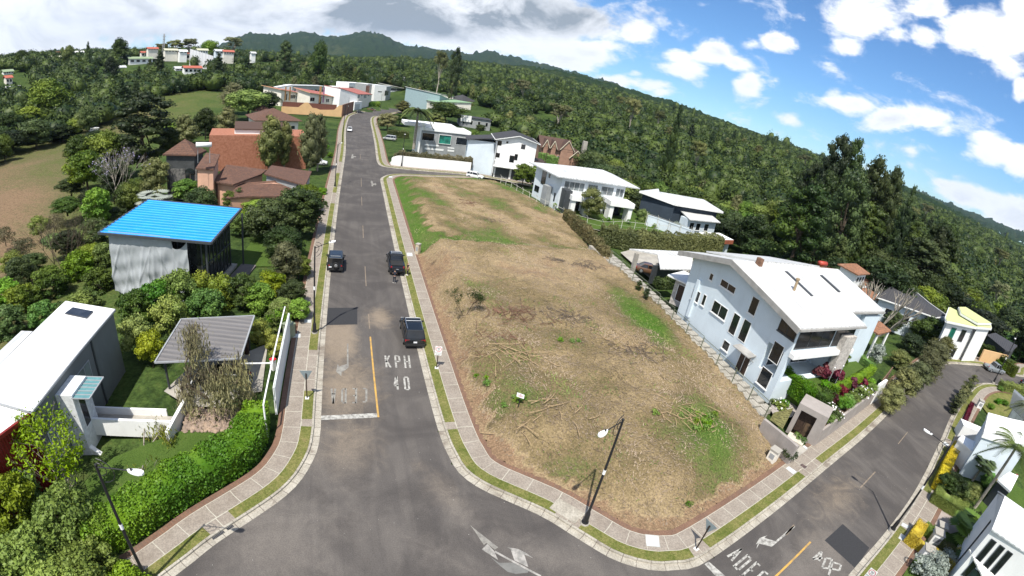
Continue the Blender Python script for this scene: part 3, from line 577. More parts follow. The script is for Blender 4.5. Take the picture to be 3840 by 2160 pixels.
def wpx(par,f,quad,v=0.0,**k):
 A,B=f.p(0,v),f.p(f.L,v);o=[ONP(p,A,B)for p in quad]
 if len(o)==2:s0,s1,z1,z0=min(o[0][0],o[1][0]),max(o[0][0],o[1][0]),max(o[0][1],o[1][1]),min(o[0][1],o[1][1])
 else:s0,s1,z1,z0=(o[0][0]+o[3][0])/2,(o[1][0]+o[2][0])/2,(o[0][1]+o[1][1])/2,(o[2][1]+o[3][1])/2
 if s0>s1:s0,s1=s1,s0
 return window(par,f,s0,s1,z0,z1,v,**k)
def roof_on(par,f,u0,u1,v0,v1,z,typ,m,rise=1.5,th=.18,tm=None,zs=None,peak=None,name='roof'):
 mb=MB();P=f.p
 if typ=='flat':
  slab(mb,[P(u0,v0,z),P(u1,v0,z),P(u1,v1,z),P(u0,v1,z)],th)
 elif typ=='shed':
  a,b_,c_,d=zs;slab(mb,[P(u0,v0,a),P(u1,v0,b_),P(u1,v1,c_),P(u0,v1,d)],th)
 elif typ=='gable':
  pk=peak if peak is not None else(u0+u1)/2;zl,zr=zs or(z,z)
  slab(mb,[P(u0,v0,zl),P(pk,v0,z+rise),P(pk,v1,z+rise),P(u0,v1,zl)],th);slab(mb,[P(pk,v0,z+rise+.003),P(u1,v0,zr),P(u1,v1,zr),P(pk,v1,z+rise+.003)],th)
 elif typ=='eave':
  vm=(v0+v1)/2;slab(mb,[P(u0,v0,z),P(u1,v0,z),P(u1,vm,z+rise),P(u0,vm,z+rise)],th);slab(mb,[P(u0,vm,z+rise+.003),P(u1,vm,z+rise+.003),P(u1,v1,z),P(u0,v1,z)],th)
 elif typ=='hip':
  vm=(v0+v1)/2;k=min((v1-v0)/2,(u1-u0)/2);a,b_=u0+k,u1-k
  A_,B_,C_,D_,E_,F_=P(u0,v0,z),P(u1,v0,z),P(u1,v1,z),P(u0,v1,z),P(a,vm,z+rise),P(b_+.01,vm,z+rise)
  mb.add([A_,B_,C_,D_,E_,F_],[(0,1,5,4),(1,2,5),(2,3,4,5),(3,0,4)]if f.fl>0 else[(4,5,1,0),(5,2,1),(5,4,3,2),(4,0,3)])
  mb.prism(f.rect(u0+.001,u1-.001,v0+.001,v1-.001),z-th,z-.004)
 ro_=mb.build(name,m,par)
 if tm and typ in('flat','shed','eave','hip','gable'):
  g_=MB();e=.06
  def rail(a,b_,za,zb):g_.add([(*a,za-th-.06),(*b_,zb-th-.06),(*b_,zb+.02),(*a,za+.02)],[(0,1,2,3)])if 0 else g_.path([(*a,za-th/2),(*b_,zb-th/2)],th*.6,4)
  if typ=='gable':
   pk=peak if peak is not None else(u0+u1)/2;zl,zr=zs or(z,z);rail(P(u0,v0-e),P(pk,v0-e),zl,z+rise);rail(P(pk,v0-e),P(u1,v0-e),z+rise,zr);rail(P(u0-e,v0),P(u0-e,v1),zl,zl);rail(P(u1+e,v0),P(u1+e,v1),zr,zr)
  else:
   a,b_,c_,d=zs or(z,z,z,z);rail(P(u0,v0-e),P(u1,v0-e),a,b_);rail(P(u1+e,v0),P(u1+e,v1),b_,c_);rail(P(u0-e,v0),P(u0-e,v1),a,d)
  g_.build('fascia',tm,ro_)
 return ro_
def fhouse(name,label,bl,br,tl,tr,depth,wall,roof,typ='flat',zb=0.0,over=.5,rise=1.5,peak=None,wins=(),fm=None,gm=None,back=0.0,cat_='house',group=None,th=.22,tm=None,autow=0,side=True,deck=0,grid=None):
 A,B=G(bl,zb),G(br,zb);f=FR(A,B);zl,zr=ONP(tl,A,B)[1],ONP(tr,A,B)[1];zt=(zl+zr)/2
 t_=thing(name,label,cat_,(*f.p(f.L/2,depth/2),zb),0,group);t_['f']=0;del t_['f']
 mb=MB();R=f.rect(0,f.L,0,depth);z0=min(zb,TZ(*f.p(f.L/2,depth)))-1.5
 if typ=='flat':mb.prism(R,z0,zt-.05)
 elif typ=='shed':mb.prism(R,z0,[zl-th,zr-th,zr+back-th,zl+back-th])
 elif typ=='gable':
  pk,zp=ONP(peak,A,B)if peak else(f.L/2,zt+rise);P=f.p
  mb.prism(f.rect(0,pk,0,depth),z0,[zl-th,zp-th,zp-th,zl-th]);mb.prism(f.rect(pk+.001,f.L,0,depth),z0,[zp-th,zr-th,zr-th,zp-th])
 else:mb.prism(R,z0,zt-th)
 mb.build('wall',wall,t_)
 if typ=='flat':roof_on(t_,f,-over,f.L+over,-over,depth+over,zt,'flat',roof,th=th,tm=tm)
 elif typ=='shed':
  s_=(zr-zl)/f.L;k=back/depth;roof_on(t_,f,-over,f.L+over,-over,depth+over,zt,'shed',roof,th=th,tm=tm,zs=(zl-s_*over-k*over,zr+s_*over-k*over,zr+s_*over+back+k*over,zl-s_*over+back+k*over))
 elif typ=='gable':
  sl_=(zp-zl)/max(pk,.1);sr=(zp-zr)/max(f.L-pk,.1);roof_on(t_,f,-over,f.L+over,-over,depth+over,zp-0,'gable',roof,rise=0,th=th,tm=tm,zs=(zl-sl_*over,zr-sr*over),peak=pk)
 else:roof_on(t_,f,-over,f.L+over,-over,depth+over,zt,typ,roof,rise=rise,th=th,tm=tm)
 for q_ in wins:wpx(t_,f,q_,fm=fm,gm=gm,sill=False)
 if grid:
  nc,ns=grid;hh=(min(zl,zr)-zb)/ns
  for i in range(nc):
   for j in range(ns):a=f.L*(i+.5)/nc;w_=min(1.5,f.L/nc*.5);window(t_,f,a-w_/2,a+w_/2,zb+hh*j+hh*.3,zb+hh*j+hh*.72,fm=fm,gm=gm)
 if side:
  for uu,sg in((0,-1),(f.L,1)):
   e=FR(f.p(uu,0),f.p(uu,depth));
   outward=np.array(f.u)*sg;s2=-1 if(-e.v)@outward>0 else 1
   hz_=min(zl,zr)-zb
   for a in(depth*.3,depth*.7):window(t_,e,a-.6,a+.6,zb+hz_*.58,zb+hz_*.8,fm=fm,gm=gm,sgn=s2)
 return t_,f
A,B=(21.6,57.7),(28.5,40.7);f=FR(A,B)
h=thing('white_house','large white house with a weathered sheet roof and gabled wall facing the vacant lot','house',(*f.p(9,8),0))
wall=MB();P=f.p
wall.prism(f.rect(0,7.2,0,15),.2,[9.35,11.35,11.35,9.35]);wall.prism(f.rect(7.201,15.2,0,11.6),.2,[11.35,9.95,9.95,11.35]);wall.prism(f.rect(15.201,18.2,0,11.2),6.0,[9.9,9.3,9.3,9.9])
wall.prism(f.rect(15.201,18.2,0,11.2),.2,2.9);wall.prism(f.rect(7.2,15.6,11.601,19.8),.2,[11.3,9.6,9.6,11.3]);wall.prism(f.rect(17.5,18.2,0,.5),2.901,5.999);wall.prism(f.rect(15.201,17.5,9.2,11.2),2.901,5.999)
wall.prism(f.rect(15.6,16.2,16,19.8),.2,9.3)
wo_=wall.build('wall',mat('house_wall_pale',(.62,.70,.75),.75,.04,.5,stain=.12),h)
rf=MB();o1=-.95
slab(rf,[P(-2,o1,9.35),P(7.2,o1,11.85),P(7.2,3.2,11.85),P(-2,3.2,9.35)],.2);slab(rf,[P(-1.6,3.21,9.75),P(7.2,3.21,12.0),P(7.2,15.8,12.0),P(-1.6,15.8,9.75)],.2)
slab(rf,[P(7.21,o1,11.86),P(18.8,o1,9.5),P(18.8,11.9,9.5),P(7.21,11.9,11.86)],.2);slab(rf,[P(7.21,11.91,11.80),P(16.2,11.91,9.95),P(16.2,20.4,9.95),P(7.21,20.4,11.80)],.2)
ro_=rf.build('roof',RWT,h)
fa=MB();fa.prism(f.rect(-2,7.2,o1-.15,o1-.003),[8.75,11.2,11.2,8.75],[9.37,11.87,11.87,9.37]);fa.prism(f.rect(7.201,18.8,o1-.15,o1-.003),[11.2,8.9,8.9,11.2],[11.87,9.52,9.52,11.87]);fa.path([P(18.9,o1,9.3),P(18.9,11.9,9.3)],.16,4);fa.path([P(16.3,11.9,9.75),P(16.3,20.4,9.75)],.16,4);fa.build('fascia',TG,ro_)
for u_,v_ in((3.4,3.6),):
 mb=MB();mb.box(*P(7.9,2.8),11.5,.7,.55,1.05,f.rz);mb.build('chimney',mat('rusty_flashing',(.24,.13,.08),.8,.3,4),h)
mb=MB();mb.tube(P(12.6,4.5,10.6),P(12.6,4.5,12.0),.16,.16,8);mb.tube(P(12.6,4.5,12.0),P(12.6,4.5,12.2),.24,.24,8);mb.build('vent_pipe',mat('vent_tan',(.34,.25,.15),.7),h)
for uv_ in((8.9,13.6,6.6,7.1),(13.2,17.4,8.9,9.4)if 0 else(9.2,12.6,13.6,14.1)):
 mb=MB();a,b_,c_,d=uv_;zz=lambda u__:11.86-(u__-7.2)*.2035+.02;slab(mb,[P(a,c_,zz(a)+.05),P(b_,c_,zz(b_)+.05),P(b_,d,zz(b_)+.05),P(a,d,zz(a)+.05)],.1);mb.build('skylight_strip',DG,h)
CW=lambda x,y:c(2,2,x,y)
for qd in(((1830,5),(1905,40),(1870,155),(1797,105)),((1932,58),(1965,75),(1932,190),(1900,165)),((2035,120),(2183,210),(2142,330),(2000,238)),((2240,243),(2307,285),(2235,490),(2170,440)),((2340,305),(2417,350),(2340,560),(2268,508)),((2137,515),(2202,560),(2167,650),(2107,600)),((2427,78),(2500,118),(2440,290),(2368,243))):
 wpx(h,f,[CW(*p)for p in qd],fm=FW)
for qd in(((2000,1295),(2037,1310),(2015,1385),(1980,1362)),((2110,1355),(2262,1440),(2240,1509),(2090,1430))):wpx(h,f,[c(2,1,*p)for p in qd],fm=FW)
wpx(h,f,[CW(2520,785),CW(2625,850),CW(2565,1030),CW(2458,950)],fm=FW)
wpx(h,f,[c(3,2,160,240),c(3,2,320,385),c(3,2,268,530),c(3,2,95,430)],fm=DG)
wpx(h,f,[c(3,2,70,530),c(3,2,175,590),c(3,2,90,790),c(3,2,0,700)],fm=FW)
dr=window(h,f,12.2,13.9,.75,3.3,fm=FW,gm=BRN,nd=2,name='door',sill=False)
mb=MB();slab(mb,[P(11.7,0,3.75),P(14.4,0,3.75),P(14.4,-1.2,3.6),P(11.7,-1.2,3.6)],.1);mb.path([P(11.8,-.02,2.9),P(11.8,-1.1,3.55)],.04,4);mb.path([P(14.3,-.02,2.9),P(14.3,-1.1,3.55)],.04,4);mb.build('door_canopy',TG,h)
mb=MB();mb.prism(f.rect(2.0,2.5,-.3,-.002),2.2,7.2);mb.build('pilaster',MATS['house_wall_pale'],h)
e=FR(P(18.2,0),P(18.2,11.2));s2=-1 if(-e.v)@f.u>0 else 1
window(h,e,.3,6.8,6.75,9.1,fm=DG,nd=3,sgn=s2,sill=False);window(h,e,7.0,11.0,6.75,9.1,fm=DG,nd=2,sgn=s2,sill=False)
mb=MB();mb.prism(f.rect(18.203,18.9,-.05,11.4),5.95,6.45);mb.build('balcony_slab',WH,h)
e=FR(P(15.2,0.6),P(15.2,9.2));window(h,e,.4,3.0,3.0,5.6,fm=FW,nd=2,sgn=s2,sill=False);window(h,e,4.6,7.9,3.0,5.6,fm=FW,nd=2,sgn=s2,sill=False)
mb=MB();mb.prism(f.rect(18.203,19.0,8.4,10.6),3.0,8.2);mb.build('stone_chimney',mat('pale_stone_cladding',(.55,.51,.46),.9,.2,3,bump=.6,bscale=3),h)
e=FR(P(15.6,11.7),P(15.6,19.6));window(h,e,1,2.2,4.8,8.2,fm=FW,sgn=s2);window(h,e,4.0,5.2,7.6,8.6,fm=FW,sgn=s2)
KC=lambda x,y:(2300+x*.276,900+y*.276)
cr_=[G(KC(220,120),4.6),G(KC(1000,160),4.9),G(KC(960,205),4.9),G(KC(590,195),4.6)]
t_=thing('carport','open carport with pale pitched roof and concrete columns at the end of the brick path','carport',(*(G(KC(600,420),1.5)),1.5))
mb=MB();slab(mb,[(*G(KC(220,118),5.0),5.0),(*G(KC(600,190),5.0),5.0),(*G(KC(1085,225),5.0),5.0),(*G(KC(1010,158),5.0),5.0)],.2)
slab(mb,[(*G(KC(600,192),5.0),4.99),(*G(KC(640,392),4.0),4.0),(*G(KC(1060,400),4.0),4.0),(*G(KC(1085,228),5.0),4.99)],.15);r_=mb.build('roof',RWT,t_)
for a,b_ in((G(KC(320,190),4.4),(0,0)),(G(KC(545,560),1.0),0),(G(KC(1030,520),1.5),0)):
 mb=MB();mb.box(a[0],a[1],.6,.55,.55,3.3+(.6 if a[1]>70 else 0),f.rz);mb.build('column',CN,t_)
mb=MB();pa,pb=G(KC(640,430),3.6),G(KC(1050,420),3.6);e=FR(pa,pb);mb.prism(e.rect(0,e.L,1.5,1.8),1,3.9);mb.build('back_wall',DG,t_)
t_=thing('annex','low wing with a flat pale roof and brown door between carport and white house','outbuilding',(*G(KC(870,780),2.2),2.0))
pa,pb=G(KC(800,800),2.2),G(KC(900,850),2.2);e=FR(pa,pb);mb=MB();mb.prism(e.rect(-.3,3.2,0,3),1.5,5.2);mb.build('wall',mat('pale_stone_cladding',(.5,.47,.42)),t_);roof_on(t_,e,-1.2,3.6,-1.0,3.4,5.4,'flat',TRIM,th=.2);window(t_,e,.3,2.6,2.25,4.6,nd=1,gm=BRN,name='door',sill=False)
f=FR((9.1,106.2),(24,110.5));P=f.p
h=thing('hipped_roof_house','two storey white house with pale grey hipped roof and white porch frames','house',(*P(7,10),0))
mb=MB();mb.prism([P(-1.3,4.3),P(14.6,4.6),P(14.6,17),P(-4.2,16)],-1.5,7.3);mb.build('wall',mat('bluish_white_render',(.68,.73,.76),.8,.04,.5,stain=.1),h)
mb=MB();z_=7.55
rc=[P(-2.9,3.2,z_),P(18.0,3.9,z_),P(17.5,20,z_),P(-5.6,18.5,z_),P(3.6,10.4,9.3),P(11,11.8,9.3)]
mb.add(rc,[(0,1,5,4),(1,2,5),(2,3,4,5),(3,0,4)]);mb.add([(x,y,z-.25)for x,y,z in rc[:4]]+[(x,y,z-.003)for x,y,z in rc[:4]],[(3,2,1,0),(0,1,5,4),(1,2,6,5),(2,3,7,6),(3,0,4,7)]);r_=mb.build('roof',RGY,h)
e=FR(P(-1.3,4.3),P(14.6,4.6))
for a,b_,g_ in((.7,5.6,GL2),(6.4,8.9,GL2),(9.8,13.0,GL2),(13.6,15.7,GL2)):window(h,e,a,b_,4.6,6.6,fm=FW,gm=g_,sill=False)
e2=FR(P(-4.2,16),P(-1.3,4.3))
sg=-1 if(-e2.v)@(-f.u)>0 else 1
window(h,e2,3.2,5.2,3.6,7.1,fm=DG,nd=1,sgn=sg,sill=False);window(h,e2,6.2,6.9,5.8,6.7,fm=DG,nd=1,sgn=sg,sill=False);window(h,e2,.8,3.0,1.2,2.7,fm=DG,sgn=sg,sill=False);window(h,e2,10.0,10.6,1.2,3.2,fm=DG,nd=1,sgn=sg,sill=False)
mb=MB();mb.prism([P(-4.0,9.0),P(-2.9,9.2),P(-2.4,7.2),P(-3.5,7.0)],0,4.3);mb.build('entrance_wall',GR,h)
mb=MB();mb.prism(f.rect(-1.0,.6,1.2,4.2),-1,5.0);mb.build('chimney_stack',DG,h)
for a,b_,nm in((.3,4.6,0),(9.6,15.3,1)):
 mb=MB();mb.prism(f.rect(a,a+1.0,0,2.4),-1,3.3);mb.prism(f.rect(b_-1.0,b_,0,2.4),-1,3.3);mb.prism(f.rect(a-.2,b_+.2,-.3,4.25),3.301,4.4);mb.build('porch',WH,h)
 window(h,FR(P(0,4.25),P(15,4.6)),a+.6,b_-.6,0.05,2.9,fm=DG,sill=False,nd=3)
h=thing('slate_blue_house','long dark blue house with thin white roof edge in front of the forest','house',(36,114,0))
f=FR(G(c(2,1,1640,600),6),G(c(2,1,2125,680),6));P=f.p;A0=G(c(2,1,1285,475),6.2)
f2=FR(A0,G(c(2,1,1640,605),6));
mb=MB();p1,p2,p3=f2.p(.6,.7),f2.p(f2.L-.3,.8),P(f.L-1.2,.7);mb.prism([p1,p2,f.p(.5,8.5),f2.p(.6,9)],-2,5.9);mb.prism([f.p(.3,.8),p3,P(f.L-1.2,7.5),P(.51,7.6)],-2,5.7);mb.build('wall',DBL,h)
mb=MB();slab(mb,[(*A0,6.3),(*f.A,6.0),(*P(1,9.5),6.6),(*f2.p(0,10),6.7)],.3);slab(mb,[(*f.A,6.01),(*P(f.L,0),6.0),(*P(f.L,9),6.6),(*P(1.01,9.2),6.61)],.3);r_=mb.build('roof',RGY,h)
mb=MB();mb.path([(*A0,6.05),(*f.A,5.75),(*P(f.L,0),5.75)],.3,4);mb.build('fascia',TRIM,r_)
mb=MB();lr=[(*G(c(2,1,1660,635),4.6),4.6),(*G(c(2,1,1790,760),3.9),3.9),(*G(c(2,1,2100,790),3.9),3.9),(*G(c(2,1,1960,675),4.8),4.8)];slab(mb,lr,.2);mb.build('lower_roof',RWT,h)
mb=MB();e=FR(lr[1][:2],lr[2][:2]);mb.prism(e.rect(.4,e.L-.6,.8,3.5),-1.5,3.7);mb.build('front_wall',LB,h)
for a in(1.2,3.4,6.3):window(h,e,a,a+1.5,1.2,3.0,v=.8,fm=FW)
tr=[G(c(2,1,1880,885),2.5),G(c(2,1,2090,895),2.5),G(c(2,1,2230,965),2.5),G(c(2,1,1990,960),2.5)]
mb=MB();mb.prism([tuple(x)for x in tr],2.2,2.5);r_=mb.build('terrace_slab',WH,h)
mb=MB();e=FR(tr[3],tr[2]);mb.prism(e.rect(0,e.L,-.12,-.004),1.5,2.45);mb.build('terrace_band',mat('terracotta_band',(.34,.10,.05),.8,.15,3),h)
for a in(.6,e.L-1.2):mb=MB();mb.prism(e.rect(a,a+.7,.5,1.2),-2.5,2.19);mb.build('column',LB,h)
f0=(Z6:=(lambda x,y:(1540+x*.295,420+y*.295)))
h,f=fhouse('gabled_white_house','three storey white house with black gable roof and open garage bays',Z6(1030,830),Z6(1520,900),Z6(1075,330),Z6(1600,392),13,WH,RDK,'gable',peak=Z6(1385,300),over=.7,tm=TRIM,side=True,wins=[(Z6(1110,362),Z6(1152,428)),(Z6(1410,408),Z6(1452,475)),(Z6(1085,517),Z6(1128,580)),(Z6(1262,550),Z6(1308,645)),(Z6(1326,533),Z6(1353,615)),(Z6(1218,372),Z6(1240,398))],fm=BRN,gm=GL1)
window(h,f,.6,4.6,.1,3.0,fm=WH,gm=DG,nd=1,sill=False,name='garage_opening');window(h,f,5.0,9.0,.1,3.0,fm=WH,gm=DG,nd=1,sill=False,name='garage_opening');window(h,f,9.4,12.6,.1,3.0,fm=WH,gm=DG,nd=1,sill=False,name='garage_opening')
mb=MB();mb.prism(f.rect(-.1,13,-1.4,-.004),3.3,3.5);mb.path([f.p(0,-1.35,4.4),f.p(13,-1.35,4.4)],.04,4)
for k in range(8):mb.path([f.p(k*1.8,-1.35,3.5),f.p(k*1.8,-1.35,4.4)],.03,4)
mb.build('balcony',WH,h)
mb=MB();mb.prism(f.rect(-7.5,-.01,4,12),-1,9.0);mb.build('side_wing',LB,h);roof_on(h,f,-8.2,-.02,3.3,12.5,9.6,'shed',RDK,zs=(9.0,10.4,10.4,9.0),th=.2)
mb=MB();mb.prism(f.rect(f.L+.01,f.L+3.4,1,8),-1,3.0);mb.prism(f.rect(f.L+.01,f.L+3.6,.6,8.2),5.6,6.0);mb.path([f.p(f.L+3.2,1,3),f.p(f.L+3.2,1,9.6)],.12,4);mb.build('side_balcony',BRN,h)
h,f=fhouse('green_window_house','grey and white modern house with a large green framed window above a hedge',Z6(110,465),Z6(700,520),Z6(140,225),Z6(748,222),9,GR,WR,'flat',zb=2.5,over=.3,side=False,th=.9)
for qd,g_ in(((Z6(150,260),Z6(295,372)),GL1),((Z6(582,318),Z6(720,428)),GL1),((Z6(365,285),Z6(505,415)),GL3)):wpx(h,f,qd,v=-.02,gm=g_,fm=FW,nd=1,sill=False,deep=.25 if g_ is GL3 else .05)
for qd in((Z6(178,405),Z6(355,440)),(Z6(178,452),Z6(415,496)),(Z6(470,447),Z6(553,470)),(Z6(470,478),Z6(550,508))):
 o=[ONP(p,f.p(0,0),f.p(f.L,0))for p in qd];mb=MB();mb.prism(f.rect(o[0][0],o[1][0],-.08,-.003),o[1][1],o[0][1]);mb.build('facade_panel',WH,h)
for a_ in((-.6,-.02,-.5),(f.L+.02,f.L+.6,-.8)):mb=MB();mb.prism(f.rect(*a_,9),0,9.2);mb.build('fin_wall',WH,h)
mb=MB();mb.prism(f.rect(-5,f.L*.75,2,9.5),9.0,10.0);mb.build('upper_roof',WR,h)
wl=[(G(p))for p in(c(1,1,1310,60),c(1,1,1345,130),c(1,1,1405,180),c(1,1,1465,200),c(1,1,1700,225),c(1,1,2050,265),c(1,1,2375,330))]
wf=[offs(N2d,3.3)[int(k)]for k in np.linspace(arcpos(N2d,TW(133,7))/.9,arcpos(N2d,G(c(1,1,2200,318)))/.9,26)]
def ribbon(name,pts,th,z0,z1,m_,par=None,taper=None):
 pts=np.array([np.array(p,float)for p in pts]);a,b_=offs(pts,th/2),offs(pts,-th/2);n=len(pts);V=[]
 for i in range(n):
  zz0=z0[i]if hasattr(z0,'__len__')else z0;zz=z1[i]if hasattr(z1,'__len__')else z1;V+=[(*a[i],zz0),(*b_[i],zz0),(*b_[i],zz),(*a[i],zz)]
 F=[]
 for i in range(n-1):
  for k in range(4):F.append((4*i+k,4*i+4+k,4*i+4+(k+1)%4,4*i+(k+1)%4))
 F+=[(0,1,2,3),(4*n-1,4*n-2,4*n-3,4*n-4)];mb=MB();mb.add(V,F);return mb.build(name,m_,par)
gw=ribbon('garden_wall',wf,.3,-.1,[min(2.9,.6+i*.35)for i in range(len(wf))],WH);tag(gw,'long white garden wall curving round the corner of the side street','wall')
h,f=fhouse('brown_gabled_house','brown roofed house with steep cream edged gables at the forest edge',Z6(1640,600),Z6(2010,660),Z6(1650,400),Z6(2120,570),14,mat('clay_render',(.34,.20,.14),.85,.1,.6),RBR,'eave',zb=-2,rise=4.2,over=.8,side=False,grid=(4,1))
ze=ONP(Z6(1650,400),f.p(0,0),f.B())[1]
for a,w_,hh in((.4,2.2,2.6),(3.6,2.2,2.6),(f.L*.62,5.6,3.6),(f.L*.98,5.6,3.0)):
 mb=MB();zc=ze-.6 if a<f.L*.9 else ze-3.4;mb.add([f.p(a,-.9,zc),f.p(a+w_,-.9,zc),f.p(a+w_/2,-.9,zc+hh),f.p(a,4,zc),f.p(a+w_,4,zc),f.p(a+w_/2,4,zc+hh)],[(0,1,2),(3,5,4)]);mb.prism(f.rect(a+.2,a+w_-.2,-.8,2),-3,zc);g_=mb.build('gable',MATS['clay_render'],h)
 mb=MB();slab(mb,[f.p(a-.3,-1.1,zc-.4),f.p(a+w_/2,-1.1,zc+hh+.15),f.p(a+w_/2,5,zc+hh+.15),f.p(a-.3,5,zc-.4)],.25);slab(mb,[f.p(a+w_/2,-1.1,zc+hh+.152),f.p(a+w_+.3,-1.1,zc-.4),f.p(a+w_+.3,5,zc-.4),f.p(a+w_/2,5,zc+hh+.152)],.25);mb.build('gable_roof',RBR,g_)
 mb=MB();mb.path([f.p(a-.35,-1.2,zc-.5),f.p(a+w_/2,-1.2,zc+hh+.05),f.p(a+w_+.35,-1.2,zc-.5)],.17,4);mb.build('gable_trim',mat('cream_trim',(.62,.56,.42),.7),g_)
mb=MB();mb.box(*f.p(f.L+6.5,5),2,1.8,1.8,6.0,f.rz);mb.build('chimney',CN,h)
mb=MB();slab(mb,[f.p(f.L,1,2.2),f.p(f.L+9.5,1,1.0),f.p(f.L+9.5,10,1.2),f.p(f.L,10,5.5)],.3);mb.build('low_roof',RBR,h);mb=MB();mb.prism(f.rect(f.L,f.L+8.5,1.6,9.5),-4,[1.8,.8,.9,4.8]);mb.build('low_wall',MATS['clay_render'],h)
Z8=lambda x,y:(1000+x*.2174,300+y*.2174)
t_,f=fhouse('townhouse','left one of two cream townhouses with sloping red roof on the ochre wall',Z8(235,470),Z8(715,450),Z8(205,165),Z8(715,250),14,OW,RRD,'shed',zb=0,back=1.2,over=.9,tm=OC,side=False,group='cream townhouses with red roofs',wins=[(Z8(308,235),Z8(352,350)),(Z8(412,258),Z8(492,318)),(Z8(586,262),Z8(662,318)),(Z8(505,268),Z8(530,320))])
mb=MB()
for a in(.115,.27):o=f.L*a;mb.prism(f.rect(o,o+1.0,-.2,-.003),3.5,11)
mb.build('ochre_pier',mat('ochre_pier',(.62,.33,.14),.8),t_)
t_,f=fhouse('townhouse','right one of two cream townhouses, nearer the street, with sloping red roof',Z8(730,500),Z8(1240,500),Z8(735,215),Z8(1250,300),14,OW,RRD,'shed',zb=0,back=1.5,over=.9,tm=OC,side=False,group='cream townhouses with red roofs',wins=[(Z8(748,300),Z8(825,368)),(Z8(900,290),Z8(940,410)),(Z8(1025,322),Z8(1075,385)),(Z8(1150,312),Z8(1205,372))])
mb=MB();o=f.L*.29;mb.prism(f.rect(o,o+1.2,-.2,-.003),3.5,12.5);mb.build('ochre_pier',MATS['ochre_pier'],t_);mb=MB();o=f.L*.42;mb.prism(f.rect(o,o+.9,-.2,-.003),3.5,12);mb.build('mauve_pier',mat('mauve_pier',(.45,.22,.34),.8),t_)
mb=MB();A,B=G(Z8(250,560)),G(Z8(1300,622));fw=FR(A,B);L_=fw.L
def top(px):return ONP(px,A,B)
prof=[top(Z8(*p))for p in((250,455),(545,470),(655,390),(720,390),(790,480),(860,490),(920,515),(1165,515),(1250,440),(1305,435))];prof=[(max(0,min(L_,s_)),z_)for s_,z_ in prof]
for(s0,z0_),(s1,z1_)in zip(prof[:-1],prof[1:]):
 if s1-s0>.05:mb.prism(fw.rect(s0,s1,0,.4),-.5,[z0_,z1_,z1_,z0_])
t_=thing('boundary_wall','ochre boundary wall with stepped humps below the townhouses','wall',(*fw.p(L_/2,0),0));mb.build('wall',OC,t_)
mb=MB();zr_=prof[1][1];mb.prism(fw.rect(.3,L_-3,.9,1.1),0,max(4.2,zr_+2.3));mb.build('railing_panel',mat('oxide_fence',(.16,.06,.04),.8,.2,3),t_)
mb=MB();r2_=[(fw.p(L_,.0)),(fw.p(L_+.01,-.0))];e=FR(fw.p(L_,0),G(Z8(1490,545)));mb.prism(e.rect(0,e.L,0,.4),-.3,7.0 if 0 else 5.6);mb.build('street_wall',mat('brown_render',(.25,.13,.08),.85),t_)
fhouse('long_grey_building','long pale grey building with a row of square windows behind the townhouses',Z8(440,330),Z8(1000,330),Z8(460,85),Z8(1015,112),9,mat('pale_grey_render',(.44,.45,.43),.8),RGY,'flat',zb=2,over=.6,side=False,wins=[(Z8(x,160),Z8(x+42,208))for x in(478,550,612,690,755,830,890,960)])
fhouse('white_gable_end_building','white slanted gable wall left of the long grey building',Z8(170,330),Z8(430,330),Z8(160,120),Z8(468,80),4,WH,WR,'shed',zb=2,over=.1,side=False)
fhouse('red_roofed_house','white house with red roof and tall blank side wall at the bend',Z8(1240,520),Z8(1545,520),Z8(1232,140),Z8(1575,240),14,WH,RRD,'shed',back=.6,over=.2,side=False)
fhouse('garage_house','grey street front with garage under the red roof at the bend',Z8(1552,512),Z8(1790,470),Z8(1560,242),Z8(1795,245),12,OW,RRD,'shed',back=2.5,over=.4,side=False,wins=[(Z8(1555,258),Z8(1600,315)),(Z8(1676,258),Z8(1718,312)),(Z8(1740,255),Z8(1768,280)),(Z8(1625,252),Z8(1650,278))],cat_='house')
fhouse('garage_block','small white garage block with roll door below the red roofed house',Z8(1505,530),Z8(1635,515),Z8(1515,372),Z8(1635,380),5,WH,WR,'flat',over=.05,side=False,wins=[(Z8(1520,418),Z8(1598,512))],gm=mat('roll_door',(.5,.52,.52)),cat_='garage')
fhouse('white_cube_house','tall white cube house with rust coloured entrance stripe',Z8(1395,330),Z8(1710,330),Z8(1400,38),Z8(1715,68),12,WH,WR,'flat',zb=0,over=.05,side=False,wins=[(Z8(1425,112),Z8(1495,150)),(Z8(1560,128),Z8(1638,168))],gm=GL2)
fhouse('entrance_tower','narrow dark tower with a rust panel between two white cubes',Z8(1712,390),Z8(1830,390),Z8(1712,66),Z8(1830,72),11,GR,WR,'flat',zb=0,over=.02,side=False,wins=[(Z8(1715,92),Z8(1765,225))],gm=mat('rust_panel',(.22,.07,.03)),cat_='building')
fhouse('white_block_house','white block house with a wide low window on the far street',Z8(1835,400),Z8(2035,410),Z8(1835,85),Z8(2040,95),12,WH,WR,'flat',zb=0,over=.05,side=False,wins=[(Z8(1918,188),Z8(1985,215))])
fhouse('grey_fronted_house','pale grey fronted house with a black square window beside the white block',Z8(2038,410),Z8(2115,402),Z8(2040,100),Z8(2120,112),10,mat('pale_grey_render',(.44,.45,.43)),WR,'flat',zb=0,over=.05,side=False,wins=[(Z8(2040,180),Z8(2095,268))])
h,f=fhouse('balcony_house','white balcony house with a broad brown canopy roof and open carport',Z8(2110,340),Z8(2420,350),Z8(2060,90),Z8(2530,165),14,WH,mat('beige_roof',(.55,.52,.45),.7),'shed',zb=0,back=1,over=1.4,side=False,wins=[(Z8(2145,140),Z8(2230,185)),(Z8(2240,145),Z8(2410,190)),(Z8(2275,265),Z8(2415,320))],tm=TRIM)
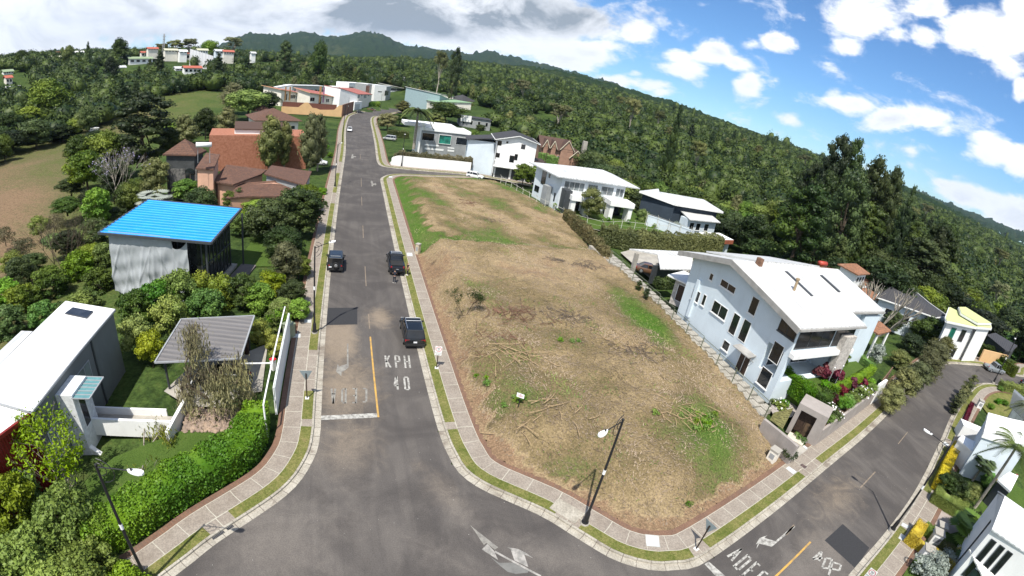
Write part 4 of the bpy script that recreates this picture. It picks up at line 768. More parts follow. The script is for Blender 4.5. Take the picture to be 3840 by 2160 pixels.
mb=MB();o0,o1_=ONP(Z8(2110,262),f.p(0,0),f.B()),ONP(Z8(2110,190),f.p(0,0),f.B());mb.prism(f.rect(-.5,f.L,-1.5,-.003),o0[1]-.1,o1_[1]);mb.build('balcony',WH,h)
fhouse('low_white_house','low white flat house with terrace left of the white cube',Z8(1130,250),Z8(1390,230),Z8(1135,112),Z8(1385,125),9,WH,WR,'flat',zb=3,over=.3,side=False,grid=(2,1))
fhouse('grey_hip_house','large house with tall grey hipped roof rising behind the far street',Z8(2250,215),Z8(2576,200),Z8(2230,62),Z8(2540,90),16,LB,mat('grey_shingle',(.22,.22,.23),.85,.1,1),'hip',zb=3,rise=7.5,over=1.2,side=False,grid=(4,1))
C10=lambda x,y:c(1,0,x,y)
for nm,lb,bl_,br_,tl_,tr_,rm,zb_ in(('row_house','row house with green and white striped roof nearest the palm',(1640,1080),(1800,1130),(1600,945),(1830,1020),RGN,0),('row_house','second row house with a white and pink sheet roof',(1830,1120),(1960,1110),(1700,905),(1960,1010),WR,0),('row_house','third row house with green ridge and white walls',(1970,1090),(2060,1090),(1880,925),(2065,1010),RGN,0)):
 A,B=G(C10(*bl_)),G(C10(*br_));L_=14
 fhouse(nm,lb,C10(*bl_),C10(*br_),C10(bl_[0],tl_[1]+45),C10(br_[0],tr_[1]),26,OW if rm is not WR else mat('teal_render',(.28,.38,.40),.8),rm,'shed',zb=zb_,back=2.2,over=.6,side=False,grid=(2,2),group='row houses with sheet roofs beyond the palm')
fhouse('dark_roofed_villa','villa with dark shingle roof and white dormer right of the row houses',C10(2060,1120),C10(2190,1130),C10(2020,1000),C10(2180,1030),16,WH,RDK,'hip',zb=-1,rise=4.5,over=1.5,side=False,grid=(3,1))
fhouse('white_fence_house','low white house with balustrade fence among garden trees',C10(2170,1165),C10(2310,1175),C10(2165,1090),C10(2300,1110),8,WH,WR,'flat',zb=-1,over=.5,side=False,grid=(4,1))
h,f=fhouse('long_low_house','long low house with dark flat roof behind the green window house',C10(2045,1270),C10(2350,1310),C10(2045,1165),C10(2375,1215),12,GR,RDK,'flat',zb=-1,over=.6,side=False,grid=(4,1));mb=MB();mb.prism(f.rect(0,6,-.6,0-.01),2,5.4);mb.build('white_panel',WH,h)
fhouse('forest_white_house','white flat house half hidden in the forest behind the brown gables',Z6(1600,262),Z6(1860,300),Z6(1605,190),Z6(1865,240),8,mat('cream_render',(.74,.72,.60),.8),WR,'flat',zb=-6,over=.2,side=False,grid=(3,1))
fhouse('forest_red_house','tiny red roofed house glimpsed high in the forest',c(2,0,1175,1150),c(2,0,1265,1170),c(2,0,1175,1125),c(2,0,1265,1140),8,OW,RRD,'eave',zb=8,rise=2,side=False,grid=(2,1))
Z5=lambda x,y:(580+x*.2562,540+y*.2562)
h=thing('brick_house','salmon house with brown clay tile roofs and arched windows left of the street','house',(-50,80,0))
def rpoly(par,pts,zs,m_,th=.25,inset=.5,wall_=None,base=-.5,name='roof'):
 P3=[(*G(p,z),z)for p,z in zip(pts,zs)];mb=MB();slab(mb,P3,th);r_=mb.build(name,m_,par)
 if wall_:
  c0=np.mean([p[:2]for p in P3],axis=0);Q=[]
  for p in P3:v_=np.array(p[:2])-c0;k=1-inset/np.linalg.norm(v_);Q.append((*(c0+v_*k),p[2]-th-.02))
  mb=MB();mb.prism([q_[:2]for q_ in Q],base,[q_[2]for q_ in Q]if sum(Q[i][0]*Q[(i+1)%len(Q)][1]-Q[(i+1)%len(Q)][0]*Q[i][1]for i in range(len(Q)))>0 else[q_[2]for q_ in Q]);mb.build('wall',wall_,par)
 return P3
rpoly(h,[Z5(1600,430),Z5(2205,600),Z5(2300,400),Z5(1710,310)],[5.4,4.6,4.6,5.4],RT,wall_=GR)
rpoly(h,[Z5(1040,790),Z5(1370,765),Z5(2140,765),Z5(2205,625),Z5(1780,530),Z5(1250,575)],[3.0,3.0,3.0,3.6,4.4,3.8],RT,wall_=SA,inset=.8)
rpoly(h,[Z5(850,545),Z5(1150,590),Z5(1560,440),Z5(1640,375),Z5(1050,300)],[4.2,4.2,4.8,5.2,6.0],RT,wall_=SA,inset=.9)
rpoly(h,[Z5(600,352),Z5(865,368),Z5(955,150),Z5(755,125)],[6.6,6.6,8.2,8.2],RT,wall_=SA,inset=.4)
f=FR(G(Z5(690,830),0),G(Z5(880,830),0));mb=MB();mb.prism(f.rect(0,f.L,0,4),-.5,6.3);mb.build('wing_wall',mat('pale_salmon_render',(.70,.48,.36),.85,.05,.6),h)
for qd in((Z5(615,380),Z5(715,460)),(Z5(755,382),Z5(852,468)),(Z5(760,505),Z5(855,588))):wpx(h,f,qd,fm=BRN,nd=1,sill=False)
f=FR(G(Z5(880,760),0),G(Z5(1150,760),0))
for a in(Z5(880,575),Z5(1010,570)):
 s0,z1_=ONP(a,f.p(0,0),f.B());fo=window(h,f,s0,s0+2.4,.2,z1_-.6,fm=BRN,nd=2,sill=False,v=-.1);mb=MB();mb.add([f.p(s0+1.2+1.2*math.cos(a_),-.16,z1_-.6+1.0*math.sin(a_))for a_ in np.linspace(0,PI,9)],[tuple(range(9))]);mb.build('arch',GL1,fo)
pts=[(*G(Z5(115,150),7.6),7.6),(*G(Z5(605,158),7.6),7.6),(*G(Z5(760,92),7.6),7.6),(*G(Z5(300,60),7.6),7.6)];pk=(*(np.mean([p[:2]for p in pts],axis=0)),10.0)
h=thing('stone_tower_house','square dark stone wing with arched window and hipped tile roof','house',(pk[0],pk[1],0))
mb=MB();mb.add(pts+[pk],[(0,1,4),(1,2,4),(2,3,4),(3,0,4)]);mb.prism([p[:2]for p in pts],7.35,7.58);mb.build('roof',RT,h)
c0=np.array(pk[:2]);Q=[tuple(c0+(np.array(p[:2])-c0)*.84)for p in pts];mb=MB();mb.prism(Q,-1,7.35);mb.build('wall',mat('dark_render',(.06,.065,.065),.9,.2,1.0,bump=.4,bscale=6),h)
f=FR(Q[0],Q[1]);mb=MB();mb.prism(f.rect(.6,3.6,-.12,-.003),0,4.9);mb.prism(f.rect(5.6,8.0,-.12,-.003),0,4.9);mb.build('stone_facing',STN,h)
fo=window(h,f,3.6,5.6,1.4,4.0,fm=mat('worn_timber',(.28,.22,.18),.8,.2,4),nd=2,sill=False,v=-.02);mb=MB();mb.add([f.p(4.6+1.05*math.cos(a_),-.15,4.0+1.05*math.sin(a_))for a_ in np.linspace(0,PI,9)],[tuple(range(9))]);mb.build('arch',GL1,fo)
bR,tR=(1147,632),(1150,512);zt=HG(bR,tR);A2=G((785,507),zt);B2=G(bR);f=FR(A2,B2)
h=thing('brick_hall','tall plain red brick building behind the tile roofs','building',(*f.p(f.L/2,6),0))
mb=MB();mb.prism(f.rect(0,f.L,0,12),-1,zt);mb.build('wall',BK,h);roof_on(h,f,f.L*.25,f.L*.8,2,12,zt+1.2,'eave',RBR,rise=1.2,th=.2)
mb=MB();mb.prism(f.rect(f.L*.25,f.L*.8,2.3,11.7),zt,zt+1.0);mb.build('attic_wall',WH,h)
t_=thing('solar_water_heater','white cylindrical solar water heater on the roof beside the brick building','water heater',(*G(Z5(720,60),9.6),9.6))
mb=MB();g_=G(Z5(720,20),10.8);fA,fB=np.array(g_)-np.array(f.u)*1.3,np.array(g_)+np.array(f.u)*1.3;mb.tube((*fA,10.9),(*fB,10.9),.42,.42,12);mb.build('tank',WH,t_,smooth=True)
for k in(-1,1):mb=MB();mb.path([(*(np.array(g_)+np.array(f.u)*k),10.8),(*(np.array(g_)+np.array(f.u)*k),7.9)],.05,5);mb.build('leg',FRM,t_)
h,f=fhouse('tile_roofed_villa','wide villa with hipped clay tile roofs behind the two street trees',C10(0,1330),C10(420,1330),C10(-60,1180),C10(500,1240),16,OW,RT,'hip',zb=0,rise=3.5,over=1.2,side=False,grid=(4,1))
h,f=fhouse('small_tile_pavilion','small pavilion with pyramid tile roof left of the tile roofed villa',C10(-5,1200),C10(140,1200),C10(-10,1110),C10(145,1118),9,OW,RT,'hip',zb=0,rise=2.6,over=.8,side=False,grid=(2,1))
BQ=[(-47.9,50.2),(-34.4,52.4),(-30.7,40.9),(-44.3,37.9)];h=thing('blue_roofed_pavilion','glass and steel pavilion with bright blue ribbed roof, part wrapped for building work','house',(-39.3,45.3,0))
f=FR(BQ[3],BQ[2]);P=f.p
bl2=mat('blue_roof_sheet',(.0,.26,.80),.3,.06,.5,spec=.8);mb=MB();D_=12.2
slab(mb,[(*BQ[3],6.82),(*BQ[2],6.82),(*BQ[1],7.0),(*BQ[0],7.0)],.12)
for k in range(15):
 a=(k+.5)/15;p0=np.array(BQ[3])*(1-a)+np.array(BQ[0])*a;p1=np.array(BQ[2])*(1-a)+np.array(BQ[1])*a;z_=6.83+.18*a;mb.tube((*p0,z_),(*p1,z_),.06,.06,5,m=1)
r_=mb.build('roof',[bl2,mat('blue_rib_highlight',(.07,.36,.84),.25,.1,.5,spec=.8)],h);mb=MB();mb.path([(*BQ[i%4],6.75 if i%4>1 else 6.92)for i in range(5)],.17,4);mb.build('fascia',DG,r_)
mb=MB();mb.prism([P(1.4,1.0),P(12.6,1.0),P(12.6,10.5),P(1.4,10.5)],-1.5,.25);mb.build('floor_slab',CN,h)
mb=MB();mb.prism([P(2.0,1.5),P(12.0,1.5),P(12.0,9.8),P(2.0,9.8)],.25,6.4);mb.build('glazed_wall',glass('smoked_glass',(.028,.032,.03),.1),h)
e=FR(P(12.0,1.5),P(12.0,9.8));s2=-1 if(-e.v)@f.u>0 else 1
mb=MB()
for k in range(9):a=1.5+8.3*k/8;mb.prism(f.rect(12.003,12.08,a-.04,a+.04),.25,6.4)
for z_ in(.3,3.1,6.2):mb.prism(f.rect(12.003,12.07,1.5,9.8),z_,z_+.12)
for k in range(8):a=2+10*k/7;mb.prism(f.rect(a-.04,a+.04,1.42,1.497),.25,6.4)
mb.build('mullions',DG,h)
for a,b_ in((1.2,1.0),(12.9,.9),(13.3,10.9),(1.0,11)):mb=MB();mb.box(*P(a,b_),-1.6,.18,.18,8.3,f.rz);mb.build('post',DG,h)
mb=MB();mb.prism([P(13.0,5),P(15,5),P(15,11),P(13,11)],-.3,.1);mb.build('timber_step',mat('weathered_deck',(.16,.14,.13),.9),h)
A=np.array(P(1.0,.7));B=np.array(P(10.9,.55));nu,nv=130,80;RL=[(random.uniform(0,1),random.uniform(-.35,.35),random.uniform(.008,.022),random.uniform(.05,.16))for _ in range(17)];V=np.zeros((nu,nv,3))
for i in range(nu):
 for j in range(nv):
  a,b_=i/(nu-1),j/(nv-1);drop=6.2 if a<.72 else 6.2
  fold=.09*math.sin(a*11+b_*4)+.07*math.sin(a*47-b_*17+1)*b_+.12*abs(math.sin(a*9-b_*6))+sum(am*math.exp(-(((a-a0-sl_*(b_-.2))/wd_)**2))*min(1,4*b_)for a0,sl_,wd_,am in RL)+.05*math.sin(b_*26+a*9)+.30*math.exp(-((a-.3-.12*b_)**2)/.004)*b_+.12*math.sin((a+b_*.6)*24)*math.exp(-((a-.78)**2)/.03)
  p=A*(1-a)+B*a+np.array(-f.v)*(fold*(.25+b_)+.15);topz=6.95 if a<.8 else 6.95-min(1,(a-.8)/.03)*1.35+.55*((a-.87)/.1)**2
  V[i,j]=(p[0]+f.u[0]*(.25*b_*(a-.5)),p[1]+f.u[1]*(.25*b_*(a-.5)),topz-(topz+.1+.35*a+.25*math.sin(a*9))*b_)
ii=np.arange(nu*nv).reshape(nu,nv);F=np.stack([ii[:-1,:-1],ii[1:,:-1],ii[1:,1:],ii[:-1,1:]],-1).reshape(-1,4)
tp=npmesh('tarpaulin',V,F,[mat('tarp_fabric',(.34,.36,.37),.36,.08,1.0)],smooth=True);tag(tp,'silvery grey tarpaulin hanging in folds over the front of the blue roofed pavilion','tarpaulin')
h=thing('white_roofed_house','house with long blank white roof and dark side wall at the left edge','house',(-29.5,19.5,-1.5));z7=5.0
W4=[np.array(G((246,1128.5),z7)),np.array(G((430.5,1159),z7)),np.array(G((119.3,1542),z7)),np.array(G((0,1568),z7))];W4[3]=W4[2]+(W4[0]-W4[1])*1.02
mb=MB();slab(mb,[(*p,z7)for p in W4],.25);r_=mb.build('roof',WR,h);mb=MB();mb.path([(*W4[i%4],z7-.1)for i in range(5)],.1,4);mb.build('gutter',FRM,r_)
c0=sum(W4)/4;Q=[tuple(c0+(p-c0)*.965)for p in W4];gd=mat('grey_cladding',(.15,.16,.155),.8,.06,.6);mb=MB();mb.prism(Q,-1.6,z7-.28);mb.build('wall',gd,h)
f=FR(Q[1],Q[2])
sgn_=-1 if(-f.v)@(np.array([0,0])-f.A)>0 else 1
C02=lambda x,y:c(0,2,x,y)
s_=[ONP(p,Q[1],Q[2])for p in(C02(860,665),C02(730,850))];print(s_,f.L)
window(h,f,min(s_[0][0],s_[1][0])-.2,max(s_[0][0],s_[1][0])+.4,.9,3.6,fm=FRM,gm=GL2,nd=3,sgn=sgn_,sill=False);window(h,f,f.L-2.4,f.L-.5,.2,2.6,fm=FW,gm=GL2,nd=2,sgn=sgn_,sill=False)
mb=MB();u_=ONP(C02(905,520),Q[1],Q[2])[0];mb.prism([f.p(u_-.08,sgn_*.12),f.p(u_+.08,sgn_*.12),f.p(u_+.08,sgn_*.002),f.p(u_-.08,sgn_*.002)],-1.2,4.7);mb.build('downpipe',DG,h)
sp=[(*G(C02(*p),z7),z7+.12)for p in((735,205),(940,245),(875,312),(655,265))];mb=MB();slab(mb,sp,.1);o=mb.build('roof_panel',glass('solar_glass',(.03,.035,.045),.2),None);tag(o,'dark solar water panel lying on the long white roof','solar panel')
rp=[(*G(C02(*p),3.8),3.8)for p in((215,430),(330,435),(0,775),(-170,790))];mb=MB();slab(mb,rp,.2);mb.build('lower_roof',RGY,h);mb=MB();mb.prism([p[:2]for p in rp],-1.6,3.59);mb.build('lower_wall',gd,h)
ep=[G(C02(*p),4.1)for p in((515,1078),(720,1085),(865,885),(675,875))];mb=MB();mb.prism([tuple(p)for p in ep],-1.5,4.1);mb.build('entrance_block',mat('porch_white',(.70,.72,.72),.7),h)
cp=[(*G(C02(*p),3.9),3.9)for p in((722,1112),(900,1115),(1042,898),(868,892))]
cg=mat('aqua_glass_canopy',(.12,.26,.27),.15,.1,3);mb=MB();slab(mb,cp,.04);cn=mb.build('glass_canopy',cg,h);mb=MB()
for k in range(7):a=k/6;p0=np.array(cp[0])*(1-a)+np.array(cp[3])*a;p1=np.array(cp[1])*(1-a)+np.array(cp[2])*a;mb.path([tuple(p0),tuple(p1)],.05,4)
mb.path([cp[0],cp[3]],.06,4);mb.path([cp[1],cp[2]],.06,4);mb.build('canopy_ribs',FRM,cn)
e=FR(ep[1],ep[2]);so_=-1 if(-e.v)@(np.array([0,0.])-e.A)>0 else 1;window(h,e,.5,e.L*.6,.9,3.5,fm=FW,gm=GL1,nd=1,sgn=so_,sill=False,name='door')
h=thing('red_annex','dark red corrugated annex with white roof at the lower left edge','house',(-26,10,-1.5))
P1,P2=G(C02(318,1268),4.4),G(c(0,3,0,52),4.4);f=FR(P1,P2);mb=MB();mb.prism(f.rect(0,f.L+3,0,4),-2.4,4.4);mb.build('wall',ribbed('red_corrugated',(.20,.018,.014),math.atan2(*(f.u[::-1])),.22,.5,.2),h)
mb=MB();mb.prism(f.rect(-.05,f.L+3,-.1,4.1),4.402,4.7);mb.build('roof',WR,h);mb=MB();mb.path([f.p(-.1,-.15,4.55),f.p(f.L+3,-.15,4.55)],.2,4);mb.build('red_fascia',RB,h)
t_=thing('entrance_bridge','white walled footbridge leading from the driveway to the white porch','footbridge',(-24,17,-.5))
b1,b2=G(C02(800,1312),1.0),G(C02(1720,1350),1.0);f=FR(b1,b2);mb=MB();mb.prism(f.rect(0,f.L,0,.22),-.5,1.0);mb.build('side_wall',WH,t_)
mb=MB();mb.prism(f.rect(0,f.L,.22,2.0),-.5,-.1);mb.build('deck',CN,t_);mb=MB();mb.prism(f.rect(0,f.L-1,2.0,2.15),-.5,.5);mb.build('far_wall',WH,t_)
g1,g2=G(c(0,3,800,0),.9),G(c(0,3,1060,290),-1.6);f=FR(g1,g2);mb=MB();mb.prism(f.rect(-1.5,f.L,0,.35),-2,[1.0,-1.3,-1.3,1.0]if f.fl>0 else[1.0,-1.3,-1.3,1.0]);mb.build('sloping_wall',WH,t_)
g1,g2=G(C02(1690,1449),1.0),G(C02(1885,1150),.6);f=FR(g1,g2);mb=MB();mb.prism(f.rect(0,f.L,0,.25),-.8,1.0);mb.build('end_wall',WH,t_)
h=thing('grey_carport','carport with grey sheet roof half hidden by a wispy willow','carport',(-23.5,30,0));cpz=3.0
CP=[(*G(C02(*p),cpz),z_)for p,z_ in(((1825,325),3.1),((2560,290),3.1),((2420,700),2.9),((1555,740),2.9))]
mb=MB();slab(mb,CP,.1);r_=mb.build('roof',RGC,h);mb=MB();mb.path([CP[i%4]for i in range(5)],.09,4);mb.build('gutter',FRM,r_)
for a,b_ in((.08,.08),(.92,.1),(.92,.9),(.08,.9)):
 p=(np.array(CP[3])*(1-a)+np.array(CP[2])*a)*(1-b_)+(np.array(CP[0])*(1-a)+np.array(CP[1])*a)*b_;mb=MB();mb.box(p[0],p[1],-.2,.14,.14,3.05);mb.build('post',DG,h)
p=np.array(CP[1])*.8+np.array(CP[0])*.2;mb=MB();mb.box(p[0],p[1]-1.2,0,2.6,.3,2.7,.2);mb.build('timber_wall',BRN,h)
tag(paint('driveway',[[C02(1650,1040),C02(1960,750),C02(2500,640),c(1,2,120,560),c(1,2,60,1040),C02(2430,1080),C02(2200,1200),C02(1900,1190)]],CN,.02),kind='structure')
C11=lambda x,y:c(3,1,x,y);C32=lambda x,y:c(3,2,x,y);C33=lambda x,y:c(3,3,x,y)
h=thing('tile_roofed_house','house with mossy terracotta tile roofs and a small square tower behind the white house','house',(52,66,-1))
rpoly(h,[C11(430,1240),C11(640,1290),C11(1110,1460),C11(1060,1380),C11(700,1260),C11(520,1225)],[7.0,6.2,5.0,5.6,7,7.4],RT2,wall_=WH,base=-3,inset=1.0)
rpoly(h,[C32(880,0),C32(1060,115),C32(1180,110),C32(1000,0)],[5.4,4.6,4.6,5.4],RT2,name='porch_roof',wall_=WH,base=-3,inset=.7)
tq=[np.array(G(C11(*p),8.6))for p in((700,1205),(905,1315),(1030,1305),(850,1200))];c0=sum(tq)/4
mb=MB();mb.add([(*p,8.6)for p in tq]+[(*c0,9.6)],[(0,1,4),(1,2,4),(2,3,4),(3,0,4)]);mb.prism([tuple(p)for p in tq],8.4,8.597);mb.build('tower_roof',RT2,h)
Q=[tuple(c0+(p-c0)*.78)for p in tq];mb=MB();mb.prism(Q,0,8.4);mb.build('tower_wall',WH,h);e=FR(Q[0],Q[1]);e=FR(Q[1],Q[2]);s2=-1 if(-e.v)@(-e.A)>0 else 1
for k in range(3):window(h,e,e.L*(.18+.27*k),e.L*(.36+.27*k),6.9,7.8,fm=FRM,nd=1,sgn=s2,sill=False)
t_=thing('red_water_tank','red cylindrical water tank on legs above the tile roof','water tank',(*G(C11(545,1260),7.2),7.0));g_=G(C11(548,1210),8.6)
mb=MB();mb.tube((g_[0]-.9,g_[1]-.3,8.7),(g_[0]+.9,g_[1]+.3,8.7),.45,.45,12);mb.build('tank',mat('tank_red',(.42,.06,.035),.5),t_,smooth=True)
for a in(-.7,.7):mb=MB();mb.path([(g_[0]+a,g_[1]+a*.3,8.4),(g_[0]+a,g_[1]+a*.3,6.6)],.05,4);mb.build('leg',FRM,t_)
h=thing('dark_shingle_house','house with large dark shingle hipped roof behind the bushy garden trees','house',(66,66,-1));z_=5.0
E4=[(*G(C32(*p),z_),z_)for p in((1090,95),(1690,302),(1815,288),(1620,150),(1440,0),(1180,-40))];r1,r2=(*G(C32(1230,-10),6.8),6.8),(*G(C32(1480,100),6.6),6.6)
mb=MB();mb.add(E4+[r1,r2],[(0,1,7,6),(1,2,7),(2,3,7),(3,4,6,7),(4,5,6),(5,0,6)]);r_=mb.build('roof',RDK,h);mb=MB();mb.path([E4[i%6]for i in range(7)],.14,4);mb.build('gutter',TRIM,r_)
c0=np.mean([p[:2]for p in E4],axis=0);Q=[tuple(c0+(np.array(p[:2])-c0)*.92)for p in E4];mb=MB();mb.prism(Q,-3,4.95);mb.build('wall',LB,h);e=FR(Q[0],Q[1]);s2=-1 if(-e.v)@(-e.A)>0 else 1
for k in range(4):window(h,e,2+k*4,3.6+k*4,1.8,3.6,fm=FW,sgn=s2)
h=thing('garden_pavilion','small pavilion with pyramid terracotta roof on white posts beside the white house','pavilion',(49,54,0));tq=[np.array(G(C32(*p),4.2))for p in((1005,395),(1110,465),(1242,430),(1060,300))];c0=sum(tq)/4
mb=MB();mb.add([(*p,4.2)for p in tq]+[(*c0,5.2)],[(0,1,4),(1,2,4),(2,3,4),(3,0,4)]);mb.prism([tuple(p)for p in tq],4.0,4.197);mb.build('roof',RT2,h)
for p in tq:p=c0+(p-c0)*.82;mb=MB();mb.box(p[0],p[1],-.3,.3,.3,4.3);mb.build('post',WH,h)
h=thing('lime_roofed_house','white modern house with angular lime green flat roofs at the street bend','house',(88,74,0))
for i,(pl,z_,base)in enumerate(((((1790,300),(1800,322),(2100,388),(2105,345),(1940,245),(1830,190)),7.2,0),(((1925,190),(1945,250),(2110,345),(2245,348),(2150,290),(1990,190)),7.9,0),(((2095,350),(2105,385),(2248,398),(2240,355)),7.3,0))):
 P3=[(*G(C32(*p),z_),z_)for p in pl];mb=MB();slab(mb,P3,.1);r_=mb.build('roof',RLG,h);mb=MB();mb.path([(p[0],p[1],p[2]-.3)for p in P3+[P3[0]]],.25,4);mb.build('fascia',TRIM,r_)
 c0=np.mean([p[:2]for p in P3],axis=0);Q=[tuple(c0+(np.array(p[:2])-c0)*.86)for p in P3];mb=MB();mb.prism(Q,-1,z_-.15);mb.build('wall',WH,h)
 if i<2:
  e=FR(Q[1],Q[2]);s2=-1 if(-e.v)@(-e.A)>0 else 1
  for k,g_ in((.22,GL3),(.62,GL1)):window(h,e,e.L*k,e.L*(k+.2),3.6,6.0,fm=FRM,gm=g_,sgn=s2,sill=False);window(h,e,e.L*k,e.L*(k+.16),.4,2.4,fm=FW,sgn=s2,sill=False)
h=thing('dark_flat_house','long dark house with black flat roof and an orange wall at the right edge','house',(104,74,-1));P3=[(*G(C32(*p),3.6),3.6)for p in((2200,470),(2390,625),(2450,640),(2512,580),(2290,450))]
mb=MB();slab(mb,P3,.3);mb.build('roof',RDK,h);c0=np.mean([p[:2]for p in P3],axis=0);mb=MB();mb.prism([tuple(c0+(np.array(p[:2])-c0)*.9)for p in P3],-2,3.25);mb.build('wall',DG,h);e=FR(P3[1][:2],P3[2][:2]);mb=MB();mb.prism(e.rect(-6,e.L,0.2,.5),-1.5,2.6);mb.build('orange_wall',OC,h)
wg=[G(C32(1700,700)),G(C32(1765,640)),G(C32(1900,640)),G(C32(1895,690))];tag(ribbon('boundary_wall',wg,.3,-.1,1.6,WH),'short white L shaped garden wall at the street bend','wall')
K4=lambda x,y:(2750+x*.2899,1380+y*.2899)
b0,b1=G(K4(1040,1018)),G(K4(1760,478));f=FR(b0,b1);wz=2.0
t_=tag(ribbon('retaining_wall',[f.p(0,.1),f.p(f.L,.1)],.25,-.1,wz,MG),'long taupe retaining wall along the sidewalk below the white house garden','wall')
wh=[G(K4(1760,478)),G(K4(1840,395))];tag(ribbon('wall_pier',[f.p(f.L+.01,.05),f.p(f.L+3.0,-.0)],.35,-.1,2.9,WH),'white wall pier at the end of the taupe retaining wall','wall')
L_=f.L;SOIL=mat('planting_soil',(.13,.085,.05),.95,.3,2,bump=.5,bscale=6);LAWN=ground_mat('lawn',[(0,(.028,.06,.010)),(.5,(.068,.112,.022)),(.8,(.13,.135,.05)),(1,(.24,.16,.08))],attr=False,nscale=.4,fine=4,shift=-.08,wamp=.7,bump=.4)
mb=MB();mb.prism([f.p(.0,.23),f.p(L_,.23),f.p(L_+.2,3.4),f.p(0,3.4)],-.1,1.75);tag(mb.build('planting_bed',SOIL),kind='structure')
mb=MB();mb.prism([f.p(4.2,3.41),f.p(L_+3,3.41),f.p(L_+5,9.0),f.p(3.0,9.4),(34.6,43.2),(30.6,43.0)],-.1,2.75);tag(mb.build('terrace_lawn',LAWN),kind='structure')
yd=[G(K4(480,520),.5),G(K4(560,250),.6),G(K4(900,380),.4),G(K4(1010,520),.3),G(K4(760,640),.3)]
tag(paint('courtyard',[yd+[G(K4(560,700),.3)]],MG,.42),kind='structure')
gA,gB=G(K4(700,780),0.3),G(K4(1040,1010),0);fg=FR(gA,gB)
t_=thing('gatehouse','taupe concrete gate portal with dark slatted double doors','gate',(*fg.p(fg.L/2,.5),0));e0=fg.L
mb=MB();mb.prism(fg.rect(0,.45,-.3,2.3),0,3.5);mb.prism(fg.rect(e0-1.0,e0,-.3,2.3),0,3.5);mb.prism(fg.rect(.45,e0-1.0,-.3,2.3),2.9,3.499);mb.build('portal',MG,t_)
mb=MB();mb.prism(fg.rect(.5,e0-1.05,.35,.42),.35,2.85);dd=mb.build('door',BRN,t_);mb=MB()
for k in range(24):z_=.4+k*.1;mb.prism(fg.rect(.52,(e0-.55)/2-.03,.30,.348),z_,z_+.06);mb.prism(fg.rect((e0-.55)/2+.03,e0-1.07,.30,.348),z_,z_+.06)
mb.build('slats',BRN,dd)
mb=MB();mb.prism(fg.rect(.4,e0-1,-1.6,-.301),-.05,.3);mb.prism(fg.rect(.6,e0-1.2,-2.3,-1.61),-.05,.15);mb.build('step',mat('pale_steps',(.58,.53,.44),.8),t_)
wl=[G(K4(585,1138)),G(K4(735,935),.2),];
w1=[G(K4(590,1140)),G(K4(690,1000),0.1)];a0=np.array(G(K4(590,1140)));tp=G(K4(740,925),2.2);tl=G(K4(405,655),2.2)
tag(ribbon('courtyard_wall',[tl,tp,tp+(a0-tp)*.02+np.array((.4,-.9))],.35,-.1,2.2,MG),'taupe courtyard wall with pale coping beside the vacant lot','wall')
q1,q2,q3,q4_=[(*G(K4(*p),2.0),2.0)for p in((475,665),(640,785),(780,515),(525,580))];mb=MB();slab(mb,[q1,q2,q3,q4_],.06)
for k in range(9):
 a=(k+.5)/9;mb.tube(tuple(np.array(q1)*(1-a)+np.array(q4_)*a+np.array((0,0,.02))),tuple(np.array(q2)*(1-a)+np.array(q3)*a+np.array((0,0,.02))),.05,.05,4)
tag(mb.build('timber_gate',mat('mossy_timber',(.20,.19,.07),.9,.3,3)),'mossy slatted timber gate panel left of the gate portal','gate')
pg=[(*G(K4(*p)),z_)for p,z_ in(((1745,180),0),((1905,125),0),((1960,90),0))];e=FR(G(K4(1850,330),.5),G(K4(1960,190),.5));tag((lambda m_:(m_.prism(e.rect(-.2,e.L+1.2,0,.12),.1,2.6),m_)[1])(MB()).build('wooden_gate',mat('brown_gate_wood',(.20,.12,.08),.8,.2,5)),'brown vertical board gate behind the white wall pier','gate')
tag(paint('driveway',[[K4(740,940),K4(960,1065),K4(770,1205),K4(600,1150)]],CN,.15),kind='structure')
mb=MB();pz=lambda t:float(np.interp(t,[24,27,45,60,66],[.35,.6,1.6,2.45,2.5]))
k=26.0
while k<68:mb.prism([TW(k,38.0),TW(k,39.3),TW(k+1.15,39.3),TW(k+1.15,38.0)],0,pz(k)+.02);mb.prism([TW(k+.5,39.32),TW(k+.5,40.4),TW(k+1.5,40.4),TW(k+1.5,39.32)],0,pz(k)+.10);k+=1.28
tag(mb.build('path',CN),kind='structure')
FP_=mat('fence_green',(.16,.18,.12),.6,.15,4);ft=[25.2,27.9,30.8,33.8,36.9,40.0,43.2,46.6,50,53.5,57,60.5]
t_=thing('mesh_fence','green wire mesh fence stepping down between lot and white house','fence',(*TW(42,37.8),1))
for k in ft:g_=TW(k,37.75);mb=MB();mb.box(g_[0],g_[1],pz(k)-.3,.09,.09,2.35);mb.build('post',FP_,t_)
for a,b_ in zip(ft[:-1],ft[1:]):
 za=pz(b_)+2.0;mb=MB();A,B=TW(a,37.75),TW(b_,37.75);zl=pz(a)+.1;mb.path([(*A,za),(*B,za)],.03,4);mb.path([(*A,zl),(*B,pz(b_)+.1)],.03,4)
 for q_ in np.linspace(0,1,14)[1:-1]:p=A*(1-q_)+B*q_;mb.path([(*p,zl+.05),(*p,za)],.007,3)
 for zz in np.linspace(.25,.95,7):mb.path([(*A,zl+(za-zl)*zz),(*B,zl+(za-zl)*zz)],.007,3)
 mb.build('mesh_panel',FP_,t_)
tag(ribbon('fence_curb',[TW(k,37.72)for k in ft],.2,[pz(k)-.9 for k in ft],[pz(k)+.05 for k in ft],CN),'concrete footing wall under the green mesh fence','wall')
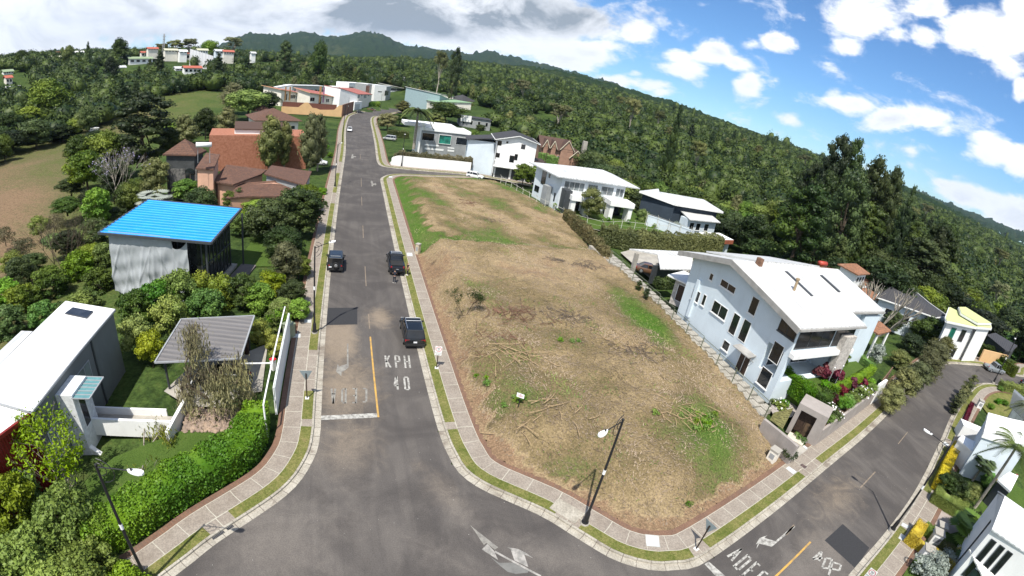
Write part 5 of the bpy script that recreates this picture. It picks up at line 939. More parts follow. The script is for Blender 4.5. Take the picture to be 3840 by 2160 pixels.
fp=[TW(116,36.6),TW(108,37.6),TW(100,38.9),TW(96,39.9),TW(92,41.2),TW(88.5,42.3),TW(85.5,42.8)]+[np.array(G(c(2,1,*p),1.0))for p in((930,880),(1095,862),(1245,880),(1390,892),(1530,905),(1655,915),(1780,925))]
WF=mat('pale_fence_paint',(.58,.57,.50),.7,.1,3);t_=thing('security_fence','pale post and wire fence with angled tops around the hipped roof house garden','fence',(*fp[5],.8));L=np.concatenate([[0],np.cumsum([np.linalg.norm(b_-a)for a,b_ in zip(fp[:-1],fp[1:])])])
pp=[np.array([np.interp(s_,L,[p[i]for p in fp])for i in(0,1)])for s_ in np.arange(0,L[-1],3.1)]
for p in pp:
 mb=MB();o=np.array((-.28,-.22));mb.path([(*p,.3),(*p,2.9),(*(p+o),3.3)],.06,4);mb.build('post',WF,t_)
for z_ in(.95,1.9,2.85):mb=MB();mb.path([(*p,z_)for p in pp],.035 if z_!=1.9 else .015,4);mb.build('rail',WF,t_)
tag(ribbon('fence_wall',fp[:7],.25,-.3,1.15,mat('weathered_wall',(.46,.45,.40),.9,.2,.8,stain=.5)),'weathered low wall under the pale security fence at the lot edge','wall')
bw=[np.array(G(c(2,1,*p),.5))for p in((1350,800),(1460,835),(1570,875),(1680,915),(1790,955))];tag(ribbon('side_wall',bw,.2,-1,2.6,LB),'pale blue boundary wall between the hipped roof house and dark blue house','wall')
t_=thing('security_fence','pale posts standing along the pale blue boundary wall','fence',(*bw[2],.5))
for p in bw:mb=MB();q_=p+np.array((-.3,-.3));mb.path([(*q_,0),(*q_,3.0),(q_[0]-.25,q_[1]-.2,3.35)],.06,4);mb.build('post',WF,t_)
mb=MB();mb.path([(p[0]-.3,p[1]-.3,2.9)for p in bw],.03,4);mb.build('rail',WF,t_)
lw=[G(c(2,1,420,640)),G(c(2,1,780,860)),G(c(2,1,1800,900)),G(c(2,1,1340,760)),G(c(2,1,1150,640)),G(c(2,1,500,600))];tag(paint('lawn',[lw],LAWN,.10),kind='structure')
dv=[G(c(2,1,1090,1090),.3),G(c(2,1,1290,1270),.3),G(c(2,1,1420,1380),.3),G(c(2,1,1800,1300),.3),G(c(2,1,1800,1060),.3),G(c(2,1,1250,1050),.3)];tag(paint('driveway',[dv],CN,.3),kind='structure')
fk=FR(np.array((28.1,19.55)),np.array((53.0,37.6)))
cz=C33(2050,1185),C33(2262,968);zc=6.2;gC=np.array(G(cz[1],zc));gL=np.array(G(C33(2320,605),zc+0));gR=np.array(G(C33(2576,1192),zc))
uL=(gL-gC);uR=gR-gC;h=thing('slotted_white_house','white house with three tall dark slot windows and pale roof at lower right','house',(*gC,0))
Rr=gC+uR*1.7;Lr=gL;Bk=Lr+uR*1.7;mb=MB();mb.prism([tuple(gC),tuple(Rr),tuple(Bk),tuple(Lr)],-.2,zc-.1);mb.build('wall',WH,h)
mb=MB();pk=zc+1.3;slab(mb,[(*(gC-uL*.03-uR*.02),zc),(*(Rr),zc),(*((Rr+Bk)/2),pk),(*((gC+Lr)/2-uR*.02),pk)],.12);slab(mb,[(*((gC+Lr)/2-uR*.02),pk+.003),(*((Rr+Bk)/2),pk+.003),(*Bk,zc),(*(Lr+uL*.03-uR*.02),zc)],.12)
mb.cur=0;mb.add([(*gC,zc-.12),(*Lr,zc-.12),(*((gC+Lr)/2),pk-.13)],[(0,1,2)]);r_=mb.build('roof',ribbed('pale_ribbed_roof',(.66,.67,.67),math.atan2(uR[1],uR[0]),.5,.5,.35),h)
f=FR(gC,Rr)
sg=-1 if(-f.v)@(-f.A)>0 else 1
for a in((2150,1230),(2235,1290),(2315,1345)):
 s_,_=ONP(C33(a[0]+70,a[1]-70),gC,Rr);window(h,f,s_-.25,s_+.25,1.6,zc-.7,nd=1,fm=DG,sgn=sg,sill=False)
e=FR(gC,gL);s2=-1 if(-e.v)@(-e.A)>0 else 1;window(h,e,e.L*.28,e.L*.34,.6,zc-.5,fm=DG,nd=1,sgn=s2,sill=False)
pr=[(*G(C33(*p),z_),z_)for p,z_ in(((2025,1178),3.6),((2576,1500),3.6),((2750,1750),2.9),((2180,1490),2.9))];h2=thing('porch','ribbed white canopy roof with dark glass wall in front of the slotted house','porch',(*gC,0));mb=MB();slab(mb,pr,.12)
mb.build('roof',ribbed('white_ribbed_roof',(.78,.77,.72),math.atan2(uL[1],uL[0])+PI/2,.5,.5,.3),h2);e=FR(pr[0][:2],pr[3][:2]);mb=MB();mb.prism(e.rect(.3,e.L+1.5,.3,.45),-.1,2.7);mb.build('glass_wall',glass('teal_glass',(.05,.085,.085),.12),h2)
K5=lambda x,y:(3400+x*.2415,1350+y*.2415);h=thing('white_flat_house','white flat roofed house with a sharp gabled wing beside the palm','house',(58,35,0));zf=5.6
def rblk(par,pts,z,wm=WH,rm=WR,base=-.5,th=.5,sc=.95,name='roof'):
 P3=[(*G(p,z),z)for p in pts];mb=MB();slab(mb,P3,th);mb.build(name,rm,par);c0=np.mean([p[:2]for p in P3],axis=0);Q=[tuple(c0+(np.array(p[:2])-c0)*sc)for p in P3];mb=MB();mb.prism(Q,base,z-th-.003);mb.build('wall',wm,par);return Q
rblk(h,[K5(1270,815),K5(1195,1140),K5(1560,1260),K5(1900,1350),K5(1950,980),K5(1600,905)],zf,wm=LB)
P3=[(*G(K5(1640,515),7),7.6),(*G(K5(1610,690),5.2),5.2),(*G(K5(1900,960),5.2),5.2),(*G(K5(1960,800),7),7.6)];mb=MB();slab(mb,P3,.3);mb.build('gable_roof',WR,h)
mb=MB();a,b_=np.array(G(K5(1600,860),3.0)),np.array(G(K5(1822,960),3.0));e=FR(a,b_);mb.prism(e.rect(0,e.L+2,.1,.3),0,4.9);mb.build('glazing',GL2,h)
h=thing('white_lower_wing','low white walls and flat canopy over the driveway next to the yellow hedge','outbuilding',(50,33,0))
rblk(h,[K5(800,1225),K5(865,1165),K5(1170,1325),K5(1100,1500)],2.6,th=.2);e=FR(G(K5(870,1045),1.6),G(K5(1190,1180),1.6));mb=MB();mb.prism(e.rect(0,e.L,0,1.8),-.1,1.9);mb.build('white_wall',WH,h)
h=thing('white_flat_canopy','white flat canopy with dark red wall behind the palm garden','outbuilding',(56,28,0))
rblk(h,[C33(2310,480),C33(2430,400),C33(2520,440),C33(2440,600)],3.0,th=.2,wm=DG,sc=.9);e=FR(G(C33(2350,630),1),G(C33(2400,560),1));mb=MB();mb.prism(e.rect(0,e.L+1,0,.3),0,2.6);mb.build('red_wall',RB,h)
gp_=[fk.p(0,-3.4),fk.p(fk.L,-3.4),fk.p(fk.L+2,-22),fk.p(0,-22)]if(fk.p(0,1)[0]<28.1)else[fk.p(0,3.4),fk.p(fk.L,3.4),fk.p(fk.L+2,22),fk.p(0,22)]
tag(paint('garden_lawn',[gp_],LAWN,.06),kind='structure')
tag(paint('driveway',[[C33(1655,640),C33(1950,820),C33(2100,950),C33(1830,1030),C33(1600,890),C33(1500,880)]],mat('paver_pinkish',(.33,.28,.25),.9,.08,1.5),.09),kind='structure')
tag(paint('driveway',[[K5(860,1040),K5(950,1080),K5(920,1180),K5(790,1240),K5(720,1300)]],SW,.09),kind='structure')
tag(paint('garden_lawn',[[K5(1080,380),K5(1300,390),K5(1460,440),K5(1700,470),K5(1650,900),K5(1270,860),K5(1040,560)]],VG,.07),kind='structure')
tag(paint('sidewalk',[[C32(1690,700),C32(1900,700),C32(2200,760),C32(2320,830),C32(2576,880),C32(2576,830),C32(2330,780),C32(2000,660)]],SW,.10),kind='structure')
K7=lambda x,y:(x*.3494,130+y*.3494)
def hhouse(label,x0,x1,y0,y1,d,rm,wm,rot=0.25,rise=1.6,name='hillside_house',cat_='house',cols=3):
 a=AE(K7((x0+x1)/2,y1));dd=np.arange(180,760,4.);zz_=terr(dd*math.sin(a[0]),dd*math.cos(a[0]));hit=np.where(CH+dd*math.tan(a[1])<zz_+.3)[0];d=float(dd[hit[0]])if len(hit)else d
 aw=AE(K7(x1,y1))[0]-AE(K7(x0,y1))[0];et=AE(K7((x0+x1)/2,y0));zb=CH+d*math.tan(a[1]);hh=d*(math.tan(et[1])-math.tan(a[1]));w_=d*aw
 cx,cy=d*math.sin(a[0]),d*math.cos(a[0]);rz=-a[0]+rot;t_=thing(name,label,cat_,(cx,cy,zb),rz,'houses on the far hillside');D_=max(7,w_*.45);mb=MB();mb.prism([(-w_/2,0),(w_/2,0),(w_/2,D_),(-w_/2,D_)],-8,hh-rise*.8);mb.build('wall',wm,t_,local=True)
 z_=hh-rise*.8;o=.8;mb=MB();slab(mb,[(-w_/2-o,-o,z_),(w_/2+o,-o,z_),(w_/2+o,D_/2,z_+rise),(-w_/2-o,D_/2,z_+rise)],.3);slab(mb,[(-w_/2-o,D_/2,z_+rise+.004),(w_/2+o,D_/2,z_+rise+.004),(w_/2+o,D_+o,z_),(-w_/2-o,D_+o,z_)],.3);mb.build('roof',rm,t_,local=True)
 for i in range(cols):x=-w_/2+w_*(i+.5)/cols;mb=MB();mb.prism([(x-w_/cols*.28,-.08),(x+w_/cols*.28,-.08),(x+w_/cols*.28,-.004),(x-w_/cols*.28,-.004)],z_*.35,z_*.75);mb.build('window',GL1,t_,local=True)
 return t_
RBn=mat('far_brown_roof',(.22,.10,.06),.9);RGn=mat('far_green_roof',(.26,.33,.20),.9);RRd=mat('far_red_roof',(.42,.12,.08),.9);RCr=mat('far_cream_roof',(.5,.49,.36),.9)
for a_ in(('hillside house with long brown roof near the lone tall conifer',605,800,180,238,470,RBn,OW),('pale blue gabled hillside house beside the tall conifer',800,900,176,238,465,WR,LB),('long low cream roofed hillside house left of the conifer',490,735,228,268,430,RCr,OW),('low green roofed hillside house just left of the conifer',735,920,208,248,425,RGn,LB),('small grey green roofed hillside house right of the conifer',1000,1105,234,266,420,RGn,WH),('hillside house with wide green roof and white walls',1385,1642,240,312,400,RGn,WH),('small white gabled hillside house attached left of the green roof',1310,1385,234,290,398,WR,WH),('hillside house with dull red roof above the wide green roof',1515,1652,180,240,455,RRd,OW),('red roofed hillside house with satellite dish side',1785,1895,204,268,440,RRd,OW),('largest red roofed hillside house left of the white fence',1850,2040,188,275,450,RRd,OW),('white gabled house on the hillside skyline',1930,2008,164,200,500,WR,WH),('cream roofed house on the hillside skyline',2120,2232,152,205,500,RCr,WH),('right most red roofed hillside house on the skyline',2400,2512,168,215,490,RRd,OW),('blue grey roofed hillside house beside it on the skyline',2312,2400,160,212,492,RGY,LB),('hillside house with pink red roof and white arches below the fence',1975,2165,338,420,360,RRd,WH),('hillside house behind trees with pale pyramid roof',1885,1970,345,392,365,RGY,WH),('thin red roof on the hillside skyline by the mast',1590,1700,136,165,520,RRd,OW),('olive roofed hillside house behind dark trees',1770,1910,152,190,505,RCr,OW),('low white house strip between dark hillside trees',1255,1352,334,360,350,RGY,WH),('white flat building at the far left edge',0,72,285,325,330,WR,WH),('upper small green roofed house at the far left edge',40,145,376,425,290,RGn,WH),('middle red roofed house at the far left edge',68,135,440,530,270,RRd,OW),('lower white house at the far left edge',85,225,555,595,262,WR,WH),('tiny grey house in the wood on the far ridge',2700,2745,185,215,520,RGY,WH)):
 hhouse(*a_,cols=2 if a_[2]-a_[1]<90 else 4)
hhouse('pink roofed house in the wood above the long grey building',2980,3130,285,325,330,mat('far_pink_roof',(.5,.28,.22)),OW)
d=440;p1,p2=AE(K7(2035,240)),AE(K7(2285,290));e=[(d*math.sin(a),d*math.cos(a))for a in(p1[0],p2[0])];zz=[CH+d*math.tan(a[1])for a in(p1,p2)]
mb=MB();fm_=FR(*e);mb.prism(fm_.rect(0,fm_.L,0,.4),zz[1]-6,[zz[0]+6.5,zz[1]+4.5,zz[1]+4.5,zz[0]+6.5]);tag(mb.build('boundary_wall',ribbed('white_panel_wall',(.8,.8,.8),fm_.rz,2.5,.7,.2)),'long white panel wall sloping down the far hillside','wall')
a=AE(K7(1755,150));d=530;at_=AE(K7(1752,-8));cx,cy=d*math.sin(a[0]),d*math.cos(a[0]);zb,zt=CH+d*math.tan(a[1])-5,CH+d*math.tan(at_[1])
t_=thing('radio_mast','slim lattice radio mast rising above the hillside skyline','mast',(cx,cy,zb));mb=MB()
for k in range(3):mb.path([(cx+1.3*math.cos(k*2.1),cy+1.3*math.sin(k*2.1),zb),(cx+.6*math.cos(k*2.1),cy+.6*math.sin(k*2.1),zt)],.22,4)
for k in range(10):z_=zb+(zt-zb)*k/10;z2=z_+(zt-zb)/10;mb.path([(cx-1,cy,z_),(cx+1,cy,z2),(cx-.9,cy,z2)],.12,3)
mb.build('lattice',mat('mast_grey',(.4,.4,.4)),t_);
for a in((2.5,3.5),(5.5,2.6)):mb=MB();mb.box(cx,cy,zt-a[0],a[1],.8,.5);mb.build('antenna',mat('mast_grey',(.4,.4,.4)),t_)
BLK=mat('black_metal_paint',(.018,.018,.02),.45,.1,4);LUM=mat('luminaire_white',(.82,.82,.80),.35,.02,4)
LH=8.85
def make_lamp():
 t=thing('street_lamp','x','street lamp',(0,0,0),0,'street lamps along the roads')
 mb=MB();mb.tube((0,0,-.1),(0,0,.12),.34,.30,12);mb.build('footing',CN,t,local=True)
 mb=MB();mb.tube((0,0,.12),(0,0,.22),.26,.24,12);mb.tube((0,0,.22),(0,0,.95),.19,.16,12);mb.tube((0,0,.95),(0,0,1.15),.16,.10,12);mb.build('base',BLK,t,local=True)
 mb=MB();mb.tube((0,0,1.15),(0,0,LH),.095,.065,10);mb.ball((0,0,LH),.08,8,5);po=mb.build('pole',BLK,t,local=True)
 mb=MB();mb.tube((0,0,4.6),(0,0,4.95),.094,.093,10);mb.build('label_band',FW,po,local=True)
 mb=MB();mb.path([(.05,0,LH-.12),(.8,0,LH-.02),(1.7,0,LH+.05)],.032,6);ar=mb.build('arm',BLK,t,local=True)
 for r in(.80,.42):
  mb=MB();mb.path([(.06+r*math.sin(a),0,LH-.15-.75*r/.8-r*.0+(.0)-r*math.cos(a)*.9+r*.75)for a in np.linspace(.15,PI*.97,9)],.022,5);mb.build('scroll',BLK,ar,local=True)
 mb=MB();n=12;top,bot=[],[]
 for i in range(n):
  a=2*PI*i/n;x=2.05+.42*math.cos(a);y=(.17+.05*math.cos(a))*math.sin(a);top.append((x,y,LH+.12-.05*abs(math.sin(a))));bot.append((x,y,LH+.0))
 mb.add(top+bot,[tuple(range(n)),tuple(range(2*n-1,n-1,-1))]+[(i,i+n,(i+1)%n+n,(i+1)%n)for i in range(n)]);lu=mb.build('luminaire',LUM,t,local=True)
 mb=MB();mb.tube((1.85,0,LH+.10),(1.85,0,LH+.20),.05,.05,8);mb.build('photocell',BLK,lu,local=True);return t
lp0=make_lamp()
for k,(b_,lum,lab)in enumerate((((560,2190),(446,1769),'black street lamp in front of the clipped hedge at the lower left corner'),(c(1,2,590,462),c(1,1,815,990),'black street lamp on the left verge whose shadow crosses the dark asphalt patch'),(c(2,3,725,930),(2288,1614),'black street lamp on the sidewalk corner of the vacant lot'),(c(3,3,1240,995),c(3,3,1640,45),'tall black street lamp beside the yellow hedge across the side road'),(c(1,1,793,437),(1302,531),'black street lamp on the left verge beside the white parked car driveway'),(c(1,0,920,1165),c(1,0,1000,948),'slim street lamp at the far left bend before the ochre wall'),(c(3,2,2265,955),c(3,2,2130,850),'street lamp at the bend by the grey pickup'),(Z6(1036,832),Z6(1125,415),'street lamp standing against the white gabled house'),(Z8(1962,492),Z8(2060,285),'street lamp in front of the white block house on the far street'),(c(1,1,1462,232),c(1,1,1500,80),'street lamp behind the long white garden wall'))):
 o=lp0 if k==0 else copy_tree(lp0);p=G(b_);t2=G(lum,LH);o.location=(p[0],p[1],.14);o.rotation_euler.z=math.atan2(t2[1]-p[1],t2[0]-p[0]);o['label']=lab
def pole(label,b_,top,r=.14,name='utility_pole',bars=1,m_=None,zb=0):
 p=G(b_,zb);hh=HG(b_,top,zb);t=thing(name,label,'utility pole',(*p,zb));mb=MB();mb.tube((*p,zb-.3),(*p,zb+hh),r,r*.7,8);mb.build('pole',m_ or BLK,t)
 for k in range(bars):mb=MB();mb.box(p[0],p[1],zb+hh-.5-k*.9,1.8,.1,.12,.4);mb.build('crossarm',BRN,t)
pole('tall dark utility pole on the left verge before the far bend',c(1,0,868,1432),(1293.5,393.5),.13,bars=0)
g_=c(0,0,887,1330);pole('grey utility pole with transformer in the meadow beside a round tree',g_,c(0,0,885,1155),.16,m_=CN,bars=1,zb=-4)
p=G(g_,-4);t_=thing('transformer','pale cylindrical transformer hanging on the meadow utility pole','transformer',(*p,3));mb=MB();hh=HG(g_,c(0,0,885,1230),-4)-4;mb.tube((p[0]+.7,p[1],hh-1.0),(p[0]+.7,p[1],hh+1.2),.55,.55,10);mb.build('tank',mat('transformer_grey',(.45,.55,.48)),t_);mb=MB();mb.box(p[0]+.2,p[1],hh+.2,.9,.12,.12);mb.build('bracket',BLK,t_)
t_=thing('shed','low white shed with washing beside the meadow pole','shed',(*G(c(0,0,930,1330),-4),-4));e=FR(G(c(0,0,905,1335),-4),G(c(0,0,990,1325),-4));mb=MB();mb.prism(e.rect(0,e.L,0,5),-5,-2.6);mb.build('wall',WH,t_);mb=MB();mb.prism(e.rect(-.4,e.L+.4,-.4,5.4),-2.59,-2.4);mb.build('roof',WR,t_)
def textmesh(txt,size,name='lettering'):
 cu=bpy.data.curves.new(name,'FONT');cu.body=txt;cu.size=size;cu.align_x='CENTER';cu.align_y='CENTER';cu.extrude=.002;o=bpy.data.objects.new(name,cu);COL.objects.link(o)
 dg=bpy.context.evaluated_depsgraph_get();me=bpy.data.meshes.new_from_object(o.evaluated_get(dg));bpy.data.objects.remove(o);return me
SG=mat('sign_back_grey',(.20,.24,.25),.5,.05,5);SW_=mat('sign_white',(.80,.80,.78),.5,.02,5);SR=mat('sign_red',(.55,.02,.03),.5,.02,5);SB=mat('sign_black',(.02,.02,.025),.5,.02,5);RP=mat('rusty_sign_post',(.045,.03,.022),.7,.3,5)
def sign_base(label,loc,rz,name,hgt):
 t=thing(name,label,'road sign',loc,rz);mb=MB();mb.box(0,0,-.05,.32,.32,.12);mb.build('footing',mat('limewash',(.72,.70,.66)),t,local=True);mb=MB();mb.box(0,0,.05,.09,.06,hgt);mb.build('post',RP,t,local=True);return t
def giveway(label,b_,rz):
 t=sign_base(label,(*G(b_),.14),rz,'give_way_sign',2.35)
 mb=MB();r=.52;z0=2.28;tri=lambda s_,y:[(-s_,y,z0+.30*s_/.45),(0,y,z0-.55*s_/.45),(s_,y,z0+.30*s_/.45)]
 a,b2=tri(.50,.05),tri(.50,.07);mb.add(a+b2,[(0,1,2),(5,4,3),(0,3,4,1),(1,4,5,2),(2,5,3,0)]);pl=mb.build('plate',SG,t,local=True)
 mb=MB();mb.add(tri(.49,.074),[(2,1,0)]);mb.build('red_border',SR,pl,local=True);mb=MB();mb.add(tri(.33,.078),[(2,1,0)]);mb.build('white_face',SW_,pl,local=True);return t
giveway('grey backed triangular give way sign on the left verge by the stop line',c(1,2,515,1125),math.atan2(UA[1],UA[0])-PI/2)
giveway('grey backed triangular give way sign on the lot corner verge',c(2,3,1843,1192),math.atan2(fk.u[1],fk.u[0])-PI/2+.0)
def speed(label,loc,rz,sc=1.0):
 t=sign_base(label,loc,rz,'speed_limit_sign',2.0);y=-.05
 mb=MB();mb.prism([(-.30,y),(.30,y),(.30,y+.015),(-.30,y+.015)],1.42,2.34);pl=mb.build('plate',SW_,t,local=True)
 mb=MB();n=28;zc_=2.05
 V=[(r*math.cos(2*PI*i/n),y-.004,zc_+r*math.sin(2*PI*i/n))for r in(.26,.215)for i in range(n)];mb.add(V,[(i,(i+1)%n,(i+1)%n+n,i+n)for i in range(n)]);mb.build('red_ring',SR,pl,local=True)
 for tx,sz,z_ in(('40',.25,2.09),('KPH',.10,1.93),('VELOCIDAD',.105,1.67),('MAXIMA',.12,1.52)):
  me=textmesh(tx,sz);me.materials.append(SB);o=bpy.data.objects.new('lettering',me);COL.objects.link(o);o.parent=pl;o.location=(0,y-.005,z_);o.rotation_euler=(PI/2,0,0)
 return t
speed('red ringed 40 speed sign beside the vacant lot near the parked black SUV',(*G(c(1,2,1815,820)),.14),math.radians(9))
gs=G((3275,2143),2.3);speed('red ringed 40 speed sign at the bottom edge beside the side road',(gs[0],gs[1],.14),math.atan2(-gs[0],gs[1])+.1)
lb=np.array(G((1943,1527),2.3));lz=LZ(*lb);lb=np.array(G((1943,1527),lz));t_=thing('lot_sign','small white signboard on a black post standing in the vacant lot','sign',(*lb,lz),-.30)
mb=MB();mb.box(0,0,-.2,.07,.07,1.25);mb.build('post',BLK,t_,local=True);mb=MB();mb.prism([(-.30,-.05),(.30,-.05),(.30,-.03),(-.30,-.03)],.95,1.32);pl=mb.build('board',SW_,t_,local=True);mb=MB()
for x0_,x1_,z0_ in((-.08,.08,1.22),(-.2,-.09,1.13),(-.07,.1,1.13),(.11,.2,1.11),(-.16,.16,1.04)):mb.quad((x0_,-.053,z0_),(x1_,-.053,z0_),(x1_,-.053,z0_+.05),(x0_,-.053,z0_+.05))
mb.build('print',mat('faded_pink_print',(.55,.25,.32)),pl,local=True)
CVR=mat('cover_plate',(.55,.58,.58),.6,.1,3,stain=.3);CVD=mat('rusty_cover',(.13,.09,.08),.8,.3,4)
def cover(label,px,m_=CVR,z=.152,name='utility_cover'):
 P=[G(p)for p in px];mb=MB();mb.prism([tuple(p)for p in P],z-.08,z+.006);c0=sum(P)/4;t=thing(name,label,'utility cover',(*c0,z));mb.build('frame',CN,t);mb=MB();mb.prism([tuple(c0+(p-c0)*.88)for p in P],z+.0065,z+.013);mb.build('plate',m_,t)
cover('large pale utility cover on the sidewalk at the lot corner',[c(2,3,*p)for p in((1328,1042),(1470,1055),(1488,1178),(1340,1165))])
cover('pale square cover in the sidewalk at the far lot corner',[c(1,1,*p)for p in((1335,330),(1370,330),(1374,345),(1338,345))]);cover('pale square cover beside the pickup',[c(1,1,*p)for p in((1512,1104),(1570,1104),(1580,1140),(1520,1138))])
cover('pale cover with dark blotch under the left street lamp',[c(1,2,*p)for p in((482,325),(556,325),(556,366),(480,362))]);cover('pale cover beside the green utility box',[c(1,2,*p)for p in((375,474),(452,474),(450,516),(362,512))])
cover('long pale cover on the sidewalk below the gatehouse driveway',[K4(*p)for p in((660,1312),(705,1285),(820,1362),(770,1398))]);cover('dark rusty cover set in the sidewalk below the gatehouse',[K4(*p)for p in((842,1270),(875,1247),(955,1295),(915,1328))],CVD)
cover('small pale cover on the gatehouse driveway',[K4(*p)for p in((882,1030),(905,1012),(958,1052),(935,1072))]);cover('blue grey cover by the yellow hedge nearer the bottom',[C33(*p)for p in((1328,1030),(1410,1080),(1385,1135),(1298,1080))]);cover('blue grey cover by the yellow hedge further up the sidewalk',[C33(*p)for p in((1345,920),(1415,960),(1395,990),(1325,950))])
cover('pale blue cover at the top end of the yellow hedge',[K5(*p)for p in((580,1275),(655,1330),(615,1370),(545,1320))])
def grate(label,a,b_):
 A,B=G(a),G(b_);e=FR(A,B);t=thing('storm_drain',label,'storm drain',(*A,0));mb=MB();mb.prism(e.rect(0,e.L,-.02,.5),-.05,.011);mb.build('pit',SB,t);mb=MB();n=int(e.L/.09)
 for k in range(n):mb.prism(e.rect(k*e.L/n,k*e.L/n+.035,0,.48),.012,.03)
 mb.build('grating',mat('grate_iron',(.12,.12,.12)),t)
grate('larger iron storm grating in the left gutter under the lamp shadow',c(0,3,2145,1085),c(0,3,2262,1010));grate('smaller iron storm grating in the left gutter',c(0,3,2290,990),c(0,3,2355,950))
t_=thing('storm_inlet','broken concrete storm inlet in the kerb at the lot corner','storm drain',(*G(c(2,3,480,880)),0));e=FR(G(c(2,3,350,800)),G(c(2,3,610,960)));sgn2=1 if e.fl>0 else 1
mb=MB();mb.prism(e.rect(0,e.L,.25,1.5),.0,.175);mb.build('slab',KM,t_);mb=MB();mb.prism(e.rect(.1,e.L-.1,.05,.248),.004,.012);mb.build('opening',SB,t_)
def pillar(label,b_,w_,hh,m_,cap=None,z=.1,rz=0,name='utility_pillar',d=None):
 p=G(b_,z);d=d or w_;t=thing(name,label,'utility pillar',(*p,z),rz);mb=MB();mb.box(0,0,-.2,w_,d,hh+.2);mb.build('body',m_,t,local=True);mb=MB();mb.box(0,0,hh+.002,w_*1.15,d*1.15,.1);mb.build('cap',cap or CN,t,local=True)
 mb=MB();mb.box(0,-d/2-.008,hh*.35,w_*.6,.014,hh*.4);mb.build('door',FRM,t,local=True)
pillar('beige meter pillar with small cap at the lot edge behind the pickup',c(1,1,1625,1108),.55,1.5,mat('beige_pillar',(.52,.45,.33)),rz=-.4);pillar('beige meter pillar with concrete cap beside the round bush',K4(480,1200),.8,1.25,OW,rz=-.9)
pillar('green utility box behind the sliding gate',c(1,2,335,488),.85,1.35,mat('box_green',(.22,.25,.17)),cap=mat('box_green',(.22,.25,.17)),rz=-.36,name='utility_box')
for lb_,b_,m_,w_ in(('white meter box with grey lid at the end of the driveway hedge',C33(1650,1110),WH,.9),('white and grey meter box on the lawn below the yellow hedge',C33(1550,1280),WH,.9),('grey meter box beside it towards the palm',C33(1690,1040),GR,.8),('white meter pillar by the small maroon hedge',K5(1110,740),WH,.8)):pillar(lb_,b_,w_,1.2,m_,rz=-.6)
A,B=TW(42.3,-5.0),TW(30.6,-5.0);t_=thing('sliding_gate','long tall white sheet metal sliding gate with white rails at the left driveway','gate',(*((A+B)/2),.1));f=FR(A,B)
mb=MB();mb.prism(f.rect(0,f.L,0,.05),.2,2.7);mb.build('panel',mat('gate_white',(.66,.70,.70),.5,.05,1),t_);mb=MB()
for z_ in(.3,1.4,2.7):mb.path([f.p(0,.12,z_),f.p(f.L,.12,z_)],.05,4)
for k in range(8):mb.path([f.p(f.L*k/7,.12,.2),f.p(f.L*k/7,.12,2.7)],.04,4)
mb.path([f.p(-.5,.5,3.1),f.p(f.L+2.5,.5,3.1)],.07,4);mb.path([f.p(f.L+2.5,.5,3.1),f.p(f.L+2.5,.5,0)],.07,4);mb.build('rails',FW,t_);mb=MB();g_=G(c(1,2,130,755),1.2);mb.path([(*G(c(0,2,2410,760),2.4),2.4),(*G(c(1,2,170,755),2.4),2.4)],.06,4);mb.build('stay_bar',FW,t_)
pillar('small white and red gate motor box inside the sliding gate',c(1,2,175,800),.4,.8,WH,cap=SR,rz=-.36,name='gate_motor')
TY=mat('tyre_rubber',(.018,.018,.018),.9,.1,8);RIM=mat('alloy_rim',(.42,.43,.44),.35,.05,5,metal=.7);TL=mat('tail_light_red',(.35,.01,.012),.25,.05,5,spec=.7);HLT=mat('headlight',(.65,.67,.68),.15,.05,5,spec=.8);PLT=mat('number_plate',(.72,.73,.75),.5,.02,5)
CG=glass('car_glass',(.012,.014,.016),.05);BPL=mat('black_plastic',(.02,.02,.02),.7,.05,5);CHR=mat('satin_chrome',(.62,.63,.64),.3,.02,5,metal=.9)
def carpaint(n,col):return mat('car_paint_'+n,col,.22,.03,2,spec=.7)
def loft(mb,secs,m=None,cap=True):
 n=len(secs[0]);V=[p for s_ in secs for p in s_];F=[(i*n+j,i*n+(j+1)%n,(i+1)*n+(j+1)%n,(i+1)*n+j)for i in range(len(secs)-1)for j in range(n)]
 if cap:F+=[tuple(range(n))[::-1],tuple(range((len(secs)-1)*n,len(secs)*n))]
 mb.add(V,F,m)
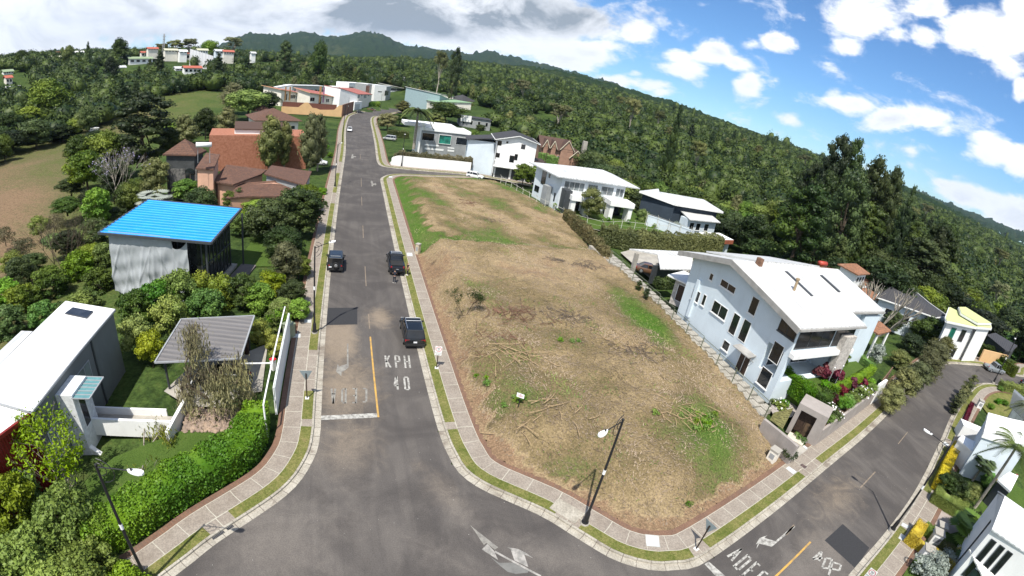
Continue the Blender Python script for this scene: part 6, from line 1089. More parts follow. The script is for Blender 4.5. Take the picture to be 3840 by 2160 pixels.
def car(name,label,cat_,px,az_,paint_,kind='suv',L=4.7,Wd=1.88,H=1.7,z=0.0,group='parked vehicles',rear=False,shift=0):
 p=np.array(G(px,z));dr_=np.array((math.sin(az_),math.cos(az_)))
 if rear:p=p+dr_*L/2
 t=thing(name,label,cat_,(p[0],p[1],z),-az_,group);h_=Wd/2;S_=[]
 belt={'suv':H*.60,'sedan':H*.62,'pickup':H*.58,'jeep':H*.60,'van':H*.52}[kind];hood={'suv':.24,'sedan':.27,'pickup':.24,'jeep':.30,'van':.16}[kind]
 yl=lambda a:L/2-L*a
 boxy=kind=='jeep'
 prof=[(0.0,.84,.42,belt*.62),(.03,.96,.30,belt*.78),(.12,1,.26,belt*.88),(hood,1,.24,belt*.97),(hood+.04,1,.24,belt),(.55,1,.24,belt),(.85,1,.25,belt),(.96,.98,.28,belt*.97),(1.0,.90,.42,belt*.86)]if not boxy else[(0,.62,.5,belt*.8),(.02,.66,.45,belt*.9),(.25,.70,.4,belt*.95),(hood,.78,.38,belt),(hood+.02,.88,.38,belt),(.97,.88,.38,belt),(1,.87,.45,belt)]
 for a,k,z0_,z1_ in prof:
  w2=h_*k;y=yl(a);S_.append([(-w2*.92,y,z0_),(-w2,y,z0_+(z1_-z0_)*.3),(-w2,y,z0_+(z1_-z0_)*.7),(-w2*.93,y,z1_),(-w2*.5,y,z1_+.03),(w2*.5,y,z1_+.03),(w2*.93,y,z1_),(w2,y,z0_+(z1_-z0_)*.7),(w2,y,z0_+(z1_-z0_)*.3),(w2*.92,y,z0_)])
 mb=MB();loft(mb,S_);body=mb.build('body',paint_,t,local=True,smooth=False)
 c0,c1,c2,c3={'suv':(hood+.02,hood+.17,.90,.985),'sedan':(hood+.04,hood+.2,.74,.88),'pickup':(hood+.02,hood+.15,.56,.62),'jeep':(hood+.02,hood+.08,.985,.995),'van':(.10,.27,.93,.985)}[kind]
 kw=.9 if not boxy else .86;kt=.76 if not boxy else .80;zb_=belt-.02;zt_=H-.06
 mb=MB();lo_=[(-h_*kw,zb_),(h_*kw,zb_)];
 B4=[(-h_*kw,yl(c0),zb_),(h_*kw,yl(c0),zb_),(h_*kw,yl(c3),zb_),(-h_*kw,yl(c3),zb_)];T4=[(-h_*kt,yl(c1),zt_),(h_*kt,yl(c1),zt_),(h_*kt,yl(c2),zt_),(-h_*kt,yl(c2),zt_)]
 mb.add(B4+T4,[(0,1,2,3),(7,6,5,4),(1,0,4,5),(2,1,5,6),(3,2,6,7),(0,3,7,4)]);gl_=mb.build('windows',CG,t,local=True)
 mb=MB();e=.02
 loft(mb,[[(-h_*(kt+.02),yl(c1)+.1*(1 if not boxy else 0),zt_-.01),(-h_*kt*.9,yl(c1)+.0,H-.015),(h_*kt*.9,yl(c1)+.0,H-.015),(h_*(kt+.02),yl(c1)+.1*(1 if not boxy else 0),zt_-.01)],[(-h_*(kt+.03),yl((c1+c2)/2),zt_),(-h_*kt*.9,yl((c1+c2)/2),H+.01),(h_*kt*.9,yl((c1+c2)/2),H+.01),(h_*(kt+.03),yl((c1+c2)/2),zt_)],[(-h_*(kt+.02),yl(c2)-.06,zt_-.01),(-h_*kt*.9,yl(c2),H-.015),(h_*kt*.9,yl(c2),H-.015),(h_*(kt+.02),yl(c2)-.06,zt_-.01)]])
 mb.build('roof',paint_,t,local=True)
 for s_ in(-1,1):
  ym=yl((c1+c2)/2-.02);Pl=[((s_*h_*kw,ym,zb_),(s_*h_*kt,ym,zt_))]+[(B4[k if s_<0 else(1 if k==0 else 2)],T4[k if s_<0 else(1 if k==0 else 2)])for k in(0,3)]
  if kind in('suv','van'):Pl.append(((s_*h_*kw,yl(c2-.14)-.1,zb_),(s_*h_*kt,yl(c2-.14),zt_)))
  for a,b2 in Pl:mb=MB();mb.tube(a,b2,.045,.04,5);mb.build('pillar',paint_,t,local=True)
 R_=.36 if kind!='jeep' else .40
 for sx in(-1,1):
  for yy in(yl(.175 if kind!='jeep' else .16),yl(.80)):
   mb=MB();xx=sx*(h_-.11);mb.tube((xx-.12,yy,R_),(xx+.12,yy,R_),R_,R_,16);wh_=mb.build('wheel',TY,t,local=True);mb=MB();mb.tube((xx+sx*.121,yy,R_),(xx+sx*.135,yy,R_),R_*.62,R_*.58,12);mb.build('rim',RIM,wh_,local=True)
 for sx in(-1,1):
  mb=MB();mb.box(sx*(h_+.10),yl(c0)-.25,belt+.02,.2,.12,.16);mb.build('mirror',BPL,t,local=True)
  mb=MB();k_=.72 if not boxy else .46;mb.box(sx*h_*k_,yl(.012),belt*.62,.34 if not boxy else .2,.1,.14);mb.build('headlight',HLT,t,local=True)
  mb=MB();mb.box(sx*h_*.74,yl(.985)if kind!='jeep' else yl(.999),belt*.74,.40 if kind not in('pickup','jeep')else .15,.14 if kind!='jeep' else .05,.17 if kind!='pickup' else .34);mb.build('tail_light',TL,t,local=True)
 mb=MB();mb.box(0,yl(1.0)-.03,.36,Wd*.9,.14,.24);mb.build('rear_bumper',BPL,t,local=True);mb=MB();mb.box(0,yl(0)+.03,.34,Wd*.8,.12,.24);mb.build('front_bumper',BPL,t,local=True)
 mb=MB();mb.box(0 if not boxy else-h_*.6,yl(1.0)-.05 if not boxy else yl(1.0)-.12,belt*.62,.34,.03,.15);mb.build('number_plate',PLT,t,local=True)
 return t,yl,h_,H,belt,c1,c2,zt_
AZA=math.atan2(UA[0],UA[1])
PB=carpaint('black',(.008,.010,.012));PW=carpaint('white',(.70,.71,.70));PS=carpaint('silver',(.42,.43,.42));PG=carpaint('grey',(.20,.22,.23));PRd=carpaint('red',(.16,.012,.015));PBr=carpaint('brown',(.13,.07,.04));PD=carpaint('dark',(.02,.025,.03))
t_,yl,h_,H,belt,c1,c2,zt_=car('black_suv','glossy black SUV with silver roof rails parked by the KPH road lettering','car',(1555,1309),AZA,PB,'suv',4.95,2.08,1.85,rear=True)
for sx in(-1,1):mb=MB();mb.path([(sx*h_*.70,yl(c1+.03),H+.03),(sx*h_*.74,yl(.6),H+.06),(sx*h_*.70,yl(c2-.04),H+.03)],.028,5);mb.build('roof_rail',CHR,t_,local=True)
for a in(.44,.56):mb=MB();mb.tube((-h_*.70,yl(a),H+.07),(h_*.70,yl(a),H+.07),.03,.03,6);mb.build('roof_bar',CHR,t_,local=True)
t_,yl,h_,H,belt,c1,c2,zt_=car('black_off_roader','boxy black soft top off roader with a rear spare wheel parked on the left','car',c(1,1,795,1296),AZA,PD,'jeep',4.3,2.1,2.0,rear=True)
mb=MB();mb.tube((.08,yl(1)-.04,1.05),(.08,yl(1)-.26,1.05),.39,.37,18);w_=mb.build('spare_wheel',TY,t_,local=True);mb=MB();mb.tube((.08,yl(1)-.262,1.05),(.08,yl(1)-.28,1.05),.20,.17,14);mb.build('rim',RIM,w_,local=True)
mb=MB();mb.box(0,yl(.86),H+.0,1.25,.05,.03);mb.build('roof_seam',PS,t_,local=True)
for sx in(-1,1):
 for yy in(yl(.16),yl(.80)):mb=MB();mb.box(sx*(h_-.09),yy,.80,.36,.95,.08);mb.build('fender_flare',BPL,t_,local=True)
mb=MB();mb.path([(-.45,yl(0)+.15,.5),(-.35,yl(0)+.2,.95),(.35,yl(0)+.2,.95),(.45,yl(0)+.15,.5)],.035,5);mb.build('bull_bar',BLK,t_,local=True)
t_,yl,h_,H,belt,c1,c2,zt_=car('black_pickup','black double cab pickup with its tailgate lowered and two men behind','pickup truck',c(1,1,1418,1322),AZA,PB,'pickup',5.7,2.12,1.98,rear=True)
mb=MB();mb.box(0,yl(.79),belt+.03,Wd_ if 0 else 1.62,1.62,.05);mb.build('bed_cover',BPL,t_,local=True);mb=MB();mb.box(0,yl(1)-.30,.78,1.55,.52,.07);mb.build('tailgate',PB,t_,local=True)
mb=MB();mb.box(0,yl(.995),.62,1.45,.06,.44);mb.build('bed_opening',SB,t_,local=True)
mb=MB()
for sx in(-1,1):mb.path([(sx*h_*.6,yl(c1+.02),H+.05),(sx*h_*.6,yl(c2),H+.05)],.03,5)
for a in(c1+.05,c2-.03):mb.tube((-h_*.62,yl(a),H+.06),(h_*.62,yl(a),H+.06),.03,.03,5)
mb.build('roof_rack',CHR,t_,local=True)
mb=MB();mb.path([(-h_*.8,yl(.63),belt),(-h_*.7,yl(.63),H-.1),(h_*.7,yl(.63),H-.1),(h_*.8,yl(.63),belt)],.04,5);mb.build('roll_bar',BLK,t_,local=True)
car('white_suv','white SUV standing on the drive behind the street trees by the brick building','car',c(1,1,625,205),AZA+PI/2,PW,'suv',4.6,1.86,1.68)
car('white_pickup','white pickup parked on the left facing the camera up the street','pickup truck',c(1,0,942,1322),AZA+PI,PW,'pickup',5.0,1.85,1.8,rear=False)
car('dark_hatchback','round dark hatchback at the outer kerb of the far bend','car',c(1,0,1040,1138),math.radians(60),PD,'sedan',4.2,1.8,1.6);car('brown_pickup','brown pickup parked at the far bend behind the dark hatchback','pickup truck',c(1,0,1163,1112),math.radians(75),PBr,'pickup',5.0,1.85,1.75)
car('red_pickup','dark red pickup reversed onto a far drive','pickup truck',c(1,0,1368,1062),math.radians(95),PRd,'pickup',5.1,1.9,1.8);car('white_van','white van in front of the white block house','van',Z8(1835,388),math.radians(175),PW,'van',4.8,1.9,2.1)
car('white_sedan','white saloon car on the raised drive under the balcony house, left of two','car',Z8(2185,300),math.radians(80),PW,'sedan',4.6,1.8,1.5,z=3.4);car('silver_car','silver car on the raised drive under the balcony house, right of two','car',Z8(2262,325),math.radians(80),PS,'sedan',4.6,1.8,1.5,z=2.0)
car('silver_minivan','silver minivan on the drive below the palm tree','van',c(1,0,1345,1408),math.radians(-97),PS,'van',4.8,1.85,1.75);car('white_wagon','white and grey estate car half hidden behind the lot mound','car',c(1,1,2200,342),math.radians(96),PW,'suv',4.6,1.8,1.66)
car('grey_pickup','grey double cab pickup parked at the right hand bend','pickup truck',c(3,2,2262,838),math.radians(95),PG,'pickup',5.2,1.88,1.8);car('black_carport_car','black SUV parked under the grey carport behind the willow','car',c(0,2,2235,985),AZA-PI/2+.05,PB,'suv',4.8,1.9,1.68)
car('shaded_car','dark car shaded inside the pale carport','car',KC(480,450),AZA+PI/2+.5,PBr,'sedan',4.5,1.8,1.5,z=1.5);car('dark_edge_car','black car cut off by the right picture edge','car',(3856,1452),math.radians(95),PB,'sedan',4.4,1.8,1.5)
mb=MB();g_=G(KC(600,400));tag(paint('driveway',[[KC(330,330),KC(600,330),KC(1040,420),KC(900,640),KC(500,560),KC(240,430)]],CN,1.48),kind='structure')
SKN=mat('skin',(.48,.28,.19),.55,.06,8);NAVY=mat('navy_shirt',(.018,.022,.035),.9,.15,12);JEAN=mat('dark_jeans',(.02,.028,.045),.9,.15,12);BLKS=mat('black_tshirt',(.014,.014,.016),.9,.1,12);DTR=mat('dark_trousers',(.025,.025,.028),.9,.15,12);WSH=mat('white_shoes',(.68,.68,.66),.7,.05,8);HR=mat('dark_hair',(.018,.012,.01),.8,.2,20)
def skinmesh(name,par,chains,m_,sub=1):
 V,E_,R_,key=[],[],[],{}
 for ch in chains:
  prev=None
  for(x,y,z,r)in ch:
   k=(round(x,4),round(y,4),round(z,4))
   if k not in key:key[k]=len(V);V.append((x,y,z));R_.append(r)
   i=key[k]
   if prev is not None:E_.append((prev,i))
   prev=i
 me=bpy.data.meshes.new(name);me.from_pydata(V,E_,[]);me.materials.append(m_);o=bpy.data.objects.new(name,me);COL.objects.link(o);o.parent=par
 md=o.modifiers.new('skin','SKIN')
 if not me.skin_vertices:
  bpy.context.view_layer.objects.active=o
 sv=me.skin_vertices[0].data if me.skin_vertices else None
 if sv:
  for i,r in enumerate(R_):sv[i].radius=(r,r*.85)
  sv[0].use_root=True
 md.use_smooth_shade=True;s_=o.modifiers.new('sub','SUBSURF');s_.levels=s_.render_levels=sub;return o
def person(label,loc,rz,shirt,trs,shoes,hair,lean=.0,arms='work'):
 t=thing('person',label,'person',loc,rz);hp=(0,0,.94);ch_=(0,lean*.35,1.30);nk=(0,lean*.55,1.50);hd=(0,lean*.62+.01,1.66)
 def armpts(s):
  sh=(s*.19,lean*.48,1.43)
  if arms=='work':el_,wr,hn=(s*.27,lean*.48+.10,1.17),(s*.16,lean*.48+.36,1.12),(s*.13,lean*.48+.44,1.10)
  else:el_,wr,hn=(s*.25,.02,1.15),(s*.24,.12,.92),(s*.23,.14,.84)
  return sh,el_,wr,hn
 legs=[]
 for s in(-1,1):legs.append([(0,0,.94,.12),(s*.09,0,.88,.095),(s*.10,.03,.49,.062),(s*.11,-.01,.10,.042),(s*.11,.04,.05,.04),(s*.12,.15,.035,.032)])
 body=[[(0,0,.94,.12),(0,lean*.18,1.12,.125),(*ch_,.14),(0,lean*.45,1.42,.11),(*nk,.055),(0,lean*.58,1.57,.06),(*hd,.092),(0,lean*.62,1.74,.07)]]
 for s in(-1,1):
  sh,el_,wr,hn=armpts(s);body.append([(*ch_,.14),(*sh,.055),(*el_,.042),(*wr,.028),(*hn,.034)])
  d=Vector(hn)-Vector(wr);d.normalize();sd_=Vector((1,0,0));
  for k in range(4):
   o=Vector(hn)+sd_*(.024*(k-1.5));b1_=o+d*(.05+.004*k);body.append([(*hn,.034),(*(o+d*.025),.010),(*b1_,.009),(*(b1_+d*.03+Vector((0,0,-.015))),.008)])
  body.append([(*hn,.034),(*(Vector(hn)-sd_*s*.035),.011),(*(Vector(hn)-sd_*s*.05+d*.03),.009)])
 skinmesh('body',t,body+legs,SKN)
 sh_=[[(0,0,.92,.145),(0,lean*.18,1.12,.15),(*ch_,.165),(0,lean*.46,1.42,.13),(0,lean*.52,1.47,.075)]]
 for s in(-1,1):sh,el_,wr,hn=armpts(s);m2=tuple((a+b2)/2 for a,b2 in zip(sh,el_));sh_.append([(*ch_,.165),(*sh,.085),(*m2,.075)])
 skinmesh('shirt',t,sh_,shirt);skinmesh('trousers',t,[[(0,0,.95,.135),(s*.09,0,.87,.11),(s*.10,.03,.49,.08),(s*.11,-.01,.11,.068)]for s in(-1,1)],trs)
 for s in(-1,1):mb=MB();mb.ball((s*.115,.05,.05),(.055,.14,.05),8,6);mb.build('shoe',shoes,t,local=True,smooth=True)
 if hair:mb=MB();mb.ball((0,hd[1]-.015,1.70),(.10,.115,.10),10,7);mb.build('hair',hair,t,local=True,smooth=True)
 mb=MB();mb.ball((0,hd[1]+.10,1.655),(.016,.02,.025),6,5);mb.build('nose',SKN,t,local=True)
 for s in(-1,1):mb=MB();mb.ball((s*.035,hd[1]+.082,1.685),.012,6,5);mb.build('eye',SB,t,local=True);mb=MB();mb.ball((s*.097,hd[1],1.67),(.012,.022,.032),6,5);mb.build('ear',SKN,t,local=True)
 return t
person('man in navy shirt and dark jeans with white shoes working at the open tailgate',(*G((1478,1062)),0),-AZA-.05,NAVY,JEAN,WSH,HR,.28,'work')
person('bald man in black T-shirt standing at the kerb side of the pickup',(*G(c(1,1,1522,1330)),.14),-AZA+PI*.62,BLKS,DTR,WSH,None,.04,'down')
F1=foliage('leaves_mid_green',(.040,.078,.010),(.140,.195,.024));F2=foliage('leaves_dark_green',(.014,.029,.007),(.052,.080,.015));F3=foliage('leaves_olive',(.075,.088,.028),(.15,.155,.05));F4=foliage('leaves_bright_green',(.06,.15,.012),(.16,.28,.022),.3)
FY=foliage('leaves_yellow',(.50,.36,.01),(.68,.55,.02),.15);FM=foliage('leaves_maroon',(.07,.008,.016),(.17,.02,.035),.3);FGB=foliage('leaves_grey_brown',(.17,.145,.075),(.28,.26,.10),.2);FS=foliage('leaves_silver',(.20,.24,.20),(.34,.38,.32),.2);FYG=foliage('leaves_yellow_green',(.12,.18,.015),(.26,.30,.03),.3);FDR=foliage('leaves_brown_green',(.07,.075,.025),(.17,.14,.06),.3);FFL=foliage('blossom_white',(.6,.6,.55),(.75,.75,.72),.1,0);FPP=foliage('blossom_mauve',(.30,.26,.45),(.42,.38,.6),.1,0)
BARK=mat('bark_brown',(.10,.075,.05),.95,.3,4);BARKP=mat('bark_pale',(.36,.32,.26),.9,.25,4)
def leafquads(C,N_,size,rng,asp=.62,flat=.35):
 n=len(C);N_=N_/(np.linalg.norm(N_,axis=1)[:,None]+1e-9);N_=N_*(1-flat)+rng.normal(size=(n,3))*flat*.9;N_/=np.linalg.norm(N_,axis=1)[:,None]
 T=np.cross(N_,rng.normal(size=(n,3)));T/=np.linalg.norm(T,axis=1)[:,None]+1e-9;B=np.cross(N_,T);s_=size*rng.uniform(.6,1.35,(n,1))
 V=np.stack([C-T*s_*.5,C-B*s_*.5*asp+N_*s_*.08,C+T*s_*.5,C+B*s_*.5*asp+N_*s_*.08],1);return V.reshape(-1,3),np.arange(4*n).reshape(-1,4)
def lobes_leaves(lobes,n,size,rng,hollow=.55,core=True,flat=.35):
 L=np.array(lobes,float);w_=L[:,3]**2;w_/=w_.sum();k=rng.choice(len(L),n,p=w_);d=rng.normal(size=(n,3));d/=np.linalg.norm(d,axis=1)[:,None];d[:,2]=np.where(d[:,2]<-.35,-d[:,2]*.5,d[:,2]);r=rng.uniform(hollow,1.06,(n,1))**.6
 rad=np.stack([L[k,3],L[k,3],L[k,4]],1);C=L[k,:3]+d*r*rad;V,F=leafquads(C,d,size,rng,flat=flat);mi=np.zeros(len(F),int)
 if core:
  mb=MB();rr=random.Random(3)
  for x,y,z,a,b_ in lobes:mb.ball((x,y,z),(a*.6,a*.6,b_*.6),6,4,jit=.2,rr=rr)
  q_=[f_ if len(f_)==4 else(f_[0],f_[1],f_[2],f_[2])for f_ in mb.f];V2=np.array(mb.v);return V,F,V2,[f_ for f_ in mb.f]
 return V,F,None,None
def leafmesh(name,V,F,V2,F2_,mats):
 me=bpy.data.meshes.new(name);n4=len(F);nv=len(V);Vall=V if V2 is None else np.concatenate([V,V2]);F2_=F2_ or[]
 lv=list(F.ravel())+[i+nv for f_ in F2_ for i in f_];tot=[4]*n4+[len(f_)for f_ in F2_]
 me.vertices.add(len(Vall));me.vertices.foreach_set('co',np.asarray(Vall,np.float32).ravel());me.loops.add(len(lv));me.loops.foreach_set('vertex_index',np.array(lv,np.int32));me.polygons.add(len(tot))
 me.polygons.foreach_set('loop_start',np.concatenate([[0],np.cumsum(tot)[:-1]]).astype(np.int32));me.polygons.foreach_set('loop_total',np.array(tot,np.int32))
 for m_ in mats:me.materials.append(m_)
 me.update(calc_edges=True);return me
KINDS={}
def trunk_mesh(H,R,lobes,bark,r0,lean=0.0,n=6):
 mb=MB();top=(lean*H*.5,0,H*.55);mb.path([(0,0,-.4),(lean*H*.15,0,H*.2),(lean*H*.32,.02*H,H*.38),top],[r0*1.25,r0,r0*.8,r0*.6],7)
 rr=random.Random(5);ls=sorted(lobes,key=lambda l:-l[3])[:n]
 for l in ls:a=Vector((0,0,H*rr.uniform(.25,.5)));b_=Vector(l[:3]);m_=(a+b_)/2+Vector((0,0,H*.05));mb.path([tuple(a),tuple(m_),tuple(b_)],[r0*.55,r0*.35,r0*.15],5)
 me=mb.mesh('trunk');me.materials.append(bark);return me
def defkind(kind,fol,bark,H,R,nl,n,size,seeds,shape='round',lob=.42,core=True,base=.25,flat=.35,r0=.22,hollow=.55):
 out=[]
 for sd_ in range(seeds):
  rng=np.random.default_rng(abs(hash(kind))%1000*0+sd_*17+len(kind)*101+int(H*10));lobes=[]
  for i in range(nl):
   t_=(i+.5)/nl;a=i*2.399+rng.uniform(-.3,.3)
   if shape=='round':z=H*(base+(1-base-lob*R/H*.8)*t_**.8);k=math.sin(min(1,.25+t_*.85)*PI*.62+.35);rr=R*(1-lob)*k*rng.uniform(.65,1.05)*(1 if t_<.9 else .3);lr=R*lob*rng.uniform(.75,1.25)
   elif shape=='cone':z=H*(base+(.93-base)*t_);rr=R*(1-t_)**.8*.62*rng.uniform(.5,1.1);lr=R*(.20+.42*(1-t_))*rng.uniform(.8,1.2)
   elif shape=='column':z=H*(base+(.9-base)*t_);k=math.sin(PI*(.12+.8*t_));rr=R*.5*k*rng.uniform(.4,1.2);lr=R*.5*(.45+.6*k)*rng.uniform(.8,1.25)
   elif shape=='umbrella':z=H*(.62+.26*rng.random());rr=R*math.sqrt(rng.random())*.8;lr=R*lob*rng.uniform(.6,1.2)
   lobes.append((rr*math.cos(a),rr*math.sin(a),z,lr,lr*(.8 if shape!='cone' else 1.0)))
  V,F,V2,Fc=lobes_leaves(lobes,n,size,rng,hollow,core,flat);cm=leafmesh('crown',V,F,V2,Fc,[fol]);tm_=trunk_mesh(H,R,lobes,bark,r0);out.append((cm,tm_))
 KINDS[kind]=(H,R,out)
defkind('broad',F1,BARK,11,5,17,5200,.46,4,lob=.42,flat=.5);defkind('broad_dark',F2,BARK,12,5,17,5200,.46,4,lob=.42,flat=.5);defkind('broad_bright',F4,BARK,10,5,17,5200,.46,2,lob=.42,flat=.5);defkind('olive',F3,BARKP,11,3.6,20,3200,.36,3,'column',base=.12,hollow=.35)
defkind('conifer',F2,BARK,17,4,22,3600,.42,3,'cone',base=.15);defkind('euca',F3,BARKP,24,6,22,3600,.60,2,'umbrella',lob=.34,r0=.4,hollow=.3);defkind('tall_dark',F2,BARK,26,7,30,5200,.62,3,'round',lob=.34,base=.12,r0=.45)
defkind('garden',F1,BARK,5,2.3,26,5600,.23,3,base=.2,r0=.09,lob=.3,flat=.5);defkind('garden_bright',F4,BARK,4.5,2.2,22,4800,.25,2,base=.15,r0=.09,lob=.32,flat=.5);defkind('garden_dark',F2,BARK,6,3,30,7000,.24,3,base=.12,r0=.12,lob=.3,flat=.5);defkind('garden_olive',F3,BARK,5,2.2,16,4600,.19,2,base=.12,r0=.09)
defkind('bush',F1,BARK,2.6,1.8,10,2600,.17,3,base=.1,r0=.05);defkind('bush_bright',F4,BARK,2.2,1.6,9,2200,.17,2,base=.1,r0=.05);defkind('bush_yellow',FYG,BARK,2.8,1.7,10,2600,.16,3,base=.08,r0=.05);defkind('bush_brown',FDR,BARK,2.8,1.8,10,2400,.16,2,base=.08,r0=.05,core=False)
defkind('ball',F2,BARK,1.7,.95,1,1400,.11,1,lob=.95,base=.4,r0=.05);defkind('cypress',F2,BARK,6,1.4,14,3600,.15,2,'column',base=.03,r0=.08,hollow=.6);defkind('maroon',FM,BARK,1.6,.7,6,420,.40,2,base=.25,r0=.03,core=False);defkind('silver',FS,BARK,3,1.6,9,1500,.26,1,base=.1,core=False,r0=.06)
defkind('flowering',F1,BARK,1.2,.9,6,900,.16,2,base=.1,r0=.03);defkind('shrub_tiny',F4,BARK,.7,.6,5,260,.15,2,base=.05,r0=.02,core=False);defkind('column_tree',F3,BARK,6,1.1,14,3200,.16,2,'column',base=.04,r0=.06,hollow=.5);defkind('pale_bloom',FGB,BARK,6,3.4,16,3000,.30,2,base=.12,core=False)
PCOUNT={}
def plant(kind,x,y,z,H,R,name,label,cat_='tree',group=None,rz=None,single=False):
 H0,R0,vs=KINDS[kind];i=PCOUNT.get(kind,0);PCOUNT[kind]=i+1;cm,tm_=vs[i%len(vs)]
 t=thing(name,label,cat_,(x,y,z),random.uniform(0,6.28)if rz is None else rz,group);t.scale=(R/R0,R/R0,H/H0)
 for nm,me in(('crown',cm),('trunk',tm_)):o=bpy.data.objects.new(nm,me);COL.objects.link(o);o.parent=t
 return t
def pplant(kind,base,top,w_,name,label,z=None,zmin=1.0,group=None,cat_='tree',sc=1.0):
 """base, top: photo pixels of foot and top; w_: crown width in photo pixels"""
 z=0.0 if z is None else z;g_=G(base,z);H=max(zmin,HG(base,top,z));ds_=math.sqrt(g_[0]**2+g_[1]**2+(CH-z-H/2)**2);R=w_*.5*ds_*CA/1920*sc;return plant(kind,g_[0],g_[1],z,H,R,name,label,cat_,group)
def twigtree(name,label,base,top,spread,bark,seed,leaves=None,nleaf=0,lsize=.2,z=0.0,droop=0.0,depth=4,r0=.09,n0=4,cat_='tree',H=None,pos=None,fan=.55,rmax=99):
 g_=G(base,z)if pos is None else np.array(pos);H=H or HG(base,top,z);rr=random.Random(seed);t=thing(name,label,cat_,(g_[0],g_[1],z));mb=MB();tips=[]
 def grow(p,d,l,r,k):
  steps=2 if k else 3;q_=Vector(p);dd=Vector(d);pts=[tuple(q_)];rs=[r]
  for s_ in range(steps):dd=(dd+Vector((rr.uniform(-.16,.16),rr.uniform(-.16,.16),rr.uniform(-.05,.08)-droop*(depth-k<2)*.9))).normalized();q_=q_+dd*l/steps;rq=math.hypot(q_.x,q_.y);q_=Vector((q_.x*rmax/rq,q_.y*rmax/rq,q_.z))if rq>rmax else q_;pts.append(tuple(q_));rs.append(r*(1-.4*(s_+1)/steps))
  mb.path(pts,rs,4 if k<depth-1 else 5);tips.extend(pts[1:])if k<=1 else None
  if k>0:
   for j in range(3 if k>1 else 3):e=(dd+Vector((rr.uniform(-1,1),rr.uniform(-1,1),rr.uniform(-.2,.7)))*fan).normalized();grow(q_,e,l*rr.uniform(.62,.82),r*.58,k-1)
 for j in range(n0):
  a=j*2.4+rr.random();grow((0,0,-.1),Vector((math.cos(a)*spread,math.sin(a)*spread,1)).normalized(),H*.34,r0,depth)
 mb.build('trunk',bark,t,local=True)
 if leaves:
  rng=np.random.default_rng(seed);T_=np.array(tips);C=T_[rng.integers(0,len(T_),nleaf)]+rng.normal(size=(nleaf,3))*.16*H/5*np.array([1,1,1]);
  if droop:C[:,2]-=rng.random(nleaf)**1.5*H*.3
  V,F=leafquads(C,rng.normal(size=(nleaf,3)),lsize,rng,asp=.4)
  if droop:V=V.reshape(-1,4,3);c_=V.mean(1,keepdims=True);hv=rng.normal(size=(nleaf,3))*.28+np.array((0,0,-1));sv=rng.normal(size=(nleaf,3))*.022;V=np.stack([c_[:,0]-sv,c_[:,0]+sv,c_[:,0]+sv*.6+hv*lsize*2.2,c_[:,0]-sv*.6+hv*lsize*2.2],1).reshape(-1,3)
  me=leafmesh('crown',V,F,None,None,[leaves]);o=bpy.data.objects.new('crown',me);COL.objects.link(o);o.parent=t
 return t
